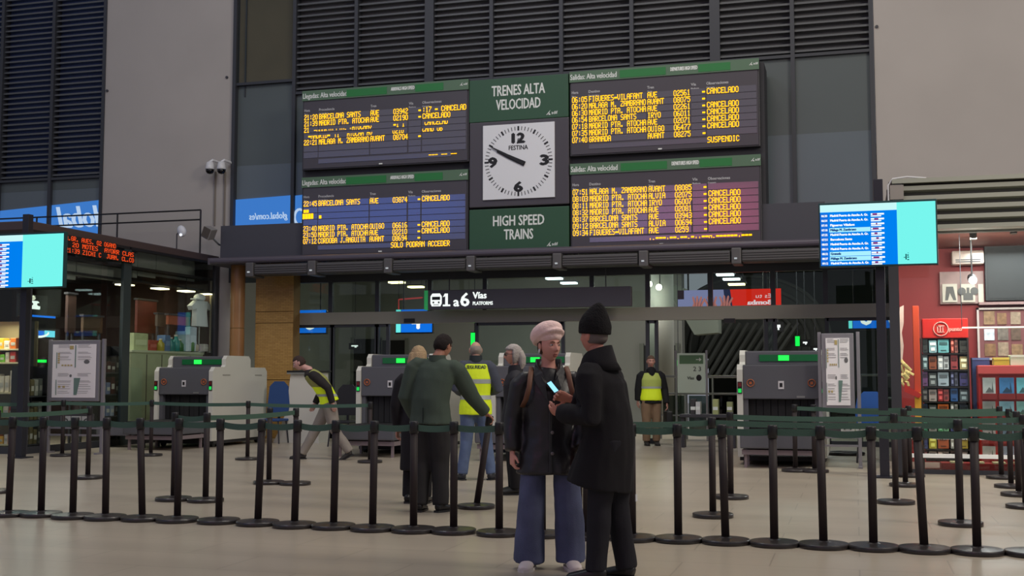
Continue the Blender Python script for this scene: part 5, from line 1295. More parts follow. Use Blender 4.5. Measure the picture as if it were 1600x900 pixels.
mb = MB(); mb.bb((a.x+.68*w_, yy-.009, a.z-.17*h_), (a.x+.82*w_, yy-.007, a.z-.15*h_)); mb.prism([(a.x+.80*w_, a.z-.11*h_), (a.x+.88*w_, a.z-.16*h_), (a.x+.80*w_, a.z-.21*h_)], yy-.009, yy-.007, 'y'); mb.build('arrow', m_white, t)
# low roller table left of the first scanner
a, b = onY(150, 672, 19.0), onY(226, 700, 19.0)
t = thing('roller_table', 'low grey roller table on the floor left of the first scanner', 'table', ((a.x+b.x)/2, 19.2, 0))
MB().bb((a.x, 19.0, .22), (b.x, 19.6, .40), bev=.015).build('body', M('roller_grey', (96, 96, 106), rough=.5), t)
for x in (a.x+.06, b.x-.06):
    for yy in (19.06, 19.54): MB().bb((x-.02, yy-.02, 0), (x+.02, yy+.02, .22)).build('leg', m_dark, t)
for k in range(10): MB().tube([(a.x+.06+(b.x-a.x-.12)*k/9, 19.04, .41), (a.x+.06+(b.x-a.x-.12)*k/9, 19.56, .41)], .025, 8, ref=(1, 0, 0)).build('roller', m_steel, t)
# white curved desk and chairs by the ochre pillar
a, b = onY(446, 582, 21.4), onY(502, 666, 21.4)
t = thing('security_desk', 'white curved security desk with dark top behind the walking guard', 'desk', ((a.x+b.x)/2, 21.4, 0))
mb = MB(); mb.prism([(a.x+.12, a.z), (b.x-.1, a.z), (b.x-.05, .0), (a.x-.25, .0), (a.x-.12, .25), (a.x+.02, .6)], 21.4, 21.9, 'y'); mb.build('body', m_sw, t)
MB().bb((a.x+.05, 21.35, a.z), (b.x-.05, 21.95, a.z+.04), bev=.01).build('worktop', m_black, t)
MB().bb((a.x+.06, 21.34, a.z-.03), (b.x-.06, 21.36, a.z)).build('edge_strip', m_steel, t)
def chair(px, py_top, yy, col, label, sc=1.0):
    p = onY(px, py_top, yy)
    t = thing('chair', label, 'chair', (p.x, yy, 0)); m = M('chair_%d_%d_%d' % col, col, rough=.6)
    z1 = p.z; zs = .46
    mb = MB(); mb.prism([(p.x-.21, zs+.12), (p.x+.21, zs+.12), (p.x+.24, zs+.3), (p.x+.20, z1-.1), (p.x+.1, z1), (p.x-.1, z1), (p.x-.20, z1-.1), (p.x-.24, zs+.3)], yy+.18, yy+.22, 'y'); mb.build('backrest', m, t)
    MB().box((p.x, yy, zs), (.44, .42, .05), bev=.02).build('seat', m, t)
    MB().bb((p.x-.02, yy+.19, zs), (p.x+.02, yy+.23, zs+.2)).build('back_support', m_black, t)
    for sx in (-1, 1):
        for sy2 in (-1, 1): MB().cyl((p.x+sx*.18, yy+sy2*.17, zs-.02), (p.x+sx*.22, yy+sy2*.2, 0), .015).build('leg', m_dark, t)
chair(429, 596, 21.2, (40, 74, 130), 'blue rounded chair between the left scanner and the ochre pillar')
chair(537, 601, 20.6, (36, 36, 40), 'black chair behind the walking guard, left of the second scanner')
chair(1360, 612, 19.0, (36, 84, 160), 'blue chair beside the right map stand')
# books and papers on the ledge beyond the right guard
rnd2 = random.Random(5)
for i, (px, col) in enumerate([(1083, (60, 60, 62)), (1090, (200, 200, 200)), (1118, (170, 176, 120)), (1140, (150, 156, 110))]):
    p = onY(px, 652, 22.0)
    t = thing('upright_binder', '%s upright leaflet stack on the low ledge beyond the belts, %s from the left' % (('dark', 'white', 'yellowish', 'olive')[i], ORD[i]), 'leaflets', (p.x, 22.0, .62))
    MB().bb((p.x-.05, 22.0, .62), (p.x+.05, 22.2, .90-.05*(i % 2))).build('cover', M('leaf_%d' % i, col, rough=.5), t); MB().bb((p.x-.045, 21.995, .70), (p.x+.045, 22.0, .76)).build('print', m_white, t)
a, b = onY(1062, 640, 22.0), onY(1150, 640, 22.0)
t = thing('low_ledge', 'dark low bench holding leaflets beyond the belts at right', 'bench', ((a.x+b.x)/2, 22.1, 0))
MB().bb((a.x, 21.95, .56), (b.x, 22.3, .62), bev=.01).build('top', m_dark, t)
for x in (a.x+.05, b.x-.05): MB().bb((x-.03, 22.0, 0), (x+.03, 22.25, .56)).build('leg', m_dark, t)

# ================================================================== BELT STANCHIONS
m_pole = M('stanchion_black', (46, 38, 38), rough=.6, spec=.3)
m_base = M('stanchion_base', (48, 44, 44), rough=.3)
m_web = M('belt_green', (66, 96, 82), rough=.7, bump=.2, bs=120)
HS = .93
base_me = MB().lathe([(.186, 0), (.19, .004), (.19, .032), (.184, .038), (.05, .046), (.034, .054)], n=36).data('base', m_base)
pole_me = MB().lathe([(.032, .04), (.032, HS-.10)], n=16).data('pole', m_pole, smooth=False)
head_me = MB().lathe([(.030, HS-.105), (.038, HS-.10), (.038, HS-.012), (.034, HS)], n=16).data('belt_head', m_black)
for me in (base_me, pole_me, head_me):
    for p in me.polygons: p.use_smooth = len(p.vertices) == 4 and abs(p.normal.z) < .5
rows = []
def stanchion(px, py, label, group, lean=0.0, z=0, lean_y=0.0):
    g = onZ(px, py)
    t = thing('belt_stanchion', label, 'stanchion', (g.x, g.y, 0), 0, group)
    for n, me in (('base', base_me), ('pole', pole_me), ('belt_head', head_me)):
        o = inst(n, me, t)
        if n != 'base': o.rotation_euler = (-lean_y, lean, 0)
    top = V((g.x, g.y, 0))+Matrix.Rotation(lean, 3, 'Y') @ (Matrix.Rotation(-lean_y, 3, 'X') @ V((0, 0, HS-.055)))
    return t, top
def belt(sa, sb, sag=.012, hw=.027):
    (ta, pa), (tb, pb) = sa, sb
    d = (pb-pa); L = d.length; d2 = V((d.x, d.y, 0)).normalized(); n = V((-d2.y, d2.x, 0))*.0015
    A = pa+d2*.034; B = pb-d2*.034; mb = MB(); K = 10; prev = None
    for i in range(K+1):
        f = i/K; c = A.lerp(B, f)-V((0, 0, sag*4*f*(1-f)))
        q = [mb.bm.verts.new(c+n+V((0, 0, hw))), mb.bm.verts.new(c-n+V((0, 0, hw))), mb.bm.verts.new(c-n-V((0, 0, hw))), mb.bm.verts.new(c+n-V((0, 0, hw)))]
        if prev:
            for j in range(4): mb.bm.faces.new((prev[j], prev[(j+1) % 4], q[(j+1) % 4], q[j]))
        else: mb.bm.faces.new(q)
        prev = q
    mb.bm.faces.new(prev[::-1])
    mb.build('belt', m_web, ta)
    return
front = [(-62, 804, 0), (13, 806, .02), (64, 806.5, 0), (113.5, 809.5, 0), (164.6, 811.5, -.012), (222.4, 813, -.05), (277, 815, 0), (341.7, 817, 0), (402.6, 820, .03), (460, 823.5, .02), (521, 825.5, .015), (582, 828.7, .012), (646, 831, 0), (708.8, 832.8, 0), (780, 836, 0), (847, 838, 0), (917, 841, 0), (988, 844, 0), (1060, 846, 0), (1134, 849, -.022), (1210, 852.5, 0), (1287, 855.5, -.01), (1365, 858.5, 0), (1444.6, 862, -.035), (1527, 865, 0), (1612, 868, 0)]
S = []
for i, (px, py, ln) in enumerate(front):
    hint = ' leaning left' if ln < -.03 else ' leaning right' if ln > .025 else ''
    S.append(stanchion(px, py, 'belt stanchion%s in the nearest row, %s from its left end' % (hint, ORD[i] if i < 25 else 'last'), 'nearest row of belt stanchions', ln))
for a, b in zip(S, S[1:]): belt(a, b, random.uniform(.002, .02))
def row(pts, nm, links=None, sag=.015):
    T = []
    for i, (px, py, ln) in enumerate(pts):
        T.append(stanchion(px, py, 'belt stanchion in the %s, %s from left' % (nm, ORD[i]), 'stanchions of the '+nm, ln))
    for a, b in zip(T, T[1:]): belt(a, b, sag)
    return T
r1 = row([(-30, 716, 0), (97, 713, 0), (235.5, 712.5, 0), (386.5, 718.5, 0)], 'far row before the left scanner')
r1b = row([(578, 723, 0), ], 'far row before the second scanner')
belt(r1[-1], r1b[0], .02)
r2 = row([(-8, 770, 0), (137, 748, 0)], 'short row at far left')
r3 = row([(271, 782, 0), (321, 784, 0), (461, 757.5, 0)], 'oblique row left of the walking guard')
r3b = stanchion(420, 756, 'black belt stanchion just left of the oblique row end, behind the front row', 'stanchions of the oblique row left of the walking guard')
r4 = row([(1114, 808, 0), (1501, 821, 0), (1660, 826, 0)], 'second row at right')
r5 = row([(1142, 779, 0), (1400, 787, 0), (1603, 794, 0)], 'third row at right')
r6 = row([(1243, 737, 0), (1422, 745, 0), (1565, 748, 0)], 'farthest row at right before the bookshop')
r6b = row([(1273, 738, 0), (1415, 760, 0), (1580, 762, 0), (1640, 764, 0)], 'fourth row at right before the bookshop')
r7 = stanchion(1592, 775, 'black belt stanchion alone at the right edge before the card rack', 'stanchions near the right edge')
belt(r6b[-2], r7, .01)
# the post the green-jacketed man holds and tilts
lx = onZ(744, 793)
hold = stanchion(744, 794, 'tilted belt stanchion held by the man in the green jacket', 'stanchions near the scanners', .155)
r8 = stanchion(905, 806, 'belt stanchion hidden behind the two people in the foreground', 'stanchions near the scanners')
belt(r8, r4[0], .02)
# ================================================================== PEOPLE
def remesh(mb, name, voxel, smooth=4, fac=.5):
    bmesh.ops.recalc_face_normals(mb.bm, faces=mb.bm.faces)
    me = bpy.data.meshes.new(name); mb.bm.to_mesh(me); mb.bm.free()
    ob = bpy.data.objects.new(name, me); COL.objects.link(ob)
    r = ob.modifiers.new('r', 'REMESH'); r.mode = 'VOXEL'; r.voxel_size = voxel
    if smooth: s = ob.modifiers.new('s', 'SMOOTH'); s.factor = fac; s.iterations = smooth
    dg = bpy.context.evaluated_depsgraph_get(); dg.update()
    out = bpy.data.meshes.new_from_object(ob.evaluated_get(dg))
    bpy.data.objects.remove(ob); bpy.data.meshes.remove(me)
    return out
def wrinkle(me, amp, sx=(5, 5, 2.2), seed=0, zlo=None, extra=None):
    """cloth folds: push vertices along their normals by a noise field stretched along the hang of the cloth"""
    ns = [v.normal.copy() for v in me.vertices]
    for v, n in zip(me.vertices, ns):
        p = v.co
        a = noise.noise(V((p.x*sx[0]+seed, p.y*sx[1], p.z*sx[2])))+.5*noise.noise(V((p.x*sx[0]*2.3, p.y*sx[1]*2.3+seed, p.z*sx[2]*2.6)))
        v.co = p+n*(a*amp)
def finish(me, name, mats, parent, smooth=True, loc=(0, 0, 0), rot=None):
    me.name = name; me.materials.clear()
    for m in (mats if isinstance(mats, (list, tuple)) else [mats]): me.materials.append(m)
    if smooth:
        for p in me.polygons: p.use_smooth = True
    o = bpy.data.objects.new(name, me); COL.objects.link(o); o.parent = parent; o.location = loc
    return o
def g_(x): return math.exp(-x*x)
def head_surface(p, f=1.0):
    """p on the unit sphere -> a point of a face looking along -Y, 0.226 m from chin to crown"""
    x, y, z = p
    P = V((x*.074, y*.096+.006, z*.113))
    zz = z
    if zz < 0:
        k = -zz
        P.x *= 1-.30*k**1.6
        if y > 0: P.y *= 1-.50*min(1, max(0, (k-.15)/.7))
        else: P.y *= 1+.02*k
    else: P.x *= 1+.04*zz*(1-zz)
    if y < -.1:
        X_, Z_ = P.x, P.z
        d = 0
        prof = max(0, min(1, (.016-Z_)/.046)) if Z_ > -.031 else max(0, 1-(-.031-Z_)/.011)
        d -= .025*prof*g_(X_/(.0085+.007*max(0, min(1, (.01-Z_)/.04))))
        d += .012*(g_((abs(X_)-.032)/.016)*g_((Z_-.010)/.013))
        d -= .005*g_((Z_-.030)/.009)*g_((abs(X_)-.026)/.026)
        d -= .006*g_(X_/.021)*(g_((Z_+.058)/.006)+.9*g_((Z_+.070)/.006))
        d += .006*g_(X_/.022)*g_((Z_+.0642)/.0032)
        d -= .008*g_(X_/.020)*g_((Z_+.100)/.014)
        d += .003*g_(X_/.02)*g_((Z_+.083)/.007)
        d -= .004*g_((abs(X_)-.042)/.016)*g_((Z_+.018)/.02)
        P.y += d*min(1, (-y-.1)/.3)
    return P
def head_parts(mb, mt, f=1.0, lip=1, brow_mat=2, n=88, m=64):
    rings = []
    for i in range(1, m):
        th = math.pi*i/m
        rings.append([(math.sin(th)*math.cos(2*math.pi*j/n), math.sin(th)*math.sin(2*math.pi*j/n), math.cos(th)) for j in range(n)])
    vv = [[mb.bm.verts.new(mt @ (head_surface(p)*f)) for p in r] for r in rings]
    top, bot = mb.bm.verts.new(mt @ (head_surface((0, 0, 1))*f)), mb.bm.verts.new(mt @ (head_surface((0, 0, -1))*f))
    for i in range(len(vv)-1):
        for j in range(n):
            fc = mb.bm.faces.new((vv[i][j], vv[i+1][j], vv[i+1][(j+1) % n], vv[i][(j+1) % n])); fc.material_index = 0
            p = head_surface(rings[i][j])
            if rings[i][j][1] < -.5 and abs(p.x) < .022-.9*abs(p.z+.0635) and -.074 < p.z < -.053: fc.material_index = lip
    for j in range(n):
        mb.bm.faces.new((top, vv[0][j], vv[0][(j+1) % n])); mb.bm.faces.new((bot, vv[-1][(j+1) % n], vv[-1][j]))
    mb.mi = 0
    for s in (-1, 1):      # ears
        nf = len(mb.bm.faces)
        for c, r in (((s*.076, .012, -.002), (.010, .019, .031)), ((s*.080, .018, .006), (.007, .014, .024))):
            mb.ell(mt @ (V(c)*f), tuple(q*f for q in r), 12, 8, rot=mt.to_3x3().to_4x4() @ Matrix.Rotation(s*.35, 4, 'Z'))
def hand_mesh(mb, wr, d, n, thumb, curl=(20, 30, 20), f=1.0, tc=0.0):
    """palm and five fingers. d: towards the fingertips, n: the way the palm faces, thumb: +-1 side along d x n"""
    d = V(d).normalized(); n = (V(n)-d*V(n).dot(d)).normalized(); a = d.cross(n)*thumb
    wr = V(wr)
    mb.tube([wr-d*.03*f, wr+d*.01*f, wr+d*.05*f, wr+d*.088*f], [(.026*f, .019*f), (.031*f, .018*f), (.041*f, .017*f), (.040*f, .013*f)], 12, ref=a)
    for i, (off, L) in enumerate(((.030, .072), (.010, .080), (-.010, .075), (-.029, .058))):
        p = wr+d*(.084-.004*abs(i-1))*f+a*off*f; ang = 0; pts = [p-d*.012*f, p]
        for k, fr in enumerate((.44, .32, .24)):
            ang += curl[k]*(1+.12*i)
            p = p+(d*math.cos(R(ang))+n*math.sin(R(ang)))*(L*fr*f); pts.append(p)
        mb.tube(pts, [.009*f, .0092*f, .0086*f, .0078*f, .0062*f], 8, ref=a)
    p = wr+d*.022*f+a*.026*f; t1 = (d*.62+a*.72+n*(.25+tc)).normalized(); t2 = (d*.85+a*.35+n*(.3+tc)).normalized()
    mb.tube([p-t1*.015*f, p+t1*.02*f, p+t1*.045*f, p+t1*.045*f+t2*.032*f], [.013*f, .0135*f, .0105*f, .0075*f], 8, ref=n)

m_trs = {}
def cloth(name, rgb, rough=.85, bump=.12, bs=140, var=.06, spec=.3): return M(name, rgb, rough=rough, bump=bump, bs=bs, var=var, vs=5, spec=spec)

class Person:
    def __init__(s, label, loc, rz, h, skin=(196, 140, 118), J=None, bulk=1.0, lip=(172, 104, 94)):
        s.h = h; k = h/1.75; s.k = k; s.b = bulk*k
        s.root = thing('person', label, 'person', loc, rz)
        s.skin = M('skin_%d_%d_%d' % skin, skin, rough=.55, var=.05, vs=9); s.lip = M('lip_%d_%d_%d' % lip, lip, rough=.5)
        j = dict(pel=(0, .0, .54*h), waist=(0, .0, .62*h), chest=(0, .0, .73*h), neck=(0, .015*k, .835*h), head=(0, -.012*k, h-.113*k),
                 shL=(.108*h, .01, .795*h), shR=(-.108*h, .01, .795*h), elL=(.140*h, .03, .620*h), elR=(-.140*h, .03, .620*h),
                 wrL=(.142*h, -.03, .475*h), wrR=(-.142*h, -.03, .475*h), hipL=(.052*h, 0, .52*h), hipR=(-.052*h, 0, .52*h),
                 knL=(.056*h, -.015, .285*h), knR=(-.056*h, -.015, .285*h), anL=(.058*h, .01, .05*h), anR=(-.058*h, .01, .05*h),
                 hyaw=0, hpitch=0, footL=0, footR=0)
        if J: j.update(J)
        s.J = {a: (V(b) if isinstance(b, tuple) else b) for a, b in j.items()}
    def mt(s):
        J = s.J
        return Matrix.Translation(J['head']) @ Matrix.Rotation(R(J['hyaw']), 4, 'Z') @ Matrix.Rotation(R(J['hpitch']), 4, 'X') @ Matrix.Rotation(R(J.get('hroll', 0)), 4, 'Y')
    def body(s, hands=None, eyes=True, brow=(70, 52, 42), eyecol=(40, 30, 26)):
        J, k = s.J, s.k
        mb = MB()
        mb.tube([J['pel']-V((0, 0, .06)), J['pel'], J['waist'], J['chest'], J['neck']-V((0, 0, .06*k)), J['neck']+V((0, 0, .02))], [(.12*k, .09*k), (.145*k, .10*k), (.125*k, .09*k), (.145*k, .10*k), (.12*k, .07*k), (.06*k, .06*k)], 14)
        hd = J['head']; nk = J['neck']; mt = s.mt()
        mb.tube([nk-V((0, 0, .06*k)), nk+V((0, 0, .02)), nk.lerp(mt @ V((0, .022*k, -.055*k)), .6), mt @ V((0, .014*k, -.035*k))], [.062*k, .056*k, .053*k, .054*k], 14)
        for q in 'LR':
            mb.tube([J['sh'+q].lerp(J['neck'], .25), J['sh'+q], J['el'+q], J['wr'+q]], [.05*k, .052*k, .040*k, .026*k], 10)
            mb.tube([J['hip'+q]+V((0, 0, .03)), J['kn'+q], J['an'+q]], [.078*k, .053*k, .038*k], 10)
        me = remesh(mb, 'body', .014, 3)
        B = MB(); B.mesh(me); bpy.data.meshes.remove(me)
        head_parts(B, mt, k)
        for q in 'LR':
            hs = (hands or {}).get(q)
            if hs is None: hs = dict(d=(J['wr'+q]-J['el'+q]), n=(-1 if q == 'L' else 1, .2, 0), curl=(22, 30, 20))
            if hs == 0: continue
            hm = MB(); d = V(hs['d']).normalized(); n = V(hs['n'])
            th = hs.get('t', None)
            if th is None:
                a = d.cross((n-d*n.dot(d)).normalized()); th = 1 if a.y < 0 else -1
            hand_mesh(hm, J['wr'+q]+d*.012, d, n, th, hs.get('curl', (22, 30, 20)), k*hs.get('f', 1), hs.get('tc', 0))
            h2 = remesh(hm, 'hand', .0042*k, 2); B.mi = 0; B.mesh(h2); bpy.data.meshes.remove(h2)
        o = B.build('body', [s.skin, s.lip], s.root, smooth=True, local=True); s.bod = o
        if eyes:
            mw = M('eye_white', (206, 200, 196), rough=.3); mi = M('iris_%d_%d_%d' % eyecol, eyecol, rough=.2)
            for sx in (-1, 1):
                c = V((sx*.031, -.0745, .009))*k
                e = MB(); e.ell(mt @ c, (.0120*k, .0105*k, .0068*k), 14, 10); e.mi = 1; e.ell(mt @ (c+V((0, -.0085, 0))*k), (.0056*k, .0036*k, .0054*k), 12, 8)
                e.build('eye', [mw, mi], o, smooth=True, local=True)
                bmat = M('brow_%d_%d_%d' % brow, brow, rough=.9)
                e = MB(); e.tube([mt @ (V((sx*q, y, z))*k) for q, y, z in ((.014, -.0945, .028), (.030, -.0905, .033), (.046, -.078, .030))], [(.003*k, .004*k), (.0035*k, .0045*k), (.002*k, .002*k)], 6); e.build('eyebrow', bmat, o, local=True)
        return o
    def torso_rings(s, hem, hem_r, g=0.0, waist=(.165, .118), chestr=(.188, .128), shr=(.165, .092)):
        J, b = s.J, s.b; nk, ch, wa, pe = J['neck'], J['chest'], J['waist'], J['pel']
        ax = (pe-wa).normalized()
        top = nk-V((0, 0, .055*s.k))
        pts, rad = [], []
        L = (pe.z-hem)
        hb = V((pe.x, pe.y, hem)) if 'hemc' not in J else J['hemc']
        if L > .02: pts += [hb, hb.lerp(pe, .5)]; rad += [(hem_r[0]*b+g, hem_r[1]*b+g), ((hem_r[0]*.5+.190*.5)*b+g, (hem_r[1]*.5+.142*.5)*b+g)]
        pts += [pe, wa, ch, ch.lerp(top, .62), top, nk+(nk-ch).normalized()*.012]
        rad += [(.190*b+g, .142*b+g), (waist[0]*b+g, waist[1]*b+g), (chestr[0]*b+g, chestr[1]*b+g), (chestr[0]*.97*b+g, .112*b+g), (shr[0]*b+g, shr[1]*b+g), (.068*s.k+g, .066*s.k+g)]
        return pts, rad
    def coat(s, name, mat, hem, hem_r=(.20, .155), sleeve=(.078, .066, .052), voxel=.012, smooth=5, amp=.006, short=None, g=0, folds=(5, 5, 2), seed=0, waist=(.165, .118), chestr=(.188, .128), cuff=.0):
        J, b = s.J, s.b; mb = MB()
        pts, rad = s.torso_rings(hem, hem_r, g, waist, chestr); mb.tube(pts, rad, 20)
        if sleeve:
            for q in 'LR':
                e, w = J['el'+q], J['wr'+q]; w2 = w-(w-e).normalized()*cuff
                sh = J['sh'+q]; ins = sh.lerp(J['neck']-V((0, 0, .06)), .45)
                mb.tube([ins, sh.lerp(ins, .3), sh.lerp(e, .12), sh.lerp(e, .55), e, e.lerp(w2, .5), w2], [.058*b, .072*b, sleeve[0]*b, sleeve[0]*.95*b, sleeve[1]*b, sleeve[1]*.9*b, sleeve[2]*b], 14)
        me = remesh(mb, name, voxel, smooth)
        if amp: wrinkle(me, amp, folds, seed)
        return finish(me, name, mat, s.root)
    def trousers(s, mat, r=(.098, .072, .066), top=None, hem=None, amp=.005, seed=1, voxel=.012, breakz=0):
        J, b = s.J, s.b; mb = MB()
        pe = J['pel']
        mb.tube([pe+V((0, 0, .06)), pe, pe-V((0, 0, .07))], [(.135*b, .095*b), (.152*b, .11*b), (.145*b, .108*b)], 16)
        for q in 'LR':
            h, kn, an = J['hip'+q], J['kn'+q], J['an'+q]
            e = an-(an-kn).normalized()*(.0 if hem is None else hem)
            mb.tube([h+V((0, 0, .03)), h.lerp(kn, .35), kn, kn.lerp(e, .5), e], [(r[0]*b, r[0]*1.08*b), (r[0]*.94*b, r[0]*1.02*b), r[1]*b, (r[1]+r[2])*.5*b, r[2]*b], 14)
        me = remesh(mb, 'trousers', voxel, 4)
        if amp: wrinkle(me, amp, (7, 7, 3.5), seed)
        return finish(me, 'trousers', mat, s.root)
    def shoes(s, mat, sole=None, L=.27, w=.048):
        for q in 'LR':
            an = s.J['an'+q]; k = s.k; yaw = R(s.J['foot'+q]); p = R(s.J.get('toe'+q, 0))
            base = V((an.x, an.y, an.z-.05*s.h)); rt = Matrix.Translation(base) @ Matrix.Rotation(yaw, 4, 'Z') @ Matrix.Rotation(p, 4, 'X')
            mb = MB()
            T = lambda y, z: rt @ V((0, y, z))
            mb.tube([T(.065, .045), T(.05, .05), T(0, .052), T(-.07, .042), T(-.13, .032), T(-.175, .026), T(-.195, .022)], [(.022, .03), (.036, .044), (.040, .046), (w*.92, .036), (w, .030), (w*.85, .024), (w*.5, .014)], 14)
            mb.tube([T(.02, .05), T(.015, .10)], [.042, .044], 12)
            me = remesh(mb, 'shoe', .008, 3)
            if not p:
                for v in me.vertices: v.co.z = max(v.co.z, .006+base.z)
            sh = finish(me, 'shoe', mat, s.root)
            mb = MB(); pl = [(.03, .07), (-.03, .07), (-.045, .0), (-.045, -.10), (-.048, -.15), (-.03, -.19), (0, -.203), (.03, -.19), (.048, -.15), (.045, -.10), (.045, .0)]
            A = [mb.bm.verts.new(rt @ V((x*w/.048, y, .0))) for x, y in pl]; Bv = [mb.bm.verts.new(rt @ V((x*w/.048, y, .02))) for x, y in pl]
            mb.bm.faces.new(A[::-1]); mb.bm.faces.new(Bv)
            for i in range(len(pl)): mb.bm.faces.new((A[i], A[(i+1) % len(pl)], Bv[(i+1) % len(pl)], Bv[i]))
            mb.build('sole', sole or m_black, sh, local=True)
    def hair(s, mat, keep, thick=.012, name='hair', rough_amp=.004, n=56, m=40):
        """a shell over the skull; keep(p) -> 0..1 decides where hair grows and how thick (p: head point / size)"""
        mt = s.mt(); k = s.k; mb = MB(); gr = {}
        def vtx(i, j):
            if (i, j) in gr: return gr[(i, j)]
            th = math.pi*(i+.5)/m; ph = 2*math.pi*j/n
            u = (math.sin(th)*math.cos(ph), math.sin(th)*math.sin(ph), math.cos(th))
            p = head_surface(u); t = keep(p); nrm = V((u[0]/.074, u[1]/.096, u[2]/.113)).normalized()
            a = thick*max(0, t)+rough_amp*noise.noise(p*60)*(1 if t > .3 else 0)
            gr[(i, j)] = (t, mb.bm.verts.new(mt @ ((p+nrm*(a+.0005))*k))); return gr[(i, j)]
        for i in range(m-1):
            for j in range(n):
                q = [vtx(i, j), vtx(i+1, j), vtx(i+1, (j+1) % n), vtx(i, (j+1) % n)]
                if sum(a[0] > 0 for a in q) >= 2: mb.bm.faces.new([a[1] for a in q])
        c = [vtx(0, j)[1] for j in range(n)]
        mb.bm.faces.new(c[::-1])
        bmesh.ops.delete(mb.bm, geom=[v for v in mb.bm.verts if not v.link_faces], context='VERTS')
        return mb.build(name, mat, s.root, smooth=True, local=True)
    def long_hair(s, mat, pts, rad, name='hair_lock'):
        mb = MB(); mb.tube(pts, rad, 12)
        me = remesh(mb, name, .008, 3); wrinkle(me, .006, (22, 22, 4), 3)
        return finish(me, name, mat, s.root)
    def collar(s, mat, r=.078, hgt=.05, tilt=.02, name='collar', thick=.008, drop=.01):
        nk = s.J['neck']; k = s.k; mb = MB(); n = 28; A = []
        for j in range(n):
            a = 2*math.pi*j/n; x, y = math.cos(a), math.sin(a); front = max(0, -y)
            z0 = -.03*k-drop*front; z1 = hgt*k*(1-.45*front**4)
            A.append([mb.bm.verts.new(nk+V((x*rr*k, y*rr*k*1.02+tilt*.2, zz))) for rr, zz in ((r+.012, z0), (r+.004, z1), (r-.004, z1), (r-.002, z0))])
        for j in range(n):
            B = A[(j+1) % n]
            for q in range(4): mb.bm.faces.new((A[j][q], A[j][(q+1) % 4], B[(q+1) % 4], B[q]))
        return mb.build(name, mat, s.root, smooth=False, local=True)
    def vest(s, mat, hem, amp=.004, split=None, mat2=None, bands=(), mat_band=None, seed=0):
        J, b = s.J, s.b; mb = MB(); g = .016
        pts, rad = s.torso_rings(hem, (.19, .145), g)
        # stop at the shoulder line: narrow so the sleeves come out at the sides
        rad = [(r[0]*(1 if i < len(rad)-3 else .92), r[1]) for i, r in enumerate(rad)]
        mb.tube(pts[:-1], rad[:-1], 20)
        me = remesh(mb, 'vest', .011, 4)
        if amp: wrinkle(me, amp, (6, 6, 4), seed)
        o = finish(me, 'vest', mat, s.root)
        if split is not None:
            me.materials.append(mat2)
            for p in me.polygons:
                if p.center.z > split: p.material_index = 1
        for z0, z1 in bands:
            bm2 = bmesh.new(); bm2.from_mesh(me)
            bmesh.ops.bisect_plane(bm2, geom=bm2.verts[:]+bm2.edges[:]+bm2.faces[:], plane_co=(0, 0, z0), plane_no=(0, 0, -1), clear_outer=True)
            bmesh.ops.bisect_plane(bm2, geom=bm2.verts[:]+bm2.edges[:]+bm2.faces[:], plane_co=(0, 0, z1), plane_no=(0, 0, 1), clear_outer=True)
            for v in bm2.verts: v.co += v.normal*.006 if v.normal.length else V()
            mm = bpy.data.meshes.new('reflective_band'); bm2.to_mesh(mm); bm2.free()
            finish(mm, 'reflective_band', mat_band, o)
        return o
BASE = YAW
def facing(a): return BASE+R(a)     # 0 faces the camera's side of the hall, -90 the left, 90 the right, 180 away

# ---------------------------------------------------------------- woman in the pink beret
g = onZ(858, 888); hW = 1.63
W_ = Person('woman in a pale pink beret, black leather jacket and wide blue jeans, standing in front', (g.x, g.y, 0), facing(2), hW, (214, 154, 136), dict(
    hyaw=30, hpitch=-2, footL=8, footR=-14, head=(.005, -.02, hW-.118), neck=(0, .012, .832*hW),
    shL=(.185, .0, 1.285), shR=(-.185, .0, 1.285), elL=(.232, .02, 1.02), elR=(-.245, .02, 1.02), wrL=(.215, -.10, .82), wrR=(-.252, -.03, .80),
    hipL=(.09, 0, .84), hipR=(-.09, 0, .84), knL=(.132, -.02, .46), knR=(-.126, -.02, .46), anL=(.145, .0, .0815), anR=(-.135, .0, .0815)), bulk=1.04)
m_leather = M('black_leather', (32, 29, 31), rough=.42, bump=.22, bs=14, var=.2, vs=5, spec=.5)
W_.body(hands={'R': dict(d=(.0, -.1, -1), n=(.9, .3, 0), curl=(28, 40, 25)), 'L': dict(d=(.05, -.1, -1), n=(-1, .2, 0), curl=(25, 35, 25))}, brow=(96, 66, 50))
jk = W_.coat('jacket', m_leather, .64, (.240, .175), (.082, .070, .056), amp=.010, folds=(7, 7, 5), seed=3, waist=(.178, .132), chestr=(.192, .140))
nk = W_.J['neck']
mb = MB()     # dark top at the neckline
mb.tube([nk+V((0, -.075, -.15)), nk+V((0, -.045, -.035))], [(.05, .03), (.062, .03)], 12); mb.build('undershirt', cloth('top_black', (20, 19, 22)), W_.root, local=True)
for sx in (-1, 1):
    mb = MB()
    P = [(.075, .03, .045), (.095, -.03, .03), (.115, -.085, -.05), (.075, -.135, -.12), (.015, -.152, -.215), (.028, -.130, -.10), (.045, -.092, -.02), (.062, -.02, .03)]
    A = [mb.bm.verts.new(nk+V((sx*x, y, z))) for x, y, z in P]; B = [mb.bm.verts.new(nk+V((sx*x*1.02, y-.014, z-.004))) for x, y, z in P]
    n = len(P)
    mb.bm.faces.new(A); mb.bm.faces.new(B[::-1])
    for i in range(n): mb.bm.faces.new((A[i], B[i], B[(i+1) % n], A[(i+1) % n]))
    bmesh.ops.triangulate(mb.bm, faces=[f for f in mb.bm.faces if len(f.verts) > 4])
    mb.build('lapel', m_leather, jk, local=True)
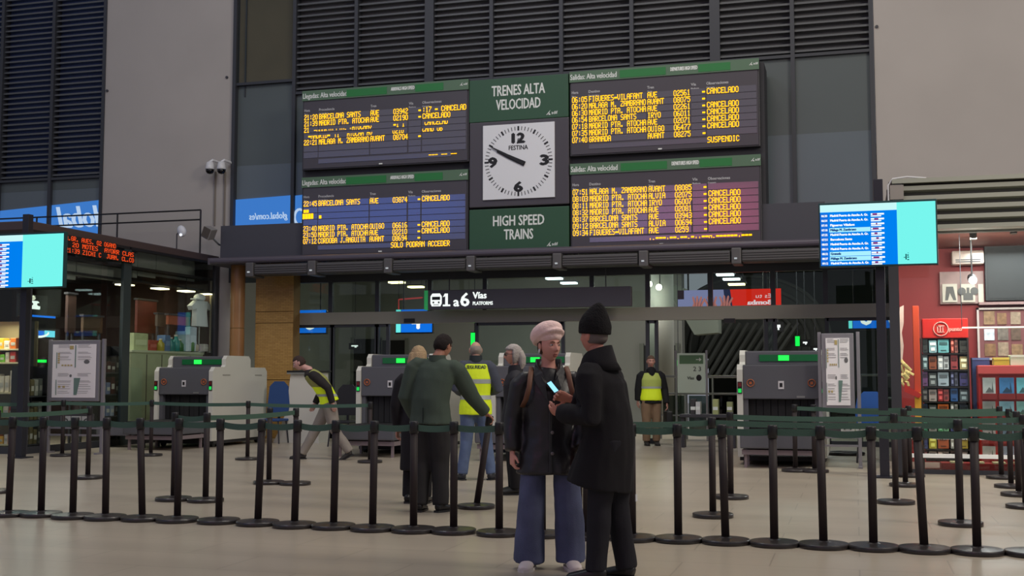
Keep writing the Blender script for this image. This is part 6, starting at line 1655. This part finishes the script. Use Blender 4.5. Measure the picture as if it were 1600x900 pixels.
for z in (1.075, .93, .79): MB().ell((.012, -.176-.006*(1.075-z)*4, z), (.012, .006, .012)).build('button', M('button_grey', (110, 104, 104), rough=.3), jk, smooth=True, local=True)
mb = MB(); mb.tube([(.0, -.163, 1.14), (.0, -.168, 1.0), (.0, -.166, .85), (.0, -.178, .66)], [(.010, .006)]*4, 6); mb.build('front_edge', m_leather, jk, local=True)
n = 32; A = []; mb = MB()
for j in range(n):
    a = 2*math.pi*j/n; x, y = math.cos(a), math.sin(a); f_ = max(0, -y)
    z1 = .075-.16*f_**2.2; dy = -.055*f_**2
    A.append([mb.bm.verts.new(nk+V((x*rr, y*rr+dy*(1.0 if zz > -.02 else .6), zz-.10*f_**3))) for rr, zz in ((.112, -.045), (.098, .01), (.090, z1+.0), (.080, z1-.002), (.086, -.03))])
for j in range(n):
    B = A[(j+1) % n]
    for q in range(5): mb.bm.faces.new((A[j][q], A[j][(q+1) % 5], B[(q+1) % 5], B[q]))
mb.build('collar', m_leather, jk, smooth=True, local=True)
W_.trousers(cloth('denim_blue', (82, 88, 116), var=.22, bump=.2), r=(.094, .098, .112), hem=-.035, amp=.010, seed=4)
W_.shoes(M('sneaker_white', (222, 210, 208), rough=.6), M('sole_white', (206, 200, 196)), w=.052)
# beret: a band round the brow and a full crown falling to the back
mt = W_.mt()
m_beret = cloth('beret_pink', (244, 212, 204), rough=.95, bump=.3, bs=60, var=.03)
mb = MB()
mb.tube([mt @ V((.082*math.cos(a), .012+.104*math.sin(a), .066-.042*math.sin(a))) for a in [2*math.pi*i/28 for i in range(28)]], [(.016, .026)]*28, 8, closed=True, ref=(0, 0, 1))
mb.ell(mt @ V((-.006, .030, .100)), (.116, .128, .072), 20, 12, rot=Matrix.Rotation(R(30), 4, 'Z') @ Matrix.Rotation(R(-24), 4, 'X') @ Matrix.Rotation(R(-6), 4, 'Y'))
mb.ell(mt @ V((.0, .01, .068)), (.088, .105, .05), 18, 10, rot=mt.to_3x3().to_4x4())
me = remesh(mb, 'beret', .007, 5); wrinkle(me, .004, (14, 14, 9), 2); finish(me, 'beret', m_beret, W_.root)
W_.hair(cloth('hair_brown', (74, 54, 44)), lambda p: (1 if p.y > .0 and p.z > -.05 else 0) if p.z < .06 else 0, .006)
e = MB(); e.ell(mt @ V((-.086, -.0, -.03)), (.006, .012, .016), 10, 8); e.build('earring', M('earring_white', (236, 236, 236), rough=.2), W_.root, smooth=True, local=True)
# rucksack straps
bp = thing('rucksack', 'brown strapped rucksack worn by the woman in the beret', 'rucksack', (g.x, g.y, .8), facing(2))
for sx in (-1, 1):
    pts = [V((sx*.185, -.06, 1.10-.8)), V((sx*.165, -.135, 1.15-.8)), V((sx*.142, -.148, 1.235-.8)), V((sx*.128, -.085, 1.335-.8)), V((sx*.12, .0, 1.372-.8)), V((sx*.115, .09, 1.335-.8)), V((sx*.11, .15, 1.22-.8))]
    mb = MB(); mb.tube(pts, [(.018, .006)]*7, 8, ref=(1, 0, 0)); mb.build('strap', M('strap_brown', (112, 74, 54), rough=.6), bp, smooth=True, local=True)
mb = MB(); mb.box((0, .21, .30), (.27, .12, .36), bev=.04); mb.build('bag', M('bag_brown', (84, 58, 44), rough=.7), bp, smooth=True, local=True)

# ---------------------------------------------------------------- man in the black coat, seen from behind, holding a phone
g = onZ(957, 907); hM = 1.70
A_ = -118
M_ = Person('man in a black knit cap and long black coat, turned away, showing a phone', (g.x, g.y, 0), facing(A_), hM, (198, 132, 112), dict(
    hyaw=-14, hpitch=-4, pel=(0, -.02, .54*hM), waist=(0, -.04, .62*hM), chest=(0, -.075, .73*hM), head=(0, -.125, hM-.13), neck=(0, -.085, .825*hM), hemc=(0, -.085, .60),
    shL=(.19, -.08, 1.33), shR=(-.19, -.08, 1.33), elR=(-.27, -.11, 1.06), wrR=(-.14, -.355, 1.155), elL=(.26, -.03, 1.05), wrL=(.13, -.30, 1.07),
    knL=(.085, -.05, .48), knR=(-.085, .0, .48), anL=(.10, -.07, .085), anR=(-.10, .05, .085), footL=10, footR=-10), bulk=1.12)
m_coat = cloth('coat_black', (25, 23, 26), rough=.9, var=.12)
M_.body(hands={'R': dict(d=(.55, -.62, .25), n=(.6, .6, -.3), curl=(30, 45, 30)), 'L': dict(d=(-.4, -.85, .1), n=(-.6, .3, .6), curl=(30, 40, 30))}, brow=(90, 80, 76))
ct = M_.coat('coat', m_coat, .60, (.235, .20), (.082, .070, .058), smooth=8, amp=.013, folds=(7, 7, 2.6), seed=9, waist=(.185, .150), chestr=(.200, .148))
n = 32; A = []; nk = M_.J['neck']; mb = MB()
for j in range(n):
    a = 2*math.pi*j/n; x, y = math.cos(a), math.sin(a); f_ = max(0, -y); bk = max(0, y)
    z1 = .075+.035*bk-.075*f_**1.5
    A.append([mb.bm.verts.new(nk+V((x*rr, y*rr+dy, zz))) for rr, zz, dy in ((.150, -.055-.03*f_, 0), (.118, .0, 0), (.100, z1, -.015), (.090, z1-.004, -.015), (.096, -.02, 0))])
for j in range(n):
    B = A[(j+1) % n]
    for q in range(5): mb.bm.faces.new((A[j][q], A[j][(q+1) % 5], B[(q+1) % 5], B[q]))
mb.build('collar', m_coat, M_.root, smooth=True, local=True)
M_.trousers(cloth('trousers_navy', (32, 31, 37), var=.12), r=(.100, .072, .066), hem=-.02, amp=.010, seed=7)
M_.shoes(M('shoe_black', (24, 23, 24), rough=.4))
MB().box((.10, .21, .545), (.025, .004, .045)).build('white_tag', M('tag_white', (220, 220, 220)), ct, local=True)
mt = M_.mt(); m_knit = cloth('knit_black', (24, 22, 23), rough=.95, bump=.5, bs=90)
mb = MB()
rings = [(.092, .112, .026), (.097, .116, .045), (.097, .115, .080), (.086, .102, .118), (.066, .078, .155), (.044, .052, .188), (.024, .028, .213), (.006, .008, .226)]
mb.tube([mt @ V((0, .010+.022*max(0, (z-.08)/.1), z)) for _, _, z in rings], [(a, b) for a, b, _ in rings], 24, ref=mt.to_3x3() @ V((1, 0, 0)))
me = remesh(mb, 'knit_cap', .006, 2); wrinkle(me, .003, (20, 20, 8), 5); finish(me, 'knit_cap', m_knit, M_.root)
mb = MB(); mb.tube([mt @ V((.090*math.cos(a), .010+.111*math.sin(a), .036)) for a in [2*math.pi*i/28 for i in range(28)]], [(.020, .006)]*28, 6, closed=True, ref=(0, 0, 1)); mb.build('cap_fold', m_knit, M_.root, smooth=True, local=True)
M_.hair(cloth('hair_grey_short', (110, 100, 96)), lambda p: 1 if (p.z > -.045 and p.y > .01 and p.z < .05) else 0, .005, rough_amp=0)
# phone in his right hand
wr = Matrix.Rotation(facing(A_), 3, 'Z') @ V((-.082, -.465, 1.235)) + V((g.x, g.y, 0))
ph = thing('phone', 'mobile phone with a bright bluish screen held up by the man in the coat', 'phone', wr)
rt_ = Matrix.Rotation(YAW, 4, 'Z') @ Matrix.Rotation(R(-38), 4, 'Y') @ Matrix.Rotation(R(-20), 4, 'X') @ Matrix.Rotation(R(30), 4, 'Z')
MB().box(wr, (.040, .009, .095), rot=rt_, bev=.003).build('case', m_black, ph)
MB().box(wr+rt_.to_3x3() @ V((0, -.0055, 0)), (.034, .002, .085), rot=rt_).build('screen', EM('phone_screen', (150, 220, 250), 1.3), ph)

# ---------------------------------------------------------------- man in the green jacket, back to us, tilting a post
g = onZ(672, 800); hG = 1.74; A_ = 158
RG = Matrix.Rotation(-facing(A_), 3, 'Z')
def tolocal(p, g): return RG @ (V(p)-V((g.x, g.y, 0)))
top = hold[1]
wv = tolocal(top+V((0, 0, .03)), g)
G_ = Person('man in a dark green jacket seen from behind, reaching to a tilted stanchion', (g.x, g.y, 0), facing(A_), hG, (176, 122, 98), dict(
    hyaw=-14, hpitch=18, head=(-.07, -.135, hG-.132), neck=(-.04, -.065, .855*hG), chest=(-.02, -.035, .73*hG),
    shL=(.18, -.03, 1.43), shR=(-.22, -.08, 1.40), elL=(.255, .04, 1.11), wrL=(.235, -.13, .92),
    elR=tuple(V((-.22, -.08, 1.40)).lerp(wv, .50)+V((.0, .0, -.03))), wrR=tuple(wv+(V((-.22, -.08, 1.40))-wv).normalized()*.075),
    anL=(.10, .02, .087), anR=(-.10, -.03, .087), knL=(.09, -.02, .49), knR=(-.09, -.04, .49), footL=12, footR=-14), bulk=1.10)
m_gj = cloth('jacket_green', (68, 80, 70), rough=.85, var=.08)
dR = (wv-V(G_.J['elR'])).normalized()
G_.body(hands={'R': dict(d=tuple(dR), n=(0, 0, -1), curl=(45, 50, 30), t=-1), 'L': None}, brow=(40, 32, 28))
jk = G_.coat('jacket', m_gj, .85, (.205, .165), (.086, .072, .058), amp=.008, folds=(6, 6, 3), seed=12, waist=(.178, .135))
G_.collar(m_gj, .078, .032)
MB().box((-.0, .165, .93), (.008, .01, .16)).build('back_vent', M('vent_dark', (20, 30, 28), rough=.9), jk, local=True)
G_.trousers(cloth('trousers_charcoal', (44, 43, 44), var=.1), r=(.105, .080, .072), hem=-.015, amp=.008, seed=13)
G_.shoes(M('shoe_black', (24, 23, 24)))
G_.hair(cloth('hair_black', (36, 28, 26), bump=.5, bs=200), lambda p: 1 if (p.z > .055 or (p.y > -.02 and p.z > .0) or (p.y > .03 and p.z > -.055)) else 0, .013)

# ---------------------------------------------------------------- blond person behind the green jacket
g = onZ(652, 786)
B_ = Person('blond-haired person in a long dark coat, mostly hidden by the man in green', (g.x, g.y, 0), facing(170), 1.62, (200, 150, 130), dict(hyaw=20))
B_.body(brow=(150, 120, 90))
m_bc = cloth('coat_dark', (36, 34, 38), rough=.9)
B_.coat('coat', m_bc, .34, (.20, .17), amp=.007, seed=15)
B_.collar(m_bc)
B_.trousers(cloth('trousers_black', (28, 27, 30)), hem=-.015)
B_.shoes(M('shoe_black', (24, 23, 24)))
m_blond = cloth('hair_blond', (176, 150, 116), bump=.6, bs=120, var=.2)
B_.hair(m_blond, lambda p: 1 if (p.z > .055 or p.y > -.015) else 0, .02)
hd = B_.J['head']; B_.long_hair(m_blond, [hd+V((0, .06, .04)), hd+V((0, .085, -.05)), hd+V((0, .08, -.15)), hd+V((0, .085, -.24))], [(.085, .05), (.10, .05), (.11, .045), (.08, .03)])

# ---------------------------------------------------------------- hi-vis vest man, back to us
g = onZ(743, 750); hV = 1.76
m_yel = M('hivis_yellow', (214, 236, 30), rough=.7, bump=.15, bs=30, emit=.10); m_silv = M('reflective_silver', (170, 176, 172), rough=.4)
V_ = Person('man in a yellow hi-vis security vest, seen from behind, with thin grey hair', (g.x, g.y, 0), facing(186), hV, (192, 146, 126), dict(
    hyaw=8, hpitch=10, neck=(0, .0, .868*hV), head=(0, -.05, hV-.115), shL=(.18, 0, 1.455), shR=(-.18, 0, 1.455), elL=(.26, .02, 1.16), wrL=(.15, -.18, 1.10), elR=(-.29, .03, 1.15), wrR=(-.20, -.20, 1.12),
    anL=(.17, .0, .088), anR=(-.20, .02, .088), knL=(.12, -.02, .49), knR=(-.14, -.02, .49), footL=20, footR=-35), bulk=1.02)
V_.body(brow=(130, 120, 110))
m_swt = cloth('sweater_grey', (72, 76, 88))
V_.coat('sweater', m_swt, .88, (.185, .14), (.082, .068, .055), amp=.006, seed=21)
V_.collar(cloth('collar_dark', (44, 52, 56)), .075, .055)
vs_ = V_.vest(m_yel, .83, .005, bands=((1.02, 1.075), (1.225, 1.28)), mat_band=m_silv, seed=22)
# lettering on the back of the vest, laid on the cloth
mb = MB(); add_text(mb, 'SEGURIDAD', (.15, 0, 1.425), (-1, 0, 0), (0, 0, 1), .05, width=.30, bold=.003)
for v in mb.bm.verts: v.co.y = .02+.158*math.sqrt(max(.05, 1-(v.co.x/.215)**2))+(.0)
txt = mb.build('vest_lettering', M('vest_ink', (60, 74, 50), rough=.8), vs_, local=True, fix=False)
sw = txt.modifiers.new('wrap', 'SHRINKWRAP'); sw.target = vs_; sw.wrap_method = 'NEAREST_SURFACEPOINT'; sw.wrap_mode = 'ABOVE_SURFACE'; sw.offset = .004
V_.trousers(cloth('jeans_light', (92, 108, 140), var=.2), r=(.105, .076, .068), hem=-.01, amp=.008, seed=23)
V_.shoes(M('shoe_navy', (40, 42, 50), rough=.5))
V_.hair(cloth('hair_grey', (150, 140, 130), bump=.4), lambda p: .8 if (p.y > .0 and -.06 < p.z < .045) else 0, .006)

# ---------------------------------------------------------------- grey-haired woman in sunglasses, profile left
g = onZ(803, 772); hL = 1.66
L_W = Person('grey-haired woman with sunglasses in a dark jacket, in profile behind the beret', (g.x, g.y, 0), facing(-84), hL, (206, 150, 128), dict(
    hyaw=0, elR=(-.23, .03, 1.03), elL=(.22, .04, 1.02), wrL=(.22, -.01, .80)), bulk=1.05)
L_W.body(brow=(140, 130, 126))
m_lj = cloth('jacket_charcoal', (46, 45, 50), rough=.7)
L_W.coat('jacket', m_lj, .72, (.20, .16), (.085, .072, .058), amp=.008, seed=31)
L_W.collar(m_lj, .08, .06)
L_W.trousers(cloth('trousers_black', (28, 27, 30)), hem=-.015); L_W.shoes(M('shoe_black', (24, 23, 24)))
m_gh = cloth('hair_silver', (176, 168, 162), bump=.6, bs=120, var=.25)
L_W.hair(m_gh, lambda p: 1 if (p.z > .06 or p.y > -.005) else 0, .022)
hd = L_W.J['head']; L_W.long_hair(m_gh, [hd+V((0, .07, .04)), hd+V((0, .095, -.03)), hd+V((0, .095, -.10)), hd+V((0, .08, -.16))], [(.08, .05), (.095, .055), (.09, .05), (.06, .03)])
mt = L_W.mt()
for sx in (-1, 1): MB().ell(mt @ V((sx*.032, -.092, .008)), (.024, .006, .018), 14, 8).build('sunglass_lens', M('lens_dark', (40, 26, 24), rough=.1), L_W.root, smooth=True, local=True)
for sx in (-1, 1): MB().tube([mt @ V((sx*.054, -.085, .012)), mt @ V((sx*.076, -.04, .012)), mt @ V((sx*.080, .01, .012))], .003, 6).build('sunglass_temple', m_black, L_W.root, local=True)

# ---------------------------------------------------------------- guard walking left, bent forward
g = onZ(508, 718); hK = 1.74
K_ = Person('guard in a yellow vest and grey trousers striding left with lowered head', (g.x, g.y, 0), facing(-88), hK, (196, 150, 140), dict(
    pel=(0, .06, .90), waist=(0, .01, 1.04), chest=(0, -.10, 1.22), neck=(0, -.27, 1.42), head=(0, -.435, 1.53), hyaw=0, hpitch=22,
    shL=(.18, -.17, 1.34), shR=(-.18, -.17, 1.34), elL=(.24, .06, 1.14), wrL=(.22, .13, .90), elR=(-.24, -.10, 1.08), wrR=(-.22, -.20, .88),
    hipL=(.09, .06, .88), hipR=(-.09, .06, .88), knL=(.10, .16, .47), anL=(.10, .40, .13), knR=(-.10, -.16, .48), anR=(-.10, -.38, .087), toeL=28), bulk=1.0)
K_.body(brow=(90, 70, 60))
m_kj = cloth('jacket_brown_black', (42, 38, 38))
K_.coat('jacket', m_kj, .86, (.18, .14), (.080, .066, .054), amp=.006, seed=41)
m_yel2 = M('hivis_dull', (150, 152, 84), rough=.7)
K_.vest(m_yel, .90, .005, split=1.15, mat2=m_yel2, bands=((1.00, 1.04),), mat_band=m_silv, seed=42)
K_.trousers(cloth('trousers_grey', (142, 134, 126), var=.1), r=(.108, .082, .070), hem=-.0, amp=.008, seed=43); K_.shoes(M('shoe_dark', (40, 37, 36), rough=.6))
K_.hair(cloth('hair_dark_brown', (60, 46, 42)), lambda p: 1 if (p.z > .06 or (p.y > .0 and p.z > -.05)) else 0, .01)

# ---------------------------------------------------------------- guard standing at right, facing us
g = onZ(1018, 696); hR = 1.72
Rr = Person('guard in yellow vest and khaki trousers, facing us near the railing', (g.x, g.y, 0), facing(4), hR, (190, 140, 126), dict(
    hpitch=4, wrL=(.285, -.10, .80), elL=(.275, .04, 1.06), wrR=(-.25, .05, .86)), bulk=1.06)
Rr.body(brow=(80, 62, 52))
Rr.coat('jacket', cloth('jacket_black', (28, 28, 31)), .80, (.20, .15), (.082, .07, .058), amp=.006, seed=51)
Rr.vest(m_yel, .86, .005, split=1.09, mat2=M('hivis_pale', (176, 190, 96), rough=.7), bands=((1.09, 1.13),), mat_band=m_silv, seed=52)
mb = MB(); nk = Rr.J['neck']; mb.tube([nk+V((0, -.10, -.20)), nk+V((0, -.085, -.08)), nk+V((0, -.02, .0)), nk+V((0, .0, .045))], [(.03, .05), (.075, .06), (.10, .085), (.075, .075)], 16); me = remesh(mb, 'scarf', .01, 3); wrinkle(me, .006, (12, 12, 12)); finish(me, 'scarf', cloth('scarf_black', (20, 20, 24)), Rr.root)
Rr.trousers(cloth('trousers_khaki', (134, 110, 88), var=.1), r=(.110, .084, .072), hem=.0, amp=.007, seed=53); Rr.shoes(M('shoe_dark', (40, 37, 36)))
Rr.hair(cloth('hair_brown_mid', (96, 78, 64)), lambda p: 1 if (p.z > .062 or (p.y > .0 and p.z > -.05)) else 0, .012)
hb = Matrix.Rotation(facing(4), 3, 'Z') @ V((.30, -.12, .72))+V((g.x, g.y, 0))
bg = thing('carry_case', 'black case hanging from the hand of the guard at right', 'case', (hb.x, hb.y, .36), facing(4))
MB().box((0, 0, .15), (.12, .34, .30), bev=.02).build('body', m_black, bg, local=True)
MB().tube([(0, -.07, .29), (0, -.06, .335), (0, .06, .335), (0, .07, .29)], .010, 8).build('handle', m_dark, bg, local=True)
